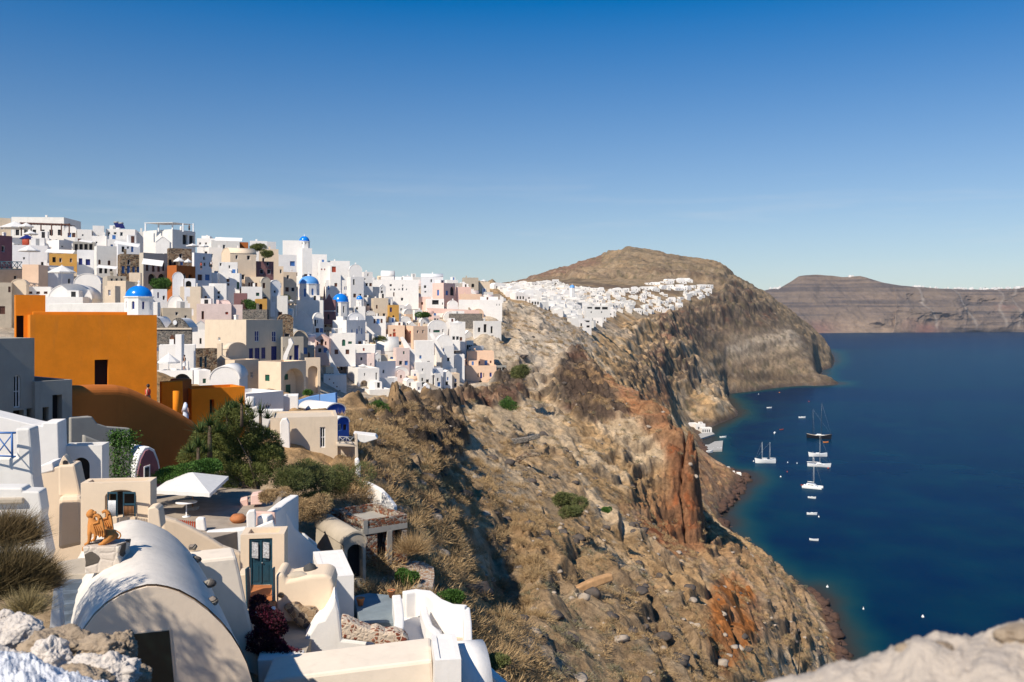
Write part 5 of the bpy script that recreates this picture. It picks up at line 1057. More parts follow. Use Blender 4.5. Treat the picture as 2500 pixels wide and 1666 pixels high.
# the rest of the second village, beyond the count of single houses
m = MB(); k = 0; t_ = 0
while k < 420 and t_ < 30000:
    t_ += 1; u = rnd.uniform(1215, 1745); Y = math.exp(rnd.uniform(math.log(600), math.log(1500))); X = (u-U0)*Y/F; z = ground(X, Y); v = V0-(z-H)*F/Y
    if not inpoly(np.array([u]), np.array([v]), VG2)[0] or any((u-a_)**2+((v-b_)*1.7)**2 < 5 for a_, b_ in white2): continue
    if any(V0-(ground((u-U0)*yy_/F, yy_)-H)*F/yy_ < v-3.2*F/Y for yy_ in np.linspace(Y*.5, Y*.985, 12)): continue
    white2.append((u, v)); k += 1; sx_, sy_, sz_ = rnd.uniform(4, 8), rnd.uniform(4, 8), rnd.uniform(2.5, 4.5); m.cbox((X, Y, z+sz_/2-1), sx_, sy_, sz_+2, R(rnd.choice([5, 12, 22, 30]))); m.cbox((X+rnd.uniform(-1, 1), Y, z+sz_+.3), sx_*.4, sy_*.4, 1.2)
tag(m.build('village_houses', WHITE2), 'many further tiny white houses filling the second village', 'houses', None, 'stuff')
print('fill', len(fills), 'village', a, b)
church('faraway tiny pale blue dome among the second village houses', 1397, 696, 703, 716, 860, 6.5, dmat=DOMEL, sides=6, wins=0, group=None, drum_base=4)
hs_('white hotel block with two rows of black balconies below the second village', 1400, 1404, 1444, 778, 806, 640, 16, 'W', F_=[(1410, 785, 1420, 789, 'o'), (1424, 783, 1440, 787, 'o'), (1408, 796, 1420, 800, 'o'), (1424, 795, 1440, 800, 'o')])
hs_('flat dark-windowed restaurant pavilion in the second village', 1426, 1430, 1490, 746, 760, 700, 8, 'A', F_=[(1434, 750, 1446, 754, 'o'), (1452, 750, 1466, 756, 'o'), (1470, 750, 1484, 756, 'o')])
hs_('lone white chapel high on the brown mountain shoulder', 1752, 1755, 1766, 662, 669, 1900, 10, 'W', 'gf')
hs_('low white hut on the mountain summit ridge', 1594, 1596, 1612, 618.5, 622.5, 2150, 10, 'W')
# villages along the rim of the far cliffs
def rim(u0, u1, n, label, group, dz=0, s=1.0):
    for k in range(n):
        u = rnd.uniform(u0, u1); i = int(np.clip((u-1750)/2, 0, len(fu)-1)); j = int(169*.70)+rnd.choice([0, 1, 2]); X, Y, z = XF[j, i], Yf2[j, i], Zf2[j, i]
        m = MB(); w_ = rnd.uniform(9, 20)*s; h_ = rnd.uniform(7, 12)*s; m.cbox((X, Y, z+h_/2-4), w_, 12, h_+4, rnd.uniform(-.4, .4)); m.cbox((X+w_*.2, Y, z+h_), w_*.4, 8, 5*s)
        tag(m.build('rim_house', WHITE), label, 'house', group)
rim(2228, 2310, 16, 'pinprick white house on the rim of the far cliffs, in the nearer cluster', 'houses on the far rim, left cluster', s=.8)
rim(2312, 2520, 62, 'pinprick white house in the long far rim town at the right edge', 'houses on the far rim, right town')
rim(1875, 1907, 10, 'pinprick white house on the low saddle left of the far dark hill', 'houses on the far saddle')
rim(2062, 2084, 5, 'pinprick white house on top of the far dark hill', 'houses on the far hilltop', s=.8)
# ================================================================ foreground: the houses just below the lookout
SPECK = stonework('speckled_wall', [(.20, .06, .035), (.60, .48, .36), (.30, .12, .07), (.62, .50, .38)], (.62, .50, .38), 7.0, .16, .8, .03, 1.2)
def h(label, uL, uC, uR, vT, vB, Y, phi, mat='W', roof='flat', **k):
    dd = k.pop('D', None); k.setdefault('reg', False); return house(label, uL, uC, uR, vT, vB, Y, phi, dd, mat, roof, k.pop('F_', ()), k.pop('L_', ()), k.pop('R_', ()), **k)
def blk(name, label, pts, Y, D, mat, phi=0, **k): return slab(name, label, pts, Y, D, mat, phi, k.pop('cat', 'wall'), **k)
def pathwall(name, label, pts, zt, hgt, th, mat, closed=False, cat='wall', bevel=.06, dz=None):
    """wall whose top follows a line of photo points at level zt"""
    p = [hp(u, v, zt if dz is None else zt+dz[i]) for i, (u, v) in enumerate(pts)]; m = MB(); n = len(p); off = []
    for i in range(n):
        d = (p[min(i+1, n-1)]-p[max(i-1, 0)]); d.z = 0; d.normalize(); off.append(Vector((-d.y, d.x, 0))*th/2)
    vs = []
    for i in range(n): vs += [p[i]-off[i], p[i]+off[i], p[i]+off[i]-Vector((0, 0, hgt)), p[i]-off[i]-Vector((0, 0, hgt))]
    fs = [(0, 1, 2, 3), (4*n-4, 4*n-1, 4*n-2, 4*n-3)]
    for i in range(n-1):
        for k in range(4): k2 = (k+1) % 4; fs.append((4*i+k, 4*i+4+k, 4*i+4+k2, 4*i+k2))
    m.add(vs, fs); return tag(m.build(name, MATN[mat] if isinstance(mat, str) else mat, bevel=bevel), label, cat)
def deck(name, label, pts, zt, hgt, mat, cat='terrace', kind=None, side=None):
    m = MB(); m.prism([hp(u, v, zt) for u, v in pts], (0, 0, -hgt)); return tag(m.build(name, [MATN[mat] if isinstance(mat, str) else mat], bevel=.02), label, cat, None, kind)
# ---- orange building
ob, og = h('big blank orange house with one black doorway, left of the blue dome', 58, 74, 383, 769, 960, 60, 31, 'N', F_=[(231, 879, 264, 941, 'o')], base=4, para=.5)
c_ = og; 
m = MB(); pO = og['o']+og['r']*.25+og['l']*.5; pO.z = og['zt']
bl = MB(); bl.box(pO+og['l']*1.6+Vector((0, 0, -.1)), og['r']*(og['LR']*.76), og['l']*.3, Vector((0, 0, .32))); bl.build('parapet', ORANGE, ob, bevel=.04)
h('orange cube tower with rounded top at the left end of the big orange house', 19, 38, 111, 720, 832, 62.5, 31, 'N', F_=[(40, 771, 58, 829, 'o')], base=3, D=2.2)
# curved ramp wall in front
rw = [(150, 948), (200, 943), (250, 941), (292, 941), (318, 946), (345, 957), (372, 970), (400, 984), (428, 998), (455, 1013), (480, 1030), (505, 1052), (520, 1075), (525, 1180), (300, 1180), (150, 1150)]
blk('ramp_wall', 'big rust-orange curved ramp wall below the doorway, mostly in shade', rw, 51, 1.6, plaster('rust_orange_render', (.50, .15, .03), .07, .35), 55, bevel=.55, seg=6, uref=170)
blk('wall', 'sunlit orange wall with a half-round pillar behind the walking woman', [(393, 933), (446, 930), (448, 1040), (393, 1030)], 66, .8, 'N', 28, bevel=.08)
q = hp(430, 1004, H-(1004-V0)*63.5/F); m = MB(); m.tube([q+Vector((0, 0, -1)), q+Vector((0, 0, 1.42))], .22, 16); tag(m.build('pillar', ORANGE), 'stubby round orange pillar on the ramp beside the person in white', 'pillar')
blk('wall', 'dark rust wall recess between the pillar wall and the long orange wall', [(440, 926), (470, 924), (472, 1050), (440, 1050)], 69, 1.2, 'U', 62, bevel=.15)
lw = h('long low orange wall house with one dark doorway behind the yuccas', 466, 468, 598, 950, 1040, 69, 36, 'N', F_=[(512, 976, 523, 1012, 'o')], D=3, para=.6)
for i in range(7):   # steps behind the ramp wall
    a = .3+i*.95; c = hp(335+i*18, 990+i*9.5, H-(985+i*9.5-V0)*60/F)
    m = MB(); m.cbox(c, 1.6, 1.9, .24, R(33)); tag(m.build('step', ORANGE, bevel=.02), 'rust-orange stair tread on the ramp, '+['topmost', 'second from top', 'third from top', 'fourth, in the middle', 'third from bottom', 'second from bottom', 'lowest'][i], 'step', 'treads of the orange stair')
# ---- grey shadowed house at the left
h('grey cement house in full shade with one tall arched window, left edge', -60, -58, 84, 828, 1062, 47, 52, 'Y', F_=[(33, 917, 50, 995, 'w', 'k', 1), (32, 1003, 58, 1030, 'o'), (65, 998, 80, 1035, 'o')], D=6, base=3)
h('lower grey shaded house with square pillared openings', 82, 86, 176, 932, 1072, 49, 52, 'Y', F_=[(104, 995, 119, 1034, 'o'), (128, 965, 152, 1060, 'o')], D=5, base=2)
# the upper lookout house outside the picture on the left, which throws the shade
h('tall weathered house standing just outside the left edge', -420, -415, -165, 690, 1100, 40, 30, 'A', D=8, base=4, F_=[(-300, 800, -270, 860, 'w', 'b')])
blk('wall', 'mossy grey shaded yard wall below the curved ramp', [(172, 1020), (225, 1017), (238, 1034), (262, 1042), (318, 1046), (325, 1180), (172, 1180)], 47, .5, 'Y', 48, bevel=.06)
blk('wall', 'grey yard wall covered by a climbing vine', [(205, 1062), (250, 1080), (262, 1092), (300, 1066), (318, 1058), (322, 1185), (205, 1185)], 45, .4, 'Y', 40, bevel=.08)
# mauve vault
mv = empty('vaulted_house', P(360, 1240, 49), 'mauve vault-fronted house with a white rim, left of the white parasol', 'house')
arc = [(334, 1250), (334, 1180), (338, 1150), (345, 1122), (355, 1102), (364, 1098), (374, 1104), (384, 1128), (390, 1160), (394, 1250)]
slab('vault', None, [(326, 1250), (326, 1180), (330, 1146), (340, 1112), (353, 1093), (365, 1091), (378, 1098), (388, 1124), (394, 1160), (398, 1250)], 49.1, 4, 'B', 52, parent=mv, uref=334, bevel=.05)
slab('front', None, arc, 49, .12, 'M', 52, parent=mv, uref=334, bevel=0)
w_ = slab('window', None, [(352, 1172), (352, 1140), (367, 1135), (367, 1168)], 48.95, .1, WPAINT, 52, parent=mv, uref=334, bevel=.01)
slab('pane', None, [(355, 1168), (355, 1143), (364, 1140), (364, 1164)], 48.9, .06, GLASSD, 52, parent=w_, uref=334, bevel=0)
slab('door', None, [(372, 1250), (372, 1190), (384, 1188), (384, 1250)], 48.9, .08, WPAINT, 52, parent=mv, uref=334, bevel=.01)
# ---- left terraces
blk('wall', 'sloping white wall behind the blue railing, its right end in the sun', [(-30, 1010), (80, 1037), (103, 1041), (104, 1033), (141, 1032), (146, 1200), (-30, 1200)], 39, 1.6, 'W', 14)
blk('wall', 'small curved white coping piece beside the vented chimney', [(80, 1155), (90, 1142), (108, 1133), (128, 1129), (131, 1150), (82, 1162)], 35, 1.2, 'W', 10)
blk('wall', 'white terrace wall with a square pillar holding the blue railing', [(-40, 1119), (41, 1117), (37, 1047), (73, 1046), (79, 1115), (81, 1170), (88, 1206), (90, 1330), (-40, 1330)], 30.5, 1.0, 'A', 12, bevel=.07)
blk('wall', 'lower whitewashed stepped wall with a slim pillar in front of the terrace wall', [(-40, 1192), (54, 1192), (56, 1200), (96, 1201), (103, 1248), (100, 1268), (119, 1358), (95, 1420), (-40, 1420)], 28, .8, 'A', 12, bevel=.07)
blk('ledge', 'strip of bare brown stone set in the left white wall', [(-20, 1218), (55, 1217), (56, 1230), (-20, 1232)], 27.9, .2, TUFF, 12, cat='ledge')
rl = empty('railing', P(15, 1118, 30.4), 'blue wooden railing with a crossed panel on the left terrace', 'railing')
def bar(a, b, r_=.03, Y=30.3, nm='rail'): m = MB(); m.tube([P(a[0], a[1], Y), P(b[0], b[1], Y)], r_, 6); return m.build(nm, MBLUE, rl)
bar((-30, 1057), (38, 1057), .04); bar((-30, 1112), (38, 1115), .03); bar((29, 1056), (30, 1118), .04, nm='post'); bar((-8, 1056), (-8, 1116), .04, nm='post')
bar((-8, 1062), (29, 1110), .022, nm='cross_brace'); bar((29, 1062), (-8, 1110), .022, nm='cross_brace')
blk('wall', 'cream yard wall with a curved shadow behind the vented chimney', [(82, 1152), (141, 1140), (205, 1180), (207, 1400), (95, 1400), (88, 1240)], 35, .6, 'C', 14)
ch = empty('chimney', P(170, 1215, 33.5), 'tapering cream chimney with a little pointed vent hood', 'chimney')
slab('stack', None, [(141, 1137), (182, 1134), (192, 1180), (199, 1214), (142, 1214)], 33.5, 1.0, 'C', 12, parent=ch, bevel=.08)
slab('hood', None, [(143, 1137), (150, 1120), (155, 1112), (161, 1118), (172, 1135)], 33.6, .5, 'C', 12, parent=ch, uref=141, bevel=.03)
slab('vent', None, [(153, 1134), (153, 1127), (158, 1124), (164, 1126), (165, 1133)], 33.57, .1, DARK, 12, parent=ch, uref=141, bevel=0)
blk('wall', 'rounded cream buttress under the chimney', [(142, 1213), (196, 1211), (201, 1225), (205, 1330), (140, 1345)], 33.2, 1.4, 'C', 12, bevel=.15)
h('white gate house wall with a deep black arch, left of the vine wall', 148, 150, 249, 1090, 1200, 41, 10, 'A', F_=[(176, 1118, 219, 1199, 'o', 'k', 1)], D=1.2, base=1)
gw, gg = h('cream gateway wall with a wide low arch and green picket gates', 195, 197, 367, 1180, 1264, 31.5, 8, 'C', F_=[(256, 1197, 333, 1263, 'o', 'k', .45)], D=.9, base=1.2)
gt = empty('gate', P(292, 1262, 31.2), 'dark green open double gate with white ironwork in the cream archway', 'gate')
for a, b in ((262, 286), (300, 330)):
    m = MB(); Yg = 31.35
    for u in (a, b-2): m.box(P(u, 1262, Yg), (P(u+2.6, 1262, Yg)-P(u, 1262, Yg)), (0, .05, 0), (0, 0, (1262-1204)*Yg/F))
    for v in (1206, 1234, 1260): m.box(P(a, v, Yg+.01), P(b, v, Yg+.01)-P(a, v, Yg+.01), (0, .04, 0), (0, 0, .06))
    lf = m.build('leaf', TEALP, gt); m = MB()
    for k in range(8):
        u = a+3+(b-a-7)*k/7; m.tube([P(u, 1260, Yg-.02), P(u, 1236 if a > 290 else 1222, Yg-.02)], .014, 5)
    m.build('ironwork', WPAINT if a < 290 else WOOD, lf)
blk('wall', 'small stepped cream wall right of the gateway', [(360, 1242), (378, 1238), (388, 1246), (394, 1290), (360, 1290)], 31, .8, 'C', 10)
# ---- the vault with the sphinx
vo_ = Vector(((375-U0)*22/F, 22, 0)); vd = Vector((math.cos(R(25.6)), math.sin(R(25.6)), 0)); vb_ = Vector((-math.sin(R(25.6)), math.cos(R(25.6)), 0))
vp = [(150, 1720), (172, 1620), (186, 1570), (203, 1540), (230, 1504), (259, 1477), (295, 1455), (332, 1441), (359, 1434), (383, 1434), (410, 1439), (440, 1449), (478, 1470), (510, 1494), (540, 1523), (565, 1553), (585, 1585), (602, 1620), (620, 1680), (630, 1740)]
poly = [pl(u, v, vo_, vd) for u, v in vp]
vr_ = empty('vaulted_house', (vo_.x, 22, 98), 'big cream barrel-vaulted house in front with a black shutter, behind the sphinx statue', 'house')
m = MB(); n = len(poly); m.add(poly+[p+vb_*.35 for p in poly], [tuple(range(n-1, -1, -1))]+[(i, i+1, n+i+1, n+i) for i in range(n-1)]); m.build('front_wall', plaster('vault_front', (.80, .66, .51), .07, .3), vr_)
NS = 26; vs_ = []; cx_ = sum((p.x for p in poly))/n
for j in range(NS+1):
    t_ = j/NS
    for i, p in enumerate(poly):
        q = p+vb_*(.06+8.6*t_)+Vector((0, 0, .05)); c_n = fbm(np.array([q.x*.9]), np.array([q.y*.9]), oct=3, seed=3)[0]*.05; e_ = 0
        if t_ > .9: e_ = (t_-.9)/.1; q = q-Vector((0, 0, e_**2*.9*max(0, (q.z-99.5)/4)))
        vs_.append(q+Vector((0, 0, c_n)))
fs_ = [(j*n+i, j*n+i+1, (j+1)*n+i+1, (j+1)*n+i) for j in range(NS) for i in range(n-1)]
m = MB(); m.add(vs_, fs_, 0, True); m.add([vs_[NS*n+i] for i in range(n)], [tuple(range(n))]); m.build('vault', plaster('vault_roof', (.72, .66, .58), .12, .7, 1.3, .9, .4), vr_)
dpts = [pl(u, v, vo_-vb_*.05, vd) for u, v in ((325, 1549), (413, 1540), (427, 1690), (345, 1700))]; m = MB(); m.prism(dpts, vb_*.04); sh_ = m.build('shutter', plain('black_green_shutter', (.008, .02, .018), .35), vr_, bevel=.01)
fr_ = [pl(u, v, vo_-vb_*.03, vd) for u, v in ((322, 1546), (416, 1536), (431, 1690), (342, 1700))]; m = MB(); m.prism(fr_, vb_*.04); m.build('frame', CREAM, sh_)
for u, v, Y, s, w1_ in ((512, 1424, 26.5, .14, 'second from the front'), (520, 1468, 24.5, .15, 'nearest the front'), (470, 1336, 31, .13, 'farthest back'), (477, 1366, 29.5, .14, 'third from the front')):
    m = MB(); m.ball(P(u, v, Y-.25), s, (1.3, 1, .8), 9, 6, f=lambda d: 1+.25*vnoise(np.array(d.x*2+u), np.array(d.y*2), 0)); tag(m.build('stone', STONEG), 'brown foothold stone on the flank of the big vault, '+w1_, 'stone', 'foothold stones on the big vault')
blk('wall', 'pale block wall along the right flank of the big vault', [(463, 1371), (500, 1367), (577, 1359), (587, 1403), (603, 1480), (622, 1560), (640, 1640), (645, 1720), (480, 1720)], 29.5, 1.4, plaster('warm_lime', (.78, .68, .56), .08, .4), 22, bevel=.1)
blk('wall', 'curved cream retaining wall sweeping behind the big vault', [(395, 1262), (430, 1272), (470, 1291), (510, 1313), (545, 1336), (590, 1352), (592, 1400), (395, 1400)], 36, .5, 'C', 20, bevel=.1)
# ---- terrace with the parasol
zt = H-(1292-V0)*41/F
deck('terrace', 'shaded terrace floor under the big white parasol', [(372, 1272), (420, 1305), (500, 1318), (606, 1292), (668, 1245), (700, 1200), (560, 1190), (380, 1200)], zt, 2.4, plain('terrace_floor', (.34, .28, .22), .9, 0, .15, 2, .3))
blk('wall', 'rough whitewashed rubble wall below the parasol terrace', [(500, 1300), (560, 1294), (602, 1290), (606, 1372), (560, 1352), (505, 1335)], 40.3, .5, plaster('rough_lime', (.76, .75, .73), .1, 1.0, 1.6), 8, bevel=.1)
blk('post', 'short white post at the end of the red picket fence', [(477, 1268), (484, 1265), (498, 1266), (502, 1298), (479, 1296)], 40.5, .35, 'W', 8, cat='post', bevel=.06)
pk = empty('picket_fence', P(450, 1290, 40.6), 'low red picket fence on the terrace edge under the parasol', 'fence')
for k in range(11):
    u = 425+k*5.0; m = MB(); m.cbox(P(u, 1279+k*.6, 40.6), .05, .03, .42, 0); m.build('picket', REDP, pk)
m = MB(); m.tube([P(422, 1272, 40.63), P(478, 1277, 40.63)], .018, 5); m.build('rail', REDP, pk)
z_e = H-(1205-V0)*42.5/F; A_, B_, C__ = hp(376, 1197, z_e), hp(512, 1205, z_e), hp(557, 1163, z_e); D_ = A_+C__-B_; ctr = (A_+C__)/2; pk_ = Vector((ctr.x, ctr.y, H-(1156-V0)*ctr.y/F+.05))
ps = empty('parasol', (ctr.x, ctr.y, zt), 'large square off-white parasol over the dark terrace, leaf shadows on it', 'parasol')
m = MB(); cs = [A_, B_, C__, D_]
for i in range(4):
    a, b = cs[i], cs[(i+1) % 4]; N_ = 8
    for k in range(N_):
        p0 = a.lerp(b, k/N_); p1 = a.lerp(b, (k+1)/N_); sg = lambda t: Vector((0, 0, -.10*math.sin(math.pi*t)))
        q0 = p0+sg(0)*0; m.add([pk_, p0, p1], [(0, 1, 2)])
        m.quad(p0, p1, p1-Vector((0, 0, .16+.02*(k % 2))), p0-Vector((0, 0, .16+.02*((k+1) % 2))))
cn_ = m.build('canopy', CANVAS, ps); so_ = cn_.modifiers.new('thick', 'SOLIDIFY'); so_.thickness = .02
m = MB(); m.tube([Vector((ctr.x, ctr.y, zt)), pk_-Vector((0, 0, .03))], .035, 8); m.build('pole', WOOD, ps)
for q in cs: m = MB(); m.tube([pk_-Vector((0, 0, .05)), q+Vector((0, 0, -.04))], .016, 5); m.build('rib', WOOD, ps)
m = MB(); m.cbox((ctr.x, ctr.y, zt+.06), .5, .5, .12); m.build('base', CONC, ps)
tb = empty('table', hp(455, 1275, zt), 'round white garden table under the parasol', 'table'); tp = hp(455, 1262, zt+.0)
m = MB(); m.lathe(tp, [(0, .72), (.5, .72), (.5, .69), (0, .69)], 20); m.build('table_top', WPAINT, tb); m = MB(); m.lathe(tp, [(.2, 0), (.2, .03), (.03, .05), (.03, .69)], 10); m.build('leg', WPAINT, tb)
m = MB(); m.lathe(hp(581, 1276, zt), [(0, 0), (.24, .0), (.36, .12), (.38, .22), (.3, .32), (.24, .38), (.0, .38)], 16); tag(m.build('clay_pot', TERRA), 'wide brown clay pot lying in the sun on the parasol terrace', 'pot')
blk('planter', 'salmon pink planter block behind the terrace', [(612, 1210), (638, 1206), (640, 1232), (612, 1234)], 45.5, .9, 'K', 10, cat='planter'); blk('planter', 'broken salmon pink block in the shade of the tamarisk', [(586, 1222), (604, 1218), (606, 1236), (588, 1240)], 46, .7, 'K', 15, cat='planter')
# white L wall with pink trough
tr_ = empty('trough', P(645, 1290, 40), 'white walled trough painted salmon pink inside, at the terrace corner', 'trough')
slab('wall', None, [(601, 1256), (607, 1248), (622, 1246), (624, 1262), (622, 1320), (603, 1322)], 39.7, .35, 'W', 10, parent=tr_, bevel=.05)
slab('basin', None, [(622, 1250), (671, 1252), (673, 1282), (622, 1284)], 40.6, .25, 'K', 10, parent=tr_, uref=601, bevel=.03)
slab('front_wall', None, [(620, 1290), (666, 1272), (672, 1290), (676, 1322), (622, 1330)], 39.6, .3, 'W', 10, parent=tr_, uref=601, bevel=.05)
pathwall('wall', 'tall white diagonal wall climbing to the right above the blue door', [(640, 1262), (665, 1246), (690, 1226), (718, 1208)], H-(1246-V0)*41.5/F, 2.2, .5, 'W', bevel=.08)
blk('wall', 'blue-shaded white retaining wall stepping down behind the blue door', [(668, 1250), (700, 1246), (722, 1290), (748, 1313), (772, 1334), (800, 1360), (800, 1420), (690, 1420), (676, 1320)], 42.5, .6, 'W', 50, bevel=.08)
blk('wall', 'bright sloping parapet above the white flat-roofed box', [(738, 1305), (745, 1306), (775, 1330), (772, 1345), (762, 1340)], 46, .4, 'W', 20)
# ---- blue double door
dh, dg = h('cream wall house with a petrol-blue panelled double door', 585, 587, 694, 1307, 1430, 35, 8, 'C', F_=[(608, 1316, 665, 1429, 'd', 't')], D=1.3, base=1, rev=.1)
for a, b in ((615, 630), (642, 657)):
    m = MB(); Yq = 34.96+(a-587)/107*.25; m.box(P(a, 1362, Yq), P(b, 1364, Yq+.05)-P(a, 1362, Yq), (0, .03, 0), (0, 0, 38*Yq/F)); m.build('curtained_pane', plain('lace_curtain', (.5, .5, .5), .6, 0, .5, 14, .1), dh)
z_f = H-(1429-V0)*35/F; deck('doorstep', 'terracotta-tiled landing in front of the blue door', [(606, 1428), (668, 1428), (672, 1478), (612, 1482)], z_f, .8, TERRA, 'landing'); deck('doorstep', 'white marble edge of the tiled landing', [(608, 1484), (672, 1480), (676, 1494), (604, 1500)], z_f-.03, .8, 'W', 'step')
blk('shutter', 'open petrol-blue gate leaf left of the tiled landing', [(601, 1390), (609, 1384), (612, 1440), (612, 1480), (604, 1486)], 32.8, .06, TEALP, 62, cat='gate', bevel=.01); blk('shutter', 'open petrol-blue gate leaf right of the tiled landing', [(666, 1390), (672, 1384), (673, 1470), (667, 1480)], 33.0, .06, TEALP, 62, cat='gate', bevel=.01)
blk('wall', 'narrow cream wall left of the tiled landing', [(580, 1404), (603, 1402), (604, 1490), (590, 1490)], 32.9, .9, 'C', 8)
# ---- rounded cream bastion right of the door
blk('wall', 'rounded cream bastion wall in the sun right of the blue door', [(670, 1402), (690, 1398), (700, 1418), (760, 1405), (798, 1403), (810, 1412), (816, 1430), (812, 1462), (800, 1496), (788, 1516), (772, 1520), (700, 1520), (672, 1500)], 33.2, 1.6, 'C', 6, bevel=.14, seg=4)
m = MB(); c = P(728, 1410, 33.6); m.ball(c, .42, (1.0, .5, .55), 16, 8, f=lambda d: 1+.06*vnoise(np.array(d.x*3), np.array(d.z*3), 0)); tag(m.build('stone', TUFF), 'big weathered grey boulder lying on the cream bastion', 'boulder')
m = MB(); c = P(757, 1388, 34.2); m.lathe(c, [(.3, -.35), (.24, -.1), (.26, 0), (.2, .12), (.0, .22)], 12); tag(m.build('chimney_pot', plain('sooty', (.06, .06, .06), .8)), 'sooty dark chimney cap on the cream bastion', 'chimney')
m = MB(); c = P(686, 1453, 33.1); m.ball(c, .12, (1, .8, .9), 10, 6); tag(m.build('stone', STONE), 'small brown knob stone on the cream bastion', 'stone')
blk('wall', 'brown rubble masonry exposed under the cream bastion', [(690, 1484), (712, 1476), (730, 1475), (735, 1485), (772, 1486), (770, 1505), (762, 1536), (748, 1542), (722, 1525)], 32.9, .4, stonework('masonry_near', [(.20, .13, .08), (.30, .21, .13), (.09, .07, .06), (.36, .28, .2)], (.34, .25, .16), 6.0, .06, .7, .03, 1), 8, bevel=.1)
blk('drain', 'stubby ochre clay spout at the foot of the masonry', [(748, 1543), (768, 1538), (772, 1548), (756, 1558), (750, 1560)], 32.7, .3, 'C', 8, cat='spout', bevel=.08)
blk('wall', 'pale lilac-shaded white wall dropping below the cream bastion', [(772, 1518), (790, 1512), (808, 1480), (818, 1450), (828, 1490), (836, 1562), (916, 1570), (925, 1720), (740, 1720), (746, 1560)], 32.2, 1.2, 'W', 12, bevel=.1)
blk('wall', 'low dark-topped planter wall under the bougainvillea', [(628, 1612), (740, 1608), (745, 1720), (634, 1720)], 29.3, .8, 'A', 10)
deck('courtyard', 'shaded courtyard floor under the bougainvillea', [(600, 1480), (700, 1478), (760, 1560), (740, 1612), (630, 1615)], 98.5, .5, TUFF, 'courtyard')
# ---- white box roof
h('white flat box house with a rounded roof edge right of the cream bastion', 780, 785, 864, 1411, 1495, 38, 17, 'W', D=4.4, para=.02, base=1.5)
# ---- stone ruin with openings
rh, rg = h('unfinished stone and concrete house with a black doorway and a window hole', 811, 887, 994, 1272, 1404, 54, 37, 'r', F_=[(921, 1302, 945, 1392, 'o'), (963, 1293, 982, 1338, 'o')], base=1.2, para=.45, roofm='c')
m = MB(); o, r, l = rg['o'], rg['r'], rg['l']; zt_ = rg['zt']; nF = Vector((r.y, -r.x, 0))
m.box(o+nF*.03+Vector((0, 0, 0))+Vector((0, 0, zt_-rg['zb']-.85)), r*rg['LR'], -nF*.03+nF*.02, Vector((0, 0, .34))); m.box(o+nF*.002+Vector((0, 0, zt_-rg['zb']-.85)), r*.28, nF*.04, Vector((0, 0, .85))); m.build('concrete_beam', CONC, rh)
m = MB(); m.box(o+r*(rg['LR']*.53)+nF*.002+Vector((0, 0, .9)), r*.34, nF*.05, Vector((0, 0, zt_-rg['zb']-1.75))); m.build('concrete_post', CONC, rh)
m = MB(); m.box(o+l*rg['LL']-r*.05+Vector((0, 0, zt_-rg['zb']-.85)), -l*rg['LL'], r*.03, Vector((0, 0, .34))); m.build('side_beam', CONC, rh)
h('low ruined vault with a black mouth beside the unfinished stone house', 836, 840, 893, 1304, 1414, 49.5, 30, 'T', 'vf', F_=[(848, 1332, 886, 1413, 'o', 'k', .9)], D=5, rise=.62, base=1)
blk('wall', 'low rubble wall with a pale cap behind the unfinished stone house', [(790, 1262), (812, 1252), (870, 1262), (886, 1275), (886, 1300), (790, 1292)], 56.5, .5, 'r', 20)
zr = H-(1432-V0)*51.5/F
deck('stone_terrace', 'round-edged rubble terrace with gravel in front of the unfinished house', [(893, 1404), (925, 1392), (996, 1366), (1034, 1372), (1059, 1385), (1061, 1405), (1057, 1432), (1010, 1440), (960, 1438), (915, 1434)], zr, 2.6, stonework('gravel_terrace', [(.42, .30, .22), (.50, .42, .34), (.36, .20, .13), (.55, .48, .40)], (.40, .30, .21), 6.5, .05, .8, .04, 1))
m = MB(); m.lathe(hp(1016, 1432, zr), [(0, .0), (.38, .0), (.4, .05), (.3, .09), (0, .1)], 18); tag(m.build('millstone', TUFF), 'flat round pale millstone lying on the rubble terrace', 'millstone')
# ---- white stepped terraces
zc = H-(1533-V0)*37.5/F
deck('courtyard', 'grey slate courtyard between the white walls', [(862, 1456), (900, 1448), (964, 1454), (964, 1520), (880, 1520)], zc+.35, 1.2, SLATE, 'courtyard')
for i in range(3): deck('step', 'grey stair tread below the slate courtyard, '+['upper', 'middle white', 'lowest'][i]+' one', [(884, 1518+i*14), (952, 1512+i*14), (960, 1526+i*14), (888, 1532+i*14)], zc+.2-i*.16, .5, SLATE if i % 2 else 'W', 'step')
deck('courtyard', 'sunken whitewashed courtyard with an iron cross stain', [(978, 1462), (1045, 1452), (1075, 1500), (1086, 1620), (1010, 1650), (970, 1560)], zc-.2, 1.4, 'W', 'courtyard')
pathwall('wall', 'white wall between the slate courtyard and the sunken white one', [(968, 1452), (972, 1476), (975, 1505), (974, 1530), (962, 1560)], zc+1.1, 2.2, .38, 'W')
pathwall('wall', 'long white outer parapet curving round the stepped terraces', [(986, 1446), (1015, 1441), (1043, 1444), (1069, 1464), (1100, 1477), (1138, 1480)], zc+.9, 2.6, .42, 'W')
pathwall('wall', 'white outer parapet running down the cliff edge at the bottom', [(1138, 1482), (1142, 1520), (1143, 1568), (1165, 1605), (1200, 1640), (1250, 1685)], zc+.8, 3.2, .32, 'W')
pathwall('wall', 'snaking inner white wall inside the sunken courtyard', [(1034, 1482), (1040, 1505), (1048, 1526), (1066, 1542), (1076, 1560), (1084, 1592), (1080, 1620)], zc+.6, 1.8, .3, 'W')
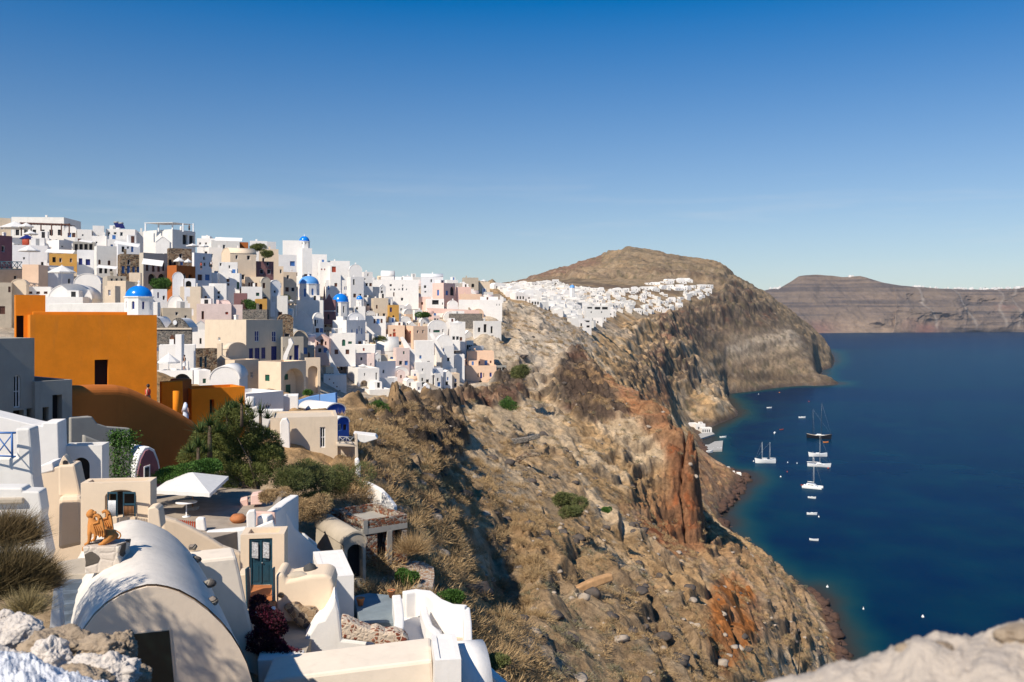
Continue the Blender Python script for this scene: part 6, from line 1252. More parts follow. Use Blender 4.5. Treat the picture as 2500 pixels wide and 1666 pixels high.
for i in range(7): deck('step', 'white stair tread beside the outer parapet, '+['topmost', 'second', 'third', 'fourth', 'fifth', 'lowest'][min(i, 5)]+' one', [(1052+i*11, 1462+i*8), (1068+i*11, 1466+i*8), (1068+i*9, 1480+i*10), (1050+i*9, 1474+i*9)], zc+.5-i*.13, .7, 'W', 'step', ) if i < 6 else None
deck('landing', 'grey landing inside the lower white parapet', [(1086, 1540), (1138, 1540), (1142, 1600), (1180, 1650), (1100, 1660), (1090, 1600)], zc-.35, 1.2, TUFF, 'landing')
ir = empty('iron_cross', hp(985, 1500, zc-.18), 'black wrought iron cross lying in the sunken courtyard', 'cross'); m = MB(); b_ = hp(985, 1500, zc-.16)
m.tube([b_+Vector((-.25, 0, .03)), b_+Vector((.35, .2, .03))], .02, 5); m.build('crossbar', DARK, ir); m = MB(); m.tube([b_+Vector((0, -.3, .05)), b_+Vector((.02, .7, .05))], .02, 5); m.build('shaft', DARK, ir)
blk('wall', 'cream wall speckled with red-brown stones', [(832, 1512), (850, 1516), (878, 1530), (905, 1540), (918, 1536), (940, 1546), (962, 1544), (985, 1551), (996, 1562), (1002, 1590), (1010, 1640), (925, 1640), (915, 1572), (835, 1562)], 31, .7, SPECK, 8, bevel=.08)
blk('wall', 'long cream roof wall across the bottom edge', [(640, 1666), (700, 1655), (850, 1636), (1000, 1618), (1055, 1611), (1064, 1740), (640, 1740)], 27, 2.0, plaster('warm_lime', (.78, .68, .56), .08, .4), 6, bevel=.1)
h('white flat block at the bottom edge beside a green shutter', 1058, 1062, 1126, 1613, 1720, 26.5, 8, 'W', D=2.2, para=.05, base=1, F_=[(1050+8, 1650, 1066, 1700, 'w', 'g')])
h('small white vaulted roof at the bottom edge by the cliff', 1124, 1128, 1200, 1624, 1730, 27.5, 12, 'W', 'vs', D=3, base=1)
m = MB(); c = hp(1068, 1610, zc-.1); m.lathe(c, [(0, 0), (.2, 0), (.26, .2), (.22, .42), (.14, .5), (.17, .55), (0, .5)], 14); tag(m.build('urn', plain('dark_glaze', (.02, .018, .016), .25)), 'black glazed urn at the foot of the snaking wall', 'urn')
for u, v, z, lab in ((956, 1458, zc+.38, 'terracotta pot on the sunny corner of the slate courtyard'), (880, 1478, zc+.38, 'terracotta pot in the shade of the slate courtyard'), (861, 1392, zr-.1, 'small terracotta pot on the corner of the white box house'), (1010, 1600, zc-.18, 'dark flat dish on the sunken courtyard floor')):
    t = empty('flower_pot', hp(u, v, z), label=lab, cat='pot'); m = MB(); m.lathe(hp(u, v, z), [(0, 0), (.11, 0), (.17, .26), (.19, .27), (.19, .32), (.15, .32), (.14, .26), (0, .24)], 14); m.build('pot', TERRA if 'dish' not in lab else SLATE, t); m = MB(); m.ball(hp(u, v, z)+Vector((0, 0, .27)), .13, (1, 1, .4), 8, 5); m.build('soil', STONE, t)
# ---- beige house with the balcony, blue houses, white walls
bh, bgm = h('plain beige house with a tall shuttered window and a small balcony', 655, 660, 824, 1021, 1108, 71, 13, 'E', F_=[(781, 1043, 794, 1093, 'w', 'l'), (700, 1075, 704, 1090)], D=5, para=.12, base=2)
slab('chimney', 'white chimney stack leaning on the front of the beige house', [(683, 1034), (688, 1024), (700, 1022), (706, 1034), (708, 1098), (684, 1096)], 69.8, .8, 'W', 12, 'chimney', bevel=.06)
bc = empty('balcony', P(846, 1110, 72), 'small balcony with a grey crossed railing at the corner of the beige house', 'balcony')
slab('floor_slab', None, [(822, 1084), (873, 1086), (873, 1092), (822, 1090)], 71, 1.6, 'E', 12, parent=bc); slab('corner_post', None, [(866, 1060), (873, 1060), (876, 1160), (868, 1150)], 71, .5, 'E', 12, parent=bc, uref=822); slab('lower_wall', None, [(822, 1092), (868, 1092), (868, 1130), (822, 1120)], 72.4, .3, 'E', 12, parent=bc, uref=822)
m = MB(); 
for a, b in (((827, 1066), (864, 1068)), ((827, 1083), (864, 1084)), ((828, 1066), (846, 1083)), ((846, 1066), (828, 1083)), ((846, 1067), (864, 1084)), ((864, 1067), (846, 1084)), ((846, 1066), (846, 1084)), ((828, 1066), (828, 1084))): m.tube([P(a[0], a[1], 71.2), P(b[0], b[1], 71.2)], .035, 5)
m.build('railing', GPAINT, bc)
blk('wall', 'long sky-blue painted garden wall left of the cobalt vault', [(724, 980), (752, 970), (780, 964), (782, 1014), (734, 1014), (724, 990)], 97, .5, 'S', 14, bevel=.04); blk('wall', 'right half of the sky-blue wall turning toward the sun', [(781, 964), (800, 962), (819, 959), (820, 988), (800, 1014), (781, 1014)], 99, .5, 'S', -12, bevel=.04)
h('cobalt blue vaulted house with a white roof and a turquoise door', 777, 797, 843, 988, 1024, 92, 46, 'Q', 'vf', F_=[(822, 997, 828, 1018, 'd', 't', 1)], roofm='W', rise=.7, D=5)
h('cobalt blue cube with a white rounded roof behind the balcony', 806, 822, 852, 1020, 1060, 82, 48, 'Q', 'vf', F_=[(826, 1036, 834, 1052, 'w', 'l'), (838, 1037, 846, 1050, 'w', 'w')], roofm='W', rise=.5, D=4)
h('white house in blue shade behind the yucca, with a small navy window', 596, 600, 692, 962, 1004, 86, 52, 'W', F_=[(649, 988, 661, 998, 'w', 'n')], D=5)
h('white cube between the navy window house and the sky-blue wall', 688, 692, 727, 968, 1016, 90, 12, 'W', D=3)
m = MB(); c = P(612, 992, 82); m.lathe(c, [(.42, -1), (.4, .7), (.3, .86), (0, .9)], 16); tag(m.build('water_tank', WHITE), 'round white plastered cistern turret above the yucca', 'cistern')
blk('wall', 'bright white bulging wall right of the yucca crown', [(597, 1002), (628, 992), (631, 1001), (692, 1000), (692, 1020), (660, 1028), (648, 1062), (622, 1056), (604, 1040)], 78, .8, 'W', 10, bevel=.1)
blk('wall', 'white slab roof edge jutting over the slope right of the balcony', [(862, 1058), (916, 1064), (922, 1072), (890, 1082), (866, 1076)], 76, 1.6, 'W', 6, bevel=.05)
blk('wall', 'white pillar end of the cliff stair below the balcony', [(868, 1122), (876, 1118), (882, 1140), (880, 1168), (870, 1162)], 67, .5, 'W', 20, bevel=.1)
pathwall('stair_wall', 'white stair parapet running down the slope behind the unfinished house', [(877, 1170), (905, 1180), (930, 1194), (948, 1212), (966, 1236)], H-(1180-V0)*64/F, 1.6, .35, 'W', dz=[0, -.1, -.3, -.7, -1.3])
h('white house front with an arch recess behind the orange pillar wall', 380, 384, 470, 905, 975, 104, 8, 'W', F_=[(423, 913, 470-4, 960, 'o', 'k', 1)], D=5)
h('white barrel-vaulted house with a tiny window behind the long orange wall', 510, 512, 584, 896, 968, 100, 9, 'W', 'vf', F_=[(544, 909, 550, 916)], R_=[], D=7, rise=1.4)
h('low white box with an air vent between the arch recess and the vaulted house', 470, 486, 514, 905, 965, 102, 30, 'W', F_=[(495, 925, 503, 936, 'w', 'g')])
h('tall slim white chimney house above the white parasol', 426, 428, 443, 817, 882, 108, 8, 'W', D=1.5)
h('white stepped house with a flat roof under the stone chapel', 384, 388, 476, 843, 905, 110, 18, 'W')
def parasol(label, u, vtop, vedge, vfoot, Y, wpx, mat=CANVAS, n=8, group='parasols in the town'):
    X = (u-U0)*Y/F; zt_, ze, zf = (H-(q-V0)*Y/F for q in (vtop, vedge, vfoot)); rr = wpx/2*Y/F; t = empty('parasol', (X, Y, zf), label, 'parasol', group); m = MB(); c = Vector((X, Y, 0))
    for k in range(n):
        a, b = (2*math.pi*q/n+.3 for q in (k, k+1)); pa = c+Vector((rr*math.cos(a), rr*math.sin(a), ze)); pb = c+Vector((rr*math.cos(b), rr*math.sin(b), ze)); m.add([c+Vector((0, 0, zt_)), pa, pb], [(0, 1, 2)]); m.quad(pa, pb, pb-Vector((0, 0, .2)), pa-Vector((0, 0, .2)))
    m.build('canopy', mat, t); m = MB(); m.tube([c+Vector((0, 0, zf)), c+Vector((0, 0, zt_+.1))], .04, 6); m.build('pole', WPAINT, t); return t
for a in (('largest white town parasol with scalloped edge, left of the big white vault', 151, 648, 664, 694, 150, 62), ('white parasol on a thick pillar above the peach block', 71, 599, 612, 648, 176, 50), ('leftmost white restaurant parasol on the skyline', 36, 541, 556, 576, 214, 72), ('second white restaurant parasol beside the leftmost one', 64, 544, 553, 572, 212, 34), ('low flat white parasol on the terrace above the red sign', 75, 564, 571, 584, 208, 34),
          ('dark blue parasol right of the red awning', 66, 573, 582, 592, 203, 34, BLUEP), ('white parasol over the dome-roofed yard right of the orange wall', 412, 863, 883, 905, 106, 52), ('white parasol on the basalt house terrace, left one', 437, 628, 637, 650, 184, 26), ('white parasol on the basalt house terrace, right one', 459, 632, 639, 650, 184, 18), ('white parasol on the hotel terrace, left one', 470, 595, 600, 612, 194, 30), ('white parasol on the hotel terrace, right one', 498, 597, 601, 614, 194, 22),
          ('flat white parasol on the white box right of the rounded porch', 1116, 783, 788, 796, 306, 24), ('white parasol on the pale pink front terrace', 886, 889, 893, 902, 250, 22), ('white parasol at the right end of the skyline', 1181, 683, 686, 692, 425, 18), ('small white parasol below the largest pale blue dome', 706, 730, 735, 744, 236, 22)): parasol(*a)
m = MB(); m.cbox(P(63, 592, 202), 1.5, .2, 1.5); m.ball(P(63, 590, 202)+Vector((0, -.15, 0)), .8, (1, .3, 1), 10, 6); tag(m.build('awning', REDP), 'bright red folded awning on the terrace at far left', 'awning')
# canvas awnings on house fronts
for lab, a, b, drop, Y in (('white awning over the dark doors of the oval-window house', (240, 648), (288, 652), 7, 184), ('white awning over the balcony of the greige hotel wing', (350, 632), (400, 638), 14, 180), ('long white awning on the house between the hotels', (282, 588), (342, 598), 8, 192), ('white sail canopy above the ochre house', (116, 609), (184, 612), 9, 188), ('pale flat canopy roof on the skyline right of the hotel', (526, 580), (592, 582), 9, 228), ('flat white canopy in front of the dark-windowed terrace', (196, 586), (228, 590), 5, 200)):
    A1, B1 = P(a[0], a[1], Y), P(b[0], b[1], Y); dn = Vector((.3, -1.6, -drop*Y/F)); m = MB(); m.prism([A1, B1, B1+dn, A1+dn], (0, 0, .06)); tag(m.build('awning', CANVAS), lab, 'awning')
# roof frame of the hotel, dark pergola
pg = empty('pergola', P(412, 556, 206), 'open white roof frame with a flat canopy on the big hotel block', 'pergola')
for u in (355, 387, 421, 447, 472): m = MB(); m.cbox(P(u, 554, 207)+Vector((0, 0, -.2)), .28, .28, 1.9); m.build('post', WPAINT, pg)
m = MB(); m.prism([P(352, 545, 206), P(422, 544, 206), P(470, 549, 209), P(400, 550, 209.5)], (0, 0, .12)); m.build('canopy', CANVAS, pg)
pg = empty('pergola', P(100, 580, 214), 'long dark timber pergola in front of the rooftop restaurant', 'pergola')
for u in (52, 76, 100, 126, 150, 169): m = MB(); m.cbox(P(u, 561, 216), .22, .22, 3.0); m.build('post', BROWNP, pg)
for v, Y in ((546, 216), (548, 219)): m = MB(); m.box(P(48, v, Y), P(171, v+4, Y)-P(48, v, Y), (0, .2, 0), (0, 0, .3)); m.build('beam', BROWNP, pg)
m = MB()
for k in range(16): m.box(P(50+k*7.6, 545.6+k*.25, 215.7), (.15, 0, 0), (0, 3.6, 0), (0, 0, .14))
m.build('rafters', BROWNP, pg)
rl = empty('railing', P(26, 655, 163), 'dark green railing with crossed panels at the left edge', 'railing'); m = MB()
for k in range(5):
    a, b = -8+k*12.5, 4+k*12.5; m.tube([P(a, 640, 163), P(b, 656, 163)], .06, 4); m.tube([P(b, 640, 163), P(a, 656, 163)], .06, 4); m.tube([P(a, 639, 163), P(a, 658, 163)], .07, 4)
m.build('crossed_panels', TEALP, rl); m = MB(); m.tube([P(-10, 639, 163), P(54, 640, 163)], .08, 5); m.tube([P(-10, 657, 163), P(54, 658, 163)], .08, 5); m.build('rails', TEALP, rl)
for u, v, Y, lab in ((283, 549, 224, 'left dark solar water panel on the skyline roof'), (295, 551, 224, 'right dark solar water panel on the skyline roof')):
    t = empty('solar_heater', P(u, v+7, Y), lab, 'solar heater', 'solar water heaters'); m = MB(); c = P(u, v, Y); m.prism([c+Vector((-.6, 0, .5)), c+Vector((.5, 0, .5)), c+Vector((.9, .4, -.7)), c+Vector((-.2, .4, -.7))], (0, .1, 0)); m.build('panel', BLUEP, t); m = MB(); m.tube([c+Vector((-.6, .2, .6)), c+Vector((.5, .2, .6))], .25, 8); m.build('tank', GPAINT, t)
# ================================================================ plants and rocks
rs = np.random.RandomState(5)
def leafmat(name, c1, c2, sc=1.2, trans=.15):
    m, t, p = nodes(name); g = N(t, 'ShaderNodeNewGeometry'); n = N(t, 'ShaderNodeTexNoise', Scale=sc, Detail=4.0); L(t, g.outputs['Position'], n.inputs['Vector'])
    w2 = N(t, 'ShaderNodeTexWhiteNoise'); L(t, g.outputs['Random Per Island'], w2.inputs['Vector'])
    ad = N(t, 'ShaderNodeMath', operation='MULTIPLY_ADD'); L(t, g.outputs['Random Per Island'], ad.inputs[0]); ad.inputs[1].default_value = .5; L(t, n.outputs[0], ad.inputs[2])
    r = N(t, 'ShaderNodeMapRange'); r.inputs['From Min'].default_value = .45; r.inputs['From Max'].default_value = 1.05; L(t, ad.outputs[0], r.inputs['Value'])
    mx = N(t, 'ShaderNodeMix', data_type='RGBA'); mx.inputs['A'].default_value = (*c1, 1); mx.inputs['B'].default_value = (*c2, 1); L(t, r.outputs[0], mx.inputs['Factor']); L(t, mx.outputs['Result'], p.inputs['Base Color'])
    p.inputs['Roughness'].default_value = .7; p.inputs['Specular IOR Level'].default_value = .25; return m
GREEN1 = leafmat('tamarisk_leaf', (.06, .085, .02), (.18, .19, .05)); GREEN2 = leafmat('bright_leaf', (.025, .075, .012), (.09, .18, .03)); YUC = leafmat('yucca_leaf', (.020, .050, .012), (.08, .12, .03))
OLIVE = leafmat('olive_scrub_leaf', (.06, .085, .022), (.17, .17, .06)); SAGE = leafmat('sage_twig', (.11, .10, .055), (.26, .23, .14)); DRY = leafmat('dry_twig', (.24, .15, .07), (.50, .35, .18)); DARKV = leafmat('bougainvillea_leaf', (.02, .012, .012), (.10, .008, .03)); STRAW = leafmat('straw_grass', (.20, .15, .06), (.46, .36, .17))
BARK = plain('bark', (.10, .07, .045), .9, 0, .3, 5, .6)
def tris(c, d, n_, L_, W_):
    """thin leaf blades: base points c, directions d, side vectors n_"""
    a = c-n_*W_[:, None]; b = c+n_*W_[:, None]; t = c+d*L_[:, None]; v = np.stack([a, b, t], 1).reshape(-1, 3); f = np.arange(len(v)).reshape(-1, 3); return v, f
def runit(n): v = rs.normal(size=(n, 3)); return v/np.linalg.norm(v, axis=1, keepdims=True)
def crown(centres, radii, n, leaf, wid, sq=.8, updir=.25):
    """leaves through the volume of several clumps, denser toward each clump's skin"""
    V_, F_ = [], []; o = 0; tot = sum(r**2 for r in radii)
    for c, r in zip(centres, radii):
        k = int(n*r*r/tot); u = runit(k); rr = r*(.45+.55*rs.rand(k)**.45)*(1+.22*vnoise(u[:, 0]*2.5+c[0], u[:, 1]*2.5, u[:, 2]*2.5)); p = np.array(c)+u*rr[:, None]*np.array([1, 1, sq])
        d = u+runit(k)*.9+np.array([0, 0, updir]); d /= np.linalg.norm(d, axis=1, keepdims=True); s = np.cross(d, runit(k)); s /= np.linalg.norm(s, axis=1, keepdims=True)
        v, f = tris(p, d, s, leaf*(.6+.8*rs.rand(k)), wid*(.6+.8*rs.rand(k))); V_.append(v); F_.append(f+o); o += len(v)
    return np.concatenate(V_), np.concatenate(F_)
def plant(name, label, cat, base, clumps, n, leaf, wid, mat, group=None, stem=True, sq=.8, up=.25):
    """clumps: (dx, dy, dz, radius) from the base"""
    t = empty(name, base, label, cat, group); cs = [(a, b, c) for a, b, c, r in clumps]; v, f = crown(cs, [q[3] for q in clumps], n, leaf, wid, sq, up)
    o = mesh_np('crown', v, f, mat, False, t)
    if stem:
        m = MB()
        for a, b, c, r in clumps[:7]: m.tube([Vector(base), Vector(base)+Vector((a*.35, b*.35, c*.5)), Vector(base)+Vector((a, b, c))], [.035+.03*r, .02+.02*r, .012], 6)
        m.build('trunk', BARK, t)
    return t
def gp(u, v, Y, dz=0): q = P(u, v, Y); q.z += dz; return q
def onground(u, Y, dz=0):
    X = (u-U0)*Y/F; return Vector((X, Y, ground(X, Y)+dz))
# tamarisk and its neighbours
b = P(632, 1212, 50.5); cl = []
for u, v, r in ((480, 1120, .8), (520, 1075, 1.0), (560, 1030, .85), (545, 1100, 1.15), (590, 1060, 1.1), (600, 1120, 1.2), (640, 1080, .95), (655, 1120, .9), (530, 1140, .85), (580, 1165, .9), (625, 1160, .7), (500, 1095, .7), (570, 1000, .45), (592, 1010, .5), (668, 1100, .5)):
    q = P(u, v, 51+rs.rand()*3)-b; cl.append((q.x, q.y, q.z, r*1.15))
plant('tamarisk_tree', 'large dark green feathery tree behind the square parasol', 'tree', b, cl, 80000, .15, .018, GREEN1, None, True, .9, .35)
m = MB()
for u, v in ((630, 1212), (600, 1215)): m.tube([P(u, v+6, 50.6), P(u-4, 1180, 50.8), P(u-12, 1140, 51.5)], [.14, .11, .07], 8)
tag(m.build('trunk', BARK), 'pair of bare leaning trunks under the dark tree', 'tree trunk')
def yucca(label, u, v, Y, s, n=150):
    c = P(u, v, Y); t = empty('yucca', (c.x, c.y, c.z-1.6*s), label, 'yucca', 'yuccas round the dark tree'); V_, F_ = [], []; o = 0
    for off in ((0, 0, 0), (-.5, .2, -.35), (.45, -.1, -.3)):
        k = n//3+20; d = runit(k); d[:, 2] = np.abs(d[:, 2])*.9+d[:, 2]*.2+.1; d /= np.linalg.norm(d, axis=1, keepdims=True); sd = np.cross(d, np.array([0, 0, 1.])); sd /= np.linalg.norm(sd, axis=1, keepdims=True)+1e-6
        p0 = np.tile(np.array(off)*s+np.array([0, 0, 1.6*s]), (k, 1)); v_, f_ = tris(p0+d*.05, d, sd, .75*s*(.7+.5*rs.rand(k)), np.full(k, .030*s)); V_.append(v_); F_.append(f_+o); o += len(v_)
    mesh_np('leaf_rosette', np.concatenate(V_), np.concatenate(F_), YUC, False, t); m = MB(); m.tube([c-Vector((0, 0, 1.6*s)), c], [.12*s, .08*s], 8); m.build('trunk', BARK, t)
yucca('tall yucca with spiky heads left of the dark tree top, against the orange ramp', 512, 1040, 50, 1.2); yucca('yucca head rising highest in front of the long orange wall', 556, 1000, 52, 1.05); yucca('yucca head at the right shoulder of the dark tree', 636, 1010, 53.5, 1.05); yucca('low yucca at the left foot of the dark tree', 484, 1092, 49, 1.0); yucca('yucca between the dark tree and the long orange wall', 590, 985, 49.5, .8)
for lab, u, v, Y, rr, mt, n, sq, lf, wd in (
    ('bright green creeper mass between the mauve vault and the parasol', 440, 1150, 47, .95, GREEN2, 9000, .5, .08, .03), ('bright green creeper below the yuccas beside the parasol', 500, 1140, 47, 1.0, GREEN2, 11000, .45, .08, .03),
    ('broad olive-green bush under the beige house', 770, 1155, 58, 1.6, OLIVE, 16000, .8, .14, .018), ('tall olive-green bush at the right corner of the beige house', 830, 1160, 60, 1.3, OLIVE, 12000, .95, .14, .018),
    ('brownish dark bush between the dark tree and the olive bush', 705, 1160, 52, 1.1, OLIVE, 9000, .8, .13, .014), ('lower dark thicket left of the rubble wall', 745, 1215, 55, 1.2, GREEN1, 11000, .8, .12, .014),
    ('round dry brown bush above the diagonal white wall', 768, 1228, 47, .95, DRY, 12000, .9, .11, .010), ('yellowish dry bush on top of the salmon planter', 668, 1205, 41, .55, DRY, 6000, .6, .10, .010),
    ('green bush on the rubble terrace before the unfinished house', 996, 1402, 52, .55, GREEN2, 5000, .8, .12, .03), ('green shrub under the white outer parapet', 1098, 1452, 47, .6, GREEN2, 4500, .8, .12, .02),
    ('green creeper at the cliff edge by the bottom white parapet', 1200, 1612, 36, .7, OLIVE, 6000, .4, .09, .02), ('green shrub clump on the open slope below the black crag', 980, 1165, 96, 1.4, GREEN2, 5000, .8, .2, .03),
    ('dark green shrub in the middle of the open brown slope', 1385, 1215, 152, 2.2, OLIVE, 7000, .8, .3, .05), ('second dark green shrub low on the open brown slope', 1400, 1245, 146, 1.5, OLIVE, 5000, .8, .3, .05), ('small vivid green shrub alone near the orange slope', 1480, 1242, 165, .8, GREEN2, 2500, .7, .2, .05),
    ('green bush in front of the lowest white storey', 918, 992, 140, 1.6, GREEN2, 5000, .85, .25, .04), ('yellowing bush beside the grey concrete frame house', 1265, 905, 270, 3.0, OLIVE, 5000, .8, .5, .08), ('dark green bush on the far village slope', 1340, 748, 700, 5.0, GREEN1, 2500, .8, 1.0, .25),
    ('green palm-like bush under the glossy-domed hill', 1037, 768, 350, 2.6, GREEN2, 3000, .6, .5, .1), ('dark bush below the wide blue window', 926, 828, 285, 2.0, GREEN1, 3000, .8, .4, .08), ('green bush under the peach pink cliff house', 1246, 985, 240, 2.2, GREEN2, 3000, .8, .4, .07),
    ('flowering potted bush by the great cream arch', 753, 958, 128, .75, GREEN2, 2500, .7, .2, .04), ('palm bush at the foot of the greige arcade', 392, 690, 178, 2.0, GREEN2, 4000, .7, .4, .07), ('trimmed green hedge on the skyline right of the long canopy', 630, 602, 238, 1.9, GREEN1, 4000, .6, .3, .06), ('dark shrub on the terrace of the dark red house', 652, 618, 234, 1.8, GREEN1, 3500, .7, .3, .06), ('reddish flower bush left of the pale blue dome', 690, 728, 220, 1.4, OLIVE, 2500, .7, .3, .05), ('green shrub on the brown terrace below the pale blue dome', 608, 742, 186, 1.5, GREEN2, 3000, .8, .3, .05)):
    c = P(u, v, Y); cls = [(rs.normal()*rr*.45, rs.normal()*rr*.45, rr*sq*.6+rs.normal()*rr*.22*sq, rr*(.5+.25*rs.rand())) for _ in range(7)]; plant('shrub', lab, 'bush', c-Vector((0, 0, rr*sq*.8)), cls, n, lf, wd, mt, None, True, sq)
T_ = P(290, 1560, 22)+SUN_TO*12.5; tg = Vector((T_.x, T_.y, ground(T_.x, T_.y))); plant('tree', 'tree standing beside the lookout just outside the left edge', 'tree', tg, [(rs.normal()*.9, rs.normal()*.7, T_.z-tg.z+rs.normal()*.7, .55+.4*rs.rand()) for _ in range(13)], 9000, .13, .03, GREEN1)
# climbing vine on the grey wall
vv = empty('vine', P(290, 1178, 44.6), 'thin green climbing vine on the grey shaded wall', 'vine'); V_, F_ = [], []; k = 2600
uq = 292+rs.normal(size=k)*11+np.where(rs.rand(k) < .4, 22, -6); vq = 1060+rs.rand(k)*115; vq = np.where(rs.rand(k) < .3, 1050+rs.rand(k)*40, vq); Yq = 44.4+rs.rand(k)*.35
pp = np.stack([(uq-U0)*Yq/F, Yq, H-(vq-V0)*Yq/F], 1)-np.array(vv.location); d = runit(k); v_, f_ = tris(pp, d, np.cross(d, runit(k)), .12+.08*rs.rand(k), np.full(k, .035)); mesh_np('leaves', v_, f_, GREEN2, False, vv)
m = MB()
for q in (282, 292, 305): m.tube([P(q, 1178, 44.6), P(q-4, 1130, 44.6), P(q+3, 1080, 44.6)], [.02, .015, .01], 5)
m.build('stem', BARK, vv)
bg_ = plant('bougainvillea', 'dark purple bougainvillea filling the shaded courtyard', 'bush', P(650, 1600, 30.3), [((q[0]-650)*.0138, (q[2]-32.5), (1600-q[1])*.0138, q[3]) for q in ((625, 1510, 33, .42), (650, 1530, 33, .5), (640, 1565, 32.6, .55), (670, 1590, 32.6, .45), (700, 1598, 32.4, .35), (725, 1600, 32.4, .28), (612, 1490, 33.4, .3), (668, 1545, 33, .35))], 16000, .07, .03, DARKV)
# dry shrub and grass tufts at the left edge
def tuft(name, label, u, v, Y, r, n, mat, length, wid=.006, flat=.6, cat='bush'):
    c = P(u, v, Y); t = empty(name, c, label, cat); d = runit(n); d[:, 2] = np.abs(d[:, 2])*flat+.08; d /= np.linalg.norm(d, axis=1, keepdims=True); q = runit(n)*r*rs.rand(n)[:, None]**.5*np.array([1, 1, .7]); q[:, 2] = np.abs(q[:, 2])
    dd = d*.6+q/r*.7; dd /= np.linalg.norm(dd, axis=1, keepdims=True); v_, f_ = tris(q, dd, np.cross(dd, runit(n)), length*(.5+rs.rand(n)), np.full(n, wid)); mesh_np('twigs', v_, f_, mat, False, t); return t
tuft('dry_shrub', 'large dark dry shrub crowding the left edge', 10, 1440, 13, .62, 16000, leafmat('dark_dry_twig', (.045, .035, .016), (.17, .12, .05)), .30, .006); tuft('dry_shrub', 'straw-coloured twiggy shrub reaching over the shaded stairs', 85, 1440, 14, .36, 4500, DRY, .26, .004)
tuft('dry_shrub', 'upper dry shrub in front of the lower left white wall', 10, 1330, 15, .5, 8000, leafmat('brown_twig', (.09, .06, .025), (.26, .18, .08)), .36, .005); tuft('grass_tuft', 'bright yellow grass tuft on the lava rocks', 65, 1500, 9.5, .16, 1500, STRAW, .22, .003, 1.2, 'grass')
tuft('dry_shrub', 'bare orange-brown twig bush right of the unfinished house', 1008, 1350, 55, .9, 1500, DRY, .9, .012, 1.4)
# ---- scrub over the open slopes: far too many cushions to count
def scrub(name, label, n, mat, pick, size, nb, blade, spread=1.0):
    V_, F_ = [], []; o = 0; got = 0; t_ = 0
    while got < n and t_ < 60:
        t_ += 1; u = rs.uniform(830, 2080, 4000); Y = np.exp(rs.uniform(math.log(48), math.log(620), 4000)); jj = np.clip(np.interp(np.log(Y), lyy, np.arange(ny)), 0, ny-1).astype(int); i2 = ((u+300)/2.5).astype(int); z = Z[jj, i2]; vq = V0-(z-H)*F/Y; X = (u-U0)*Y/F
        ok = (z > 4) & pick(u, vq, Y, X) & ~inpoly(u, vq, TOWN); ok &= rs.rand(4000) < (Y/620)**.5+.25
        for a, y, zz in zip(X[ok], Y[ok], z[ok]):
            if got >= n: break
            r = size*(.5+rs.rand()**1.5*1.3)*min(1+y/700, 1.6); k = nb; d = runit(k); d[:, 2] = np.abs(d[:, 2])*.9+.05; d /= np.linalg.norm(d, axis=1, keepdims=True); q = d*np.array([1, 1, .75])*r*(.35+.5*rs.rand(k))[:, None]
            L_ = r*blade*(.5+.8*rs.rand(k)); v_, f_ = tris(q+np.array([a, y, zz-.1*r]), d+runit(k)*.5, np.cross(d, runit(k)), L_, np.full(k, r*.032*spread*(1+y/500))); V_.append(v_); F_.append(f_+o); o += len(v_); got += 1
    ob_ = mesh_np(name, np.concatenate(V_), np.concatenate(F_), mat); tag(ob_, label, 'scrub', None, 'stuff'); return ob_
nz = lambda X, Y, s, k: fbm(X/s, Y/s, oct=3, seed=k)
scrub('dry_scrub', 'dry brown scrub cushions covering the open cliff slopes', 3600, DRY, lambda u, v, Y, X: nz(X, Y, 18, 301) > -.18, .7, 170, .26, .85); scrub('dry_scrub', 'big dry brown bushes crowding the slope right of the white terraces', 700, DRY, lambda u, v, Y, X: (Y < 165) & (u < 1330) & (nz(X, Y, 14, 305) > -.3), 1.0, 480, .24, .42)
scrub('olive_scrub', 'grey-olive scrub scattered over the cliff slopes', 1500, SAGE, lambda u, v, Y, X: nz(X, Y, 25, 303) > .0, .6, 110, .28)
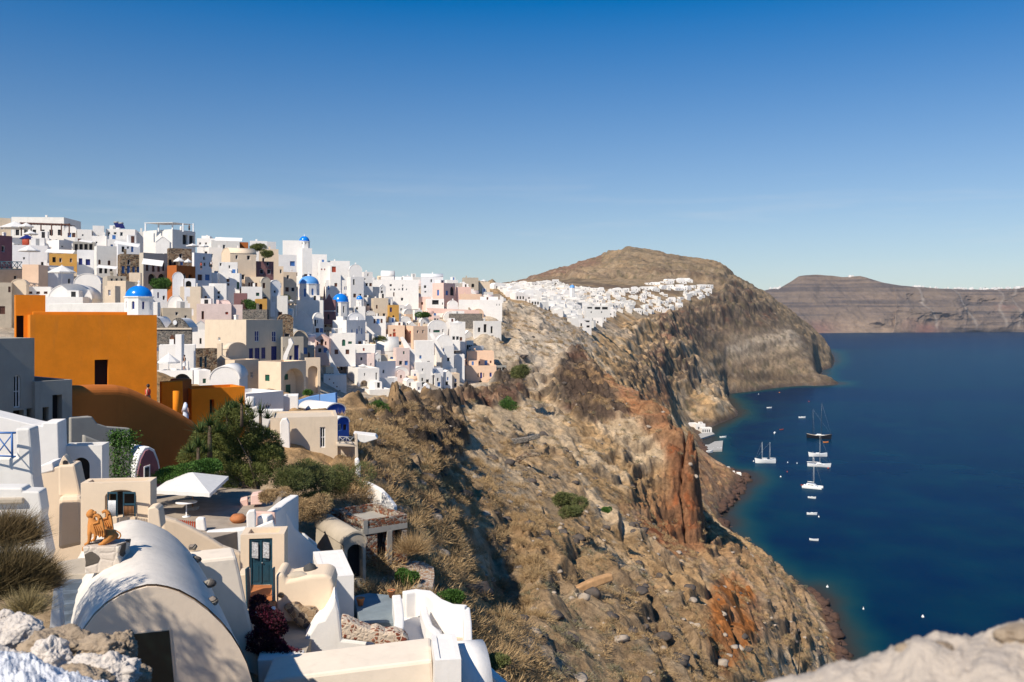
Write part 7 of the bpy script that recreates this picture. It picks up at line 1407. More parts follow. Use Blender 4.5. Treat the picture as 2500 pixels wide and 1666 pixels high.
# ---- rocks
rockm = plaster('lava_rock', (.10, .085, .075), .35, 1.0, 1.5, .95, .6, (.22, .10, .06)); palerock = plaster('pale_rock', (.40, .33, .26), .25, 1.0, 1.2, .95, .4)
def ico(sub=2):
    bm = bmesh.new(); bmesh.ops.create_icosphere(bm, subdivisions=sub, radius=1); v = np.array([q.co for q in bm.verts]); f = np.array([[q.index for q in p_.verts] for p_ in bm.faces]); bm.free(); return v, f
I2 = ico(2); I3 = ico(4); I5 = ico(6)
def rockmesh(c, r, sq, seed, base=I2, amp=.35, fr=1.6):
    v, f = base; n = fbm(v[:, 0]*fr+seed, v[:, 1]*fr, v[:, 2]*fr+.5, oct=4, seed=int(seed) % 97)*amp*1.6; return v*(1+n[:, None])*np.array(sq)*r+np.array(c), f
def scree(name, label, n, mat, pick, rmin, rmax, y0, y1, u0=850, u1=2100, zmin=-.5):
    V_, F_ = [], []; o = 0; got = 0; t_ = 0
    while got < n and t_ < 80:
        t_ += 1; u = rs.uniform(u0, u1, 3000); Y = np.exp(rs.uniform(math.log(y0), math.log(y1), 3000)); jj = np.clip(np.interp(np.log(Y), lyy, np.arange(ny)), 0, ny-1).astype(int); i2 = ((u+300)/2.5).astype(int); z = Z[jj, i2]; vq = V0-(z-H)*F/Y; X = (u-U0)*Y/F
        for a, y, zz in zip(*(q[(z > zmin) & pick(u, vq, Y, X, z)] for q in (X, Y, z))):
            if got >= n: break
            r = rmin+(rmax-rmin)*rs.rand()**3; v_, f_ = rockmesh((a, y, zz+.0*r), r*min(1+y/800, 1.7), (1, .7+.6*rs.rand(), .4+.4*rs.rand()), rs.rand()*900, I2, .6, 1.1); V_.append(v_); F_.append(f_+o); o += len(v_); got += 1
    return tag(mesh_np(name, np.concatenate(V_), np.concatenate(F_), mat), label, 'rocks', None, 'stuff')
scree('loose_rocks', 'dark lava boulders scattered over the brown slope', 420, rockm, lambda u, v, Y, X, z: (z > 5) & ~inpoly(u, v, TOWN), .2, 1.15, 70, 480); scree('loose_rocks', 'pale broken stones scattered over the brown slope', 700, palerock, lambda u, v, Y, X, z: (z > 5) & ~inpoly(u, v, TOWN), .12, .7, 60, 480)
scree('shore_rocks', 'rust-dark boulders along the foot of the cliff', 900, plaster('shore_rock', (.10, .058, .042), .3, 1.0, 1, .95, .5, (.05, .04, .035)), lambda u, v, Y, X, z: (z < 2.2), .3, 2.4, 260, 780, 1650, 2300, -2.5)
# the lava boulders on the lookout wall, bottom left
lava = plaster('pitted_lava', (.36, .28, .20), .3, 1.0, 6, .95, .6, (.14, .10, .07)); pumice = plaster('pumice_mortar', (.62, .56, .50), .2, 1.0, 6, .95, .4, (.35, .28, .22))
for u, v, Y, r, sq, mt, lab in ((40, 1562, 7.2, .17, (1.1, .9, .9), pumice, 'pale pitted rock at the left edge of the lookout wall'), (105, 1585, 6.9, .13, (1, .9, .8), lava, 'brown rock second from the left on the lookout wall'), (160, 1575, 7.0, .14, (1.3, .9, .75), lava, 'long brown lava rock in the middle of the lookout wall'), (122, 1610, 6.5, .13, (1, .9, .9), pumice, 'whitish crumbling rock below the long brown one'),
                            (250, 1590, 6.7, .14, (1.25, .9, .7), lava, 'broad lava rock on the right part of the lookout wall'), (295, 1580, 6.8, .11, (.9, .9, 1.0), lava, 'knobbly dark rock at the right end of the lookout wall'), (225, 1632, 6.2, .12, (1.2, .9, .7), pumice, 'whitish rock under the broad lava rock'), (275, 1642, 6.1, .13, (1.2, .9, .8), pumice, 'pale flaky rock at the bottom edge of the lookout wall'), (325, 1650, 6.3, .09, (1, .9, .8), lava, 'small rust-tinted rock at the right foot of the lookout wall'), (8, 1518, 7.8, .10, (1, .9, .8), pumice, 'small pale rock highest on the left edge'), (195, 1662, 5.9, .13, (1.2, .9, .7), lava, 'brown lump beside the white ledge')):
    c = P(u, v, Y); v_, f_ = rockmesh((0, 0, 0), r*1.12, sq, u+v, I5, .34, 1.9); v_ = v_*(1+fbm(v_[:, 0]*38, v_[:, 1]*38, v_[:, 2]*38, oct=3, seed=9, ridged=True)[:, None]*.045); o_ = mesh_np('lava_rock', v_, f_, mt, True); o_.location = c; tag(o_, lab, 'rock', 'rocks on the lookout wall')
def ledge(name, label, us, vs_, Yr, y0, y1, drop, mat, seed, amp=.02, thick=.5, nu_=260, ny_=110):
    """wall top whose skyline runs through the photo points at distance Yr"""
    u = np.linspace(us[0], us[-1], nu_); y = np.linspace(y0, y1, ny_); UU, YY = np.meshgrid(u, y); vr = np.interp(UU, us, vs_); zr_ = H-(vr-V0)*Yr/F; XX = (UU-U0)*YY/F
    s = np.abs(YY-Yr); zz = zr_-drop*s**1.5-(YY > Yr)*s*.6; zz = zz+fbm(XX*9, YY*9, oct=5, seed=seed)*amp+fbm(XX*40, YY*40, oct=3, seed=seed+1, ridged=True)*amp*.25
    V1 = np.stack([XX, YY, zz], -1).reshape(-1, 3); a = (np.arange(ny_-1)[:, None]*nu_+np.arange(nu_-1)[None]).ravel(); F1 = np.stack([a, a+1, a+1+nu_, a+nu_], 1)
    # skirt down to close it as a wall
    rim_ = np.concatenate([np.arange(nu_), np.arange(1, ny_)*nu_+nu_-1, (ny_-1)*nu_+np.arange(nu_-2, -1, -1), np.arange(ny_-2, 0, -1)*nu_]); V2 = V1[rim_]-np.array([0, 0, thick]); n0 = len(V1); k = len(rim_); j = np.arange(k); F2 = np.stack([rim_[j], rim_[(j+1) % k], n0+(j+1) % k, n0+j], 1)
    return tag(mesh_np(name, np.concatenate([V1, V2]), np.concatenate([F1, F2]), mat, True), label, 'wall')
snow = plaster('thick_limewash', (.74, .76, .80), .08, 1.0, 7, .8, .2, (.6, .5, .42))
ledge('lookout_wall', 'thick whitewashed wall top at the bottom left corner', [-260, 0, 60, 120, 180, 240, 300, 340], [1560, 1588, 1600, 1622, 1640, 1664, 1700, 1740], 5.2, 3.6, 6.4, .10, snow, 3, .06, 1.4)
ledge('lookout_wall', 'rough rubble bed under the lava rocks of the lookout wall', [-260, 0, 100, 200, 300, 360, 400], [1555, 1575, 1610, 1630, 1660, 1700, 1760], 6.6, 5.6, 7.6, .25, pumice, 7, .05, 2.2)
def cobble(name):
    m, t, p = nodes(name); g = N(t, 'ShaderNodeNewGeometry'); vo = N(t, 'ShaderNodeTexVoronoi', Scale=3.2); nz_ = N(t, 'ShaderNodeTexNoise', Scale=5.0, Detail=6.0); L(t, g.outputs['Position'], nz_.inputs['Vector'])
    mx0 = N(t, 'ShaderNodeMix', data_type='RGBA'); mx0.inputs['Factor'].default_value = .25; L(t, g.outputs['Position'], mx0.inputs['A']); L(t, nz_.outputs['Color'], mx0.inputs['B']); L(t, mx0.outputs['Result'], vo.inputs['Vector'])
    sp = N(t, 'ShaderNodeSeparateColor'); L(t, vo.outputs['Color'], sp.inputs[0]); cr = N(t, 'ShaderNodeValToRGB'); cr.color_ramp.interpolation = 'CONSTANT'; e = cr.color_ramp.elements; e[0].color = (.42, .34, .265, 1); e[1].position = .55; e[1].color = (.42, .30, .21, 1); q = e.new(.72); q.color = (.36, .26, .18, 1); q = e.new(.9); q.color = (.40, .20, .11, 1); L(t, sp.outputs[0], cr.inputs[0])
    r = N(t, 'ShaderNodeMapRange'); r.inputs['From Min'].default_value = .25; r.inputs['From Max'].default_value = .32; L(t, vo.outputs['Distance'], r.inputs['Value']); mx = N(t, 'ShaderNodeMix', data_type='RGBA'); L(t, r.outputs[0], mx.inputs['Factor']); L(t, cr.outputs[0], mx.inputs['A']); mx.inputs['B'].default_value = (.44, .375, .31, 1); 
    v2 = N(t, 'ShaderNodeTexVoronoi', Scale=11.0); L(t, g.outputs['Position'], v2.inputs['Vector']); r2 = N(t, 'ShaderNodeMapRange'); r2.inputs['From Min'].default_value = .13; r2.inputs['From Max'].default_value = .2; r2.inputs['To Min'].default_value = .25; L(t, v2.outputs['Distance'], r2.inputs['Value']); mm = N(t, 'ShaderNodeMix', data_type='RGBA', blend_type='MULTIPLY'); mm.inputs['Factor'].default_value = .55; L(t, mx.outputs['Result'], mm.inputs['A']); L(t, r2.outputs[0], mm.inputs['B'])
    L(t, mm.outputs['Result'], p.inputs['Base Color']); p.inputs['Roughness'].default_value = .95; n2 = N(t, 'ShaderNodeTexNoise', Scale=30.0, Detail=6.0); L(t, g.outputs['Position'], n2.inputs['Vector']); b_ = N(t, 'ShaderNodeBump', Strength=.8, Distance=.02); L(t, n2.outputs[0], b_.inputs['Height']); L(t, b_.outputs[0], p.inputs['Normal']); return m
ledge('parapet', 'blurred pale mortared cobble parapet at the bottom right corner', [1500, 1640, 1800, 1880, 1960, 2030, 2080, 2130, 2200, 2230, 2270, 2330, 2370, 2400, 2450, 2485, 2500, 2560, 2700], [1800, 1760, 1710, 1675, 1648, 1618, 1612, 1596, 1580, 1556, 1552, 1562, 1558, 1540, 1524, 1514, 1519, 1500, 1480], 2.3, 1.2, 3.1, .35, cobble('cobble_mortar'), 13, .035, .8)
for u, v, r, mt in ((2245, 1578, .055, lava), (2290, 1563, .03, lava), (2380, 1618, .02, rockm), (2230, 1660, .04, lava), (2487, 1530, .045, lava)):
    v_, f_ = rockmesh((0, 0, -.02), r, (1.25, .9, .5), u, I3, .3, 1.5); o_ = mesh_np('cobble', v_, f_, mt, True); o_.location = P(u, v, 2.25); tag(o_, {2245: 'big brown cobble bedded in the parapet top', 2290: 'small brown cobble beside the big one on the parapet', 2380: 'little black pebble in the parapet mortar', 2230: 'brown cobble low on the parapet at the bottom edge', 2487: 'brown cobble at the far right peak of the parapet'}[u], 'cobble', 'cobbles of the right parapet')
# shaded steps and low wall bottom left
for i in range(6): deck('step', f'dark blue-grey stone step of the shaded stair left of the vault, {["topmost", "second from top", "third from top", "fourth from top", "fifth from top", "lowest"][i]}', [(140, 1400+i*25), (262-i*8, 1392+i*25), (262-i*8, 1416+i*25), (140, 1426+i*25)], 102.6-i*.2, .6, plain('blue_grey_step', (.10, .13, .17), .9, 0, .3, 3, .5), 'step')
blk('wall', 'narrow whitewashed stringer wall beside the shaded stair', [(132, 1418), (138, 1416), (146, 1470), (150, 1535), (140, 1560), (118, 1560)], 22, .4, 'A', 15, bevel=.05)
deck('landing', 'pale landing strip in front of the sphinx pedestal', [(140, 1372), (200, 1362), (300, 1366), (296, 1400), (140, 1402)], 102.75, .5, TUFF, 'landing')
# weathered poles on the slope
for u, v0, v1, Y, lab in ((1877, 1484, 1533, 225, 'leaning wooden pole right of the orange rock'), (1951, 1563, 1640, 195, 'tallest wooden pole near the bottom of the slope'), (2022, 1580, 1632, 200, 'wooden pole nearest the shore at the bottom')):
    m = MB(); m.tube([P(u-2, v1+4, Y), P(u+3 if v0 < 1570 else u, v0, Y)], [.13, .08], 6); m.cbox(P(u, (v0*3+v1)/4, Y), .7, .1, .1); tag(m.build('pole', BARK), lab, 'pole', 'old poles on the slope')
# old terrace walls and a rock fin on the slope
for lab, pts, Y, mt in (('upper curved drystone terrace wall on the open slope', [(1225, 1082), (1255, 1072), (1285, 1068), (1318, 1060), (1320, 1070), (1285, 1080), (1250, 1088)], 205, 'g'), ('lower curved drystone terrace wall on the open slope', [(1254, 1138), (1262, 1118), (1285, 1108), (1318, 1106), (1318, 1114), (1285, 1118), (1268, 1130), (1262, 1145)], 190, 's'), ('jagged pale orange rock ledge low on the slope', [(1352, 1448), (1400, 1440), (1440, 1420), (1462, 1412), (1496, 1402), (1500, 1418), (1465, 1432), (1440, 1445), (1400, 1455), (1360, 1462)], 118, 'P')):
    blk('terrace_wall' if 'rock' not in lab else 'rock_ledge', lab, pts, Y, 1.2, mt if mt != 'P' else plaster('orange_ledge', (.44, .26, .13), .3, 1, 1.5), 8, bevel=.2)
# ================================================================ boats, harbour, statue, people, haze
HULLW = plain('white_gelcoat', (.80, .80, .78), .3, 0, .03, 1, 0); HULLK = plain('black_hull', (.012, .013, .018), .3); DECKW = plain('teak_deck', (.55, .45, .33), .7); RUB = plain('orange_rubber', (.75, .22, .03), .5)
def boat(label, u, v, length, heading, hull=HULLW, masts=(), cabin=True, beam=.26, free=.09, name='sailing_boat', group=None, deckm=None, cat='boat', sails=True):
    """hull lofted along its heading (degrees from +X), masts: (position along hull, height)"""
    Y = H*F/(v-V0); c = Vector(((u-U0)*Y/F, Y, 0)); t = empty(name, c, label, cat, group); a = R(heading); fx = Vector((math.cos(a), math.sin(a), 0)); fy = Vector((-math.sin(a), math.cos(a), 0)); hl = length; m = MB(); vs = []; n = 12; prof = 5
    for i in range(n+1):
        s = i/n; x = (s-.5)*hl; wd = hl*beam*.5*(math.sin(math.pi*min(.5, .14+s*.62)) if s < .58 else max(0., math.cos((s-.58)/.42*math.pi/2))**.7); wd = max(wd, .02); fb = hl*free*1.3*(1+.5*(2*s-1)**2+.25*s)
        for k in range(prof): q = k/(prof-1); vs.append(c+fx*(x+(.04*hl*(q) if i == n else 0))+fy*(wd*(.55+.45*q**.6))+Vector((0, 0, fb*q-.2)))
        for k in range(prof-1, -1, -1): q = k/(prof-1); vs.append(c+fx*(x+(.04*hl*(q) if i == n else 0))-fy*(wd*(.55+.45*q**.6))+Vector((0, 0, fb*q-.2)))
    w = 2*prof; fs = [(i*w+k, i*w+k+1, (i+1)*w+k+1, (i+1)*w+k) for i in range(n) for k in range(w-1) if k != prof-1]; m.add(vs, fs, 0, True); m.add(vs[:w], [tuple(range(w))]); m.build('hull', hull, t)
    m = MB(); m.add(vs, [(i*w+prof-1, i*w+prof, (i+1)*w+prof, (i+1)*w+prof-1) for i in range(n)]); m.build('deck', deckm or hull, t); fb = hl*free*1.25
    if cabin:
        m = MB(); o = c+fx*(-.12*hl)-fy*(hl*beam*.22)+Vector((0, 0, fb*.95)); m.box(o, fx*hl*.38, fy*hl*beam*.44, Vector((0, 0, hl*.045))); m.box(o+fx*hl*.05+fy*hl*beam*.06+Vector((0, 0, hl*.045)), fx*hl*.18, fy*hl*beam*.32, Vector((0, 0, hl*.03))); cb = m.build('cabin', HULLW, t, bevel=.04)
        m = MB(); m.box(o-fy*.01+fx*hl*.04+Vector((0, 0, hl*.014)), fx*hl*.3, fy*(hl*beam*.44+.02), Vector((0, 0, hl*.016))); m.build('window_band', GLASSD, cb)
    for s, hgt in masts:
        b = c+fx*(s*hl)+Vector((0, 0, fb)); m = MB(); m.tube([b, b+Vector((0, 0, hgt))], [.16, .08], 6); m.box(b+Vector((0, 0, hgt*.45))-fy*hl*.06, fy*hl*.12, fx*.06, Vector((0, 0, .06))); ms = m.build('mast', hull if hull is HULLK else HULLW, t)
        if sails: m = MB(); m.tube([b+Vector((0, 0, 1.4)), b-fx*hl*.27+Vector((0, 0, 1.5))], [.28, .2], 8); m.build('furled_sail', HULLW, ms)
        m = MB(); top = b+Vector((0, 0, hgt*.98))
        for e in (c+fx*hl*.52+Vector((0, 0, fb*1.4)), c+fy*hl*beam*.45+fx*s*hl*.8+Vector((0, 0, fb)), c-fy*hl*beam*.45+fx*s*hl*.8+Vector((0, 0, fb))): m.tube([top, e], .035, 4)
        m.build('rigging', GPAINT, ms)
    return t
boat('white two-masted schooner lying side-on, leftmost yacht in the bay', 1869, 1131, 15, 178, masts=((.17, 13.5), (-.22, 13.5)), free=.12)
boat('big black-hulled ketch with two tall dark masts, farthest yacht', 1999, 1071, 21, -28, HULLK, ((.12, 30), (-.24, 24)), deckm=DECKW, free=.10, sails=False)
boat('white motor cruiser with a dark hull line behind the white sloop', 1997, 1115, 14, 178, HULLW, (), free=.12, name='motor_boat', beam=.3)
boat('slim white sloop with a tall mast and a red buoy at its bow', 1999, 1140, 16, -18, HULLW, ((.05, 22), (-.25, 9)))
# catamaran
Yc = H*F/(1192-V0); cc = Vector(((1984-U0)*Yc/F, Yc, 0)); ct = empty('catamaran', cc, 'white catamaran with twin hulls, nearest of the yachts', 'boat'); a = R(-30); fx = Vector((math.cos(a), math.sin(a), 0)); fy = Vector((-math.sin(a), math.cos(a), 0))
for sgn in (-1, 1):
    m = MB(); vs = []; n = 10; o = cc+fy*sgn*2.6
    for i in range(n+1):
        s = i/n; x = (s-.5)*12; wd = .85*(1 if s < .55 else max(.04, max(0., math.cos((s-.55)/.45*math.pi/2))**.8)); 
        for q in ((wd*.6, -.2), (wd, 1.0), (wd*.9, 1.5), (-wd*.9, 1.5), (-wd, 1.0), (-wd*.6, -.2)): vs.append(o+fx*x+fy*q[0]+Vector((0, 0, q[1])))
    m.add(vs, [(i*6+k, i*6+k+1, (i+1)*6+k+1, (i+1)*6+k) for i in range(n) for k in range(5)], 0, True); m.add(vs[:6], [tuple(range(6))]); m.build('hull', HULLW, ct)
m = MB(); m.box(cc-fx*5-fy*2.6+Vector((0, 0, 1.1)), fx*8, fy*5.2, Vector((0, 0, .5))); m.build('bridge_deck', HULLW, ct, bevel=.1); m = MB(); m.prism([cc+fx*x-fy*1.9+Vector((0, 0, z)) for x, z in ((-3.8, 1.6), (2.4, 1.6), (1.2, 2.7), (-3.6, 2.9))], fy*3.8); cb = m.build('cabin', HULLW, ct, bevel=.15); m = MB(); m.box(cc-fx*2.6-fy*1.95+Vector((0, 0, 2.0)), fx*3.6, fy*3.9, Vector((0, 0, .4))); m.build('window_band', GLASSD, cb)
b = cc+fx*.8+Vector((0, 0, 2.6)); m = MB(); m.tube([b, b+Vector((0, 0, 17))], [.16, .08], 6); ms = m.build('mast', HULLW, ct); m = MB()
for e in (cc+fx*6+Vector((0, 0, 1.6)), cc+fy*2.8+Vector((0, 0, 1.5)), cc-fy*2.8+Vector((0, 0, 1.5))): m.tube([b+Vector((0, 0, 16.5)), e], .035, 4)
m.build('rigging', GPAINT, ms); m = MB(); m.tube([b+Vector((0, 0, 1.2)), b-fx*4+Vector((0, 0, 1.3))], [.25, .2], 8); m.build('furled_sail', HULLW, ms)
for lab, u, v, ln, hd, hm in (('small white motor boat just below the catamaran', 1982, 1217, 4.6, -30, HULLW), ('white motor boat second below the catamaran', 1982, 1257, 5.4, -12, HULLW), ('lone small white boat lowest in the line of moored boats', 1987, 1320, 4.2, -25, HULLW), ('orange inflatable dinghy tied to the black ketch', 2016, 1081, 4.4, -8, RUB), ('small white boat above the two-masted schooner', 1891, 1059, 5.5, 70, HULLW), ('faint small reddish boat trailing a wake', 1908, 1050, 4, 10, REDP), ('small fishing boat alongside the quay end', 1765, 1069, 6, 5, HULLW), ('white launch moored below the quay', 1728, 1106, 8, 12, HULLW), ('second launch moored beside the quay wall', 1752, 1098, 7, -5, HULLW), ('small white and red boat nearest the far beach', 1878, 997, 6, 0, HULLW), ('little white and red boat left of the ketch masts', 1958, 1021, 7, -10, HULLW), ('red dinghy at the stern of the catamaran', 1962, 1186, 3.5, -20, REDP)):
    boat(lab, u, v, ln, hd, hm, (), cabin=hm is HULLW and ln > 4.4, name='small_boat', group='small boats in the bay', free=.14, beam=.38)
for u, v, c_, s in ((1840, 1127, 'W', .5), (1923, 1130, 'W', .4), (1946, 1132, 'W', .4), (2022, 1144, 'R', .7), (1906, 1165, 'W', .55), (1996, 1194, 'O', .6), (1999, 1263, 'W', .4), (1903, 959, 'O', 1), (2020, 1434, 'W', .5), (2253, 1507, 'W', .5), (2108, 1488, 'W', .3), (1922, 1153, 'R', .4), (1852, 963, 'W', .6), (1975, 981, 'R', .9)):
    Y = H*F/(v-V0); m = MB(); m.lathe(((u-U0)*Y/F, Y, 0), [(0, -.2), (s, -.1), (s*1.05, .1), (s*.7, .5), (s*.2, .65), (s*.15, 1.0), (0, 1.0)], 12); nm = dict(W='white', R='red', O='orange')[c_]; near_ = {1840: 'left of the schooner', 1923: 'between schooner and sloop, left one', 1946: 'between schooner and sloop, right one', 2022: 'at the bow of the sloop', 1906: 'below the schooner', 1996: 'under the catamaran bow', 1999: 'beside the second moored motor boat', 1903: 'near the far beach', 2020: 'off the grey cliff corner', 2253: 'alone in the open water at right', 2108: 'small and alone off the lower shore', 1922: 'between schooner and catamaran', 1852: 'closest to the far beach', 1975: 'left of the black ketch masts'}[u]
    tag(m.build('buoy', dict(W=HULLW, R=REDP, O=RUB)[c_]), f'{nm} mooring buoy {near_}', 'buoy', 'mooring buoys')
# harbour
def quay(label, pts, top, mat, name='quay'):
    m = MB(); m.prism([hp(u, v, top) for u, v in pts], (0, 0, -4-top)); return tag(m.build(name, mat), label, 'quay')
QM = plaster('quay_concrete', (.42, .41, .39), .12, .5, .3)
quay('grey concrete quay jutting from the small harbour', [(1688, 1080), (1700, 1086), (1730, 1086), (1745, 1078), (1765, 1076), (1763, 1098), (1730, 1099), (1700, 1095), (1688, 1090)], 1.6, QM); quay('pale stone jetty in front of the harbour houses', [(1672, 1062), (1740, 1056), (1745, 1060), (1700, 1074), (1672, 1076)], 1.4, QM); quay('little white quay under the lone shore building', [(1770, 1152), (1795, 1160), (1812, 1164), (1800, 1172), (1775, 1166), (1764, 1156)], 1.8, QM)
def hb(label, u0, u1, vT, vB, phi=10, **k):
    Y = H*F/(vB+2-V0); return house(label, u0, u0+1, u1, vT, vB, Y, phi, 6, k.pop('mat', 'W'), 'flat', k.pop('F_', ()), reg=False, group='harbour buildings', base=3, near=False)
hb('white harbour house farthest left beside the orange cliff', 1662, 1684, 1050, 1062, F_=[(1668, 1054, 1671, 1060, 'd', 'k')]); hb('long white harbour house in the middle of the row', 1675, 1703, 1034, 1054, F_=[(1682, 1042, 1686, 1047), (1692, 1042, 1696, 1047)]); hb('tall white harbour house at the right of the row', 1698, 1722, 1036, 1056, 16, F_=[(1704, 1043, 1708, 1049)]); hb('white harbour house with a glazed blue-grey front', 1712, 1738, 1045, 1058, 8, F_=row(1715, 1734, 1049, 1056, 4, 3.4, 'w', 'l')); hb('small ruined stone hut above the harbour houses', 1660, 1678, 1018, 1026, mat='T'); hb('lone white shore building on the near cape', 1782, 1810, 1156, 1167, -10, F_=[(1790, 1159, 1793, 1165, 'd', 'b'), (1798, 1159, 1801, 1163, 'w', 'b')]); hb('white stepped shed above the lone shore building', 1770, 1783, 1143, 1156, -10)
# ---- sphinx on its pedestal
CLAY = plaster('ochre_clay', (.56, .23, .06), .12, .5, 5, .8, .35, (.36, .12, .03))
Ys = 24.6; S = 24.6/F; base_ = P(248, 1338, Ys); sx = empty('sphinx_statue', base_, 'orange clay winged sphinx statue seated on a stone pedestal beside the vault', 'statue')
def sk(u, v, dy=0): return Vector(((u-U0)*Ys/F, Ys+dy, H-(v-V0)*Ys/F))
def skinned(name, chains, mat, parent, sub=2, root=None):
    """one continuous surface grown over joints; chains of (point, radius)"""
    bm = bmesh.new(); lay = bm.verts.layers.skin.verify(); key = {}
    off = wl(parent) if parent else Vector((0, 0, 0))
    for chn in chains:
        pv = None
        for p, r in chn:
            k = tuple(round(q, 4) for q in p)
            if k not in key:
                v = bm.verts.new(Vector(p)-off); v[lay].radius = (r, r) if not hasattr(r, '__len__') else r; key[k] = v
            v = key[k]
            if pv is not None and pv is not v and not bm.edges.get((pv, v)): bm.edges.new((pv, v))
            pv = v
    bm.verts.ensure_lookup_table(); bm.verts[0][lay].use_root = True
    me = bpy.data.meshes.new(name); bm.to_mesh(me); bm.free(); me.materials.append(mat); o = bpy.data.objects.new(name, me); C.objects.link(o)
    if parent: o.parent = parent
    s1 = o.modifiers.new('skin', 'SKIN'); s1.use_smooth_shade = True; s2 = o.modifiers.new('sub', 'SUBSURF'); s2.levels = sub; s2.render_levels = sub; return o
k_ = Ys/F
hip = sk(266, 1308, .1); mid = sk(246, 1294, .1); chest = sk(222, 1284, .1); shd = sk(219, 1272, .1); neck = sk(218, 1267, .1)
ch_ = [[(hip, 11*k_), (mid, 11*k_), (chest, 12.5*k_), (shd, 9*k_), (neck, 6*k_), (sk(217, 1260, .1), 6*k_)]]
for dy in (-.08, .28):
    ch_.append([(chest, 12.5*k_), (sk(222, 1299, dy), 6*k_), (sk(222, 1312, dy), 4.6*k_), (sk(220, 1323, dy), 4*k_), (sk(215, 1327, dy-.02), 4*k_), (sk(210, 1328, dy-.04), 3*k_)])
    ch_.append([(hip, 11*k_), (sk(270, 1312, dy-.04), 12*k_), (sk(262, 1321, dy-.08), 6*k_), (sk(252, 1326, dy-.08), 4.2*k_), (sk(246, 1328, dy-.08), 3*k_)])
skinned('body', ch_, CLAY, sx)
hd = MB(); hc = sk(216, 1258, .1)
def hf(d):
    r = 1.0; r += .10*max(0, -d.x)**3*(1 if abs(d.z) < .5 else 0); r -= .07*math.exp(-((d.z-.18)/.12)**2)*max(0, -d.x); r += .18*math.exp(-((d.z+.02)/.16)**2-(d.y/.18)**2)*max(0, -d.x)**4; r += .05*math.exp(-((d.z+.38)/.1)**2-(d.y/.3)**2)*max(0, -d.x)**2; return r
hd.ball(hc, 9*k_, (.95, .85, 1.2), 32, 20, f=hf); ho = hd.build('head', CLAY, sx)
hr = MB(); hr.ball(hc+Vector((1.8*k_, 0, 1.5*k_)), 9.6*k_, (1.0, .95, 1.1), 24, 12, f=lambda d: 1+.04*math.sin(d.z*22)); hr.ball(sk(227, 1254.5, .1), 4.6*k_, (1, 1, 1), 12, 8); hr.tube([sk(222, 1262, .1), sk(225, 1275, .12)], [5.5*k_, 4*k_], 8); hr.build('hair', CLAY, ho)
wo = [(241, 1251), (247, 1250), (253.5, 1253.5), (258, 1260), (261, 1270), (263, 1282), (265.5, 1301), (260.6, 1308.5), (257, 1303), (253, 1308), (249, 1302), (245, 1304), (241, 1298), (236, 1299), (229.5, 1286), (231, 1277), (236, 1271), (244, 1272), (248.5, 1266), (248, 1260), (244, 1257), (239, 1260), (236.7, 1255)]
for dy in (-.26, .26):
    m = MB(); m.prism([sk(u, v, dy) for u, v in wo], (0, .07, 0))
    for q in range(4): m.tube([sk(238+q*5, 1276+q*1, dy-.01), sk(243+q*5.5, 1290, dy-.02), sk(245+q*5, 1300+q*1.2, dy-.01)], [1.6*k_, 2.2*k_, 1.2*k_], 6)
    m.tube([sk(238, 1274, dy), sk(252, 1270, dy), sk(255, 1260, dy), sk(249, 1253.5, dy), sk(241, 1254, dy)], [3*k_, 3.2*k_, 3*k_, 2.6*k_, 1.8*k_], 8)
    m.build('wing', CLAY, sx, bevel=.012)
skinned('tail', [[(sk(278, 1318, .15), 2.6*k_), (sk(286, 1318, .12), 2.0*k_), (sk(291, 1311, .1), 1.8*k_), (sk(289, 1304, .1), 1.7*k_), (sk(281, 1299, .1), 1.6*k_), (sk(274, 1296, .1), 1.6*k_)]], CLAY, sx)
m = MB(); a, b = sk(212, 1330, -.25), sk(286, 1330, -.25); m.box(Vector((a.x, Ys-.28, sk(0, 1340).z)), Vector((b.x-a.x, 0, 0)), Vector((0, .75, 0)), Vector((0, 0, 10*k_))); m.build('plinth', CLAY, sx, bevel=.01)
pd = stonework('pedestal_stone', [(.10, .085, .07), (.58, .50, .42), (.62, .55, .46)], (.60, .52, .44), 3.2, .05, .6, .03, 1); slab('pedestal', 'tapering pedestal of dark blocks and pale mortar under the sphinx', [(201, 1336), (291, 1336), (287, 1360), (294, 1378), (292, 1398), (206, 1402), (208, 1372)], 24.2, .95, pd, 4, 'pedestal', bevel=.03)
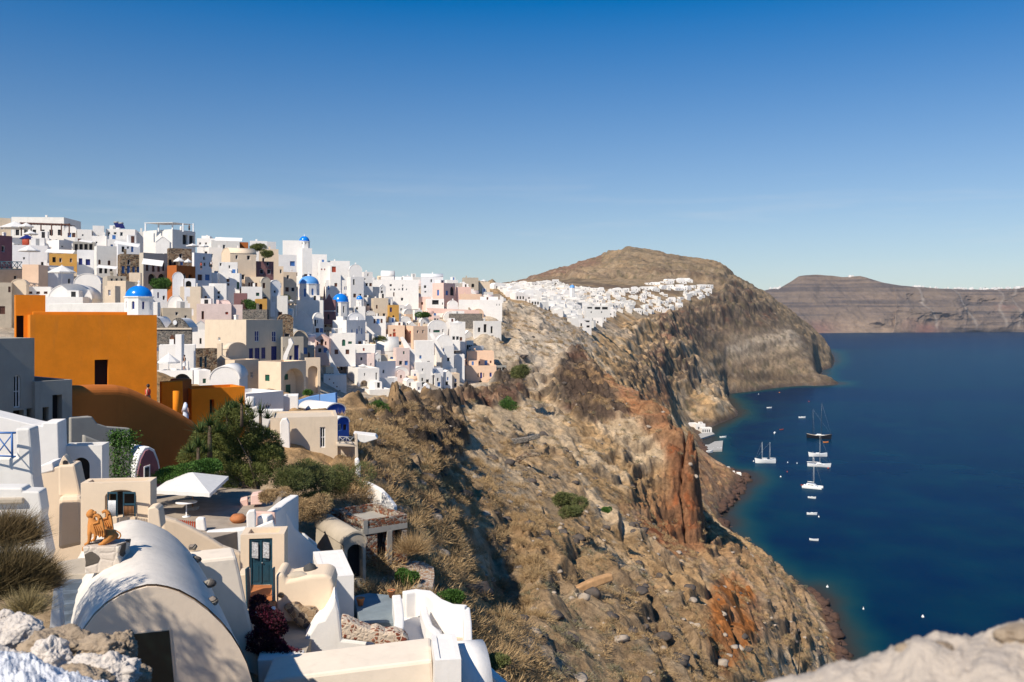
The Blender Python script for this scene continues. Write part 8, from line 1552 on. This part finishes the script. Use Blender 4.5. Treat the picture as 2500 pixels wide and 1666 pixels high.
# ---- people
SKIN = plain('skin', (.50, .28, .18), .55, 0, .04, 3, 0); HAIRD = plain('dark_hair', (.02, .012, .008), .6); REDC = plain('red_top', (.50, .05, .03), .8); KHAKI = plain('khaki_skirt', (.28, .20, .10), .85); PALEC = plain('pale_blue_dress', (.62, .68, .80), .85); BLACKC = plain('black_cloth', (.02, .02, .022), .8); WHITEC = plain('white_cloth', (.72, .70, .68), .8)
def person(label, foot, hgt, face, top, bottom, hair=HAIRD, hood=None, group=None, lean=0):
    """standing figure, feet at foot, facing the heading (degrees)"""
    f = Vector(foot); a = R(face); fw = Vector((math.cos(a), math.sin(a), 0)); sd = Vector((-math.sin(a), math.cos(a), 0)); s = hgt/1.7; t = empty('person', f, label, 'person', group); p = lambda x, y, z: f+fw*(x*s)+sd*(y*s)+Vector((0, 0, z*s))
    pel = p(0, 0, .92); ch = []
    ch.append([(pel, .125*s), (p(.01, 0, 1.1), .105*s), (p(.02, 0, 1.28), .13*s), (p(.0, 0, 1.42), .07*s), (p(.01, 0, 1.5), .045*s), (p(.025, 0, 1.56), .06*s), (p(.02, 0, 1.64), .085*s)])
    for q in (-1, 1):
        ch.append([(p(.02, 0, 1.28), .13*s), (p(0, q*.17, 1.38), .055*s), (p(-.05, q*.24, 1.12), .042*s), (p(.12, q*.20, .95), .034*s), (p(.19, q*.18, .90), .028*s)])
        ch.append([(pel, .125*s), (p(.03*q, q*.09, .86), .09*s), (p(.08*q+.02, q*.09, .5), .06*s), (p(.05*q, q*.09, .1), .04*s), (p(.05*q+.12, q*.09, .04), .035*s)])
        hn = p(.19, q*.18, .90)
        for i, (dy, ln) in enumerate(((-.03, .075), (-.01, .09), (.01, .085), (.03, .065))): ch.append([(hn, .028*s), (hn+fw*.05*s+sd*dy*s*.6, .011*s), (hn+fw*(ln*s)+sd*dy*s+Vector((0, 0, -.03*s)), .008*s)])
        ch.append([(hn, .028*s), (hn-sd*q*.035*s+fw*.02*s, .011*s), (hn-sd*q*.05*s+fw*.05*s, .009*s)])
    body = skinned('body', ch, SKIN, t, 2)
    m = MB(); m.lathe(p(0, 0, 0), [(.15*s, 1.42*s), (.18*s, 1.32*s), (.175*s, 1.15*s), (.15*s, 1.05*s), (.17*s, .92*s)], 16); m.build('top', top, t)
    m = MB(); m.lathe(p(0, 0, 0), [(.155*s, 1.02*s), (.19*s, .85*s), (.20*s, .6*s), (.21*s, .42*s)], 16); m.build('bottom', bottom, t)
    m = MB(); hc_ = p(.0, 0, 1.63); m.ball(hc_+Vector((0, 0, .01*s))-fw*.018*s, .108*s, (1, .9, 1.15), 14, 10)
    if hood: m.tube([hc_+Vector((0, 0, .02*s)), p(-.08, 0, 1.2)], [.12*s, .2*s], 10)
    hr_ = m.build('hood' if hood else 'hair', hood or hair, t)
    m = MB(); m.ball(p(.115, 0, 1.62), .016*s, (1.2, .8, 1.2), 6, 4)
    for q in (-1, 1): m.ball(p(.098, q*.032, 1.645), .011*s, n=6, m=4); m.ball(p(.01, q*.088, 1.62), .02*s, (.8, .5, 1.3), 6, 4)
    m.build('face_details', SKIN, t); return t
w1 = person('woman with dark hair in a red top walking left along the orange ramp', P(361, 1003, 58.5), 1.68, 178, REDC, KHAKI); person('person seen from behind in a pale blue hooded garment on the ramp', P(453, 1046, 61), 1.7, 80, PALEC, PALEC, hood=PALEC)
for lab, u, v, Y, fc, t_, b_ in (('person in black and white by the domed white yard', 450, 903, 106, 200, BLACKC, WHITEC), ('tourist in red at the white balcony, left one', 516, 697, 198, 250, REDC, WHITEC), ('tourist in red at the white balcony, middle one', 525, 697, 198, 270, REDC, BLACKC), ('tourist in pink at the white balcony, right one', 531, 697, 198, 300, WHITEC, REDC), ('diner in orange on the blue-grey house terrace', 491, 660, 188, 260, REDC, BLACKC), ('person in pale clothes on the blue-grey house terrace', 516, 657, 188, 260, WHITEC, BLACKC), ('person in dark clothes on the hotel roof', 462, 566, 205, 240, BLACKC, BLACKC)): person(lab, P(u, v, Y), 1.7, fc, t_, b_, group='distant people in the town')
# ---- the air between
m = MB(); m.cbox((0, 4200, 155), 21000, 12800, 370); hz_ = m.build('haze', plain('haze_air', (1, 1, 1))); hz_.data.materials.clear(); hm = bpy.data.materials.new('haze_volume'); hm.use_nodes = True; tt = hm.node_tree; tt.nodes.clear(); oo = tt.nodes.new('ShaderNodeOutputMaterial'); pv_ = tt.nodes.new('ShaderNodeVolumePrincipled'); pv_.inputs['Color'].default_value = (.80, .88, 1, 1); pv_.inputs['Density'].default_value = .000026; pv_.inputs['Anisotropy'].default_value = .2; tt.links.new(pv_.outputs[0], oo.inputs['Volume']); hz_.data.materials.append(hm); tag(hz_, 'thin pale air over the bay', 'haze', None, 'stuff')
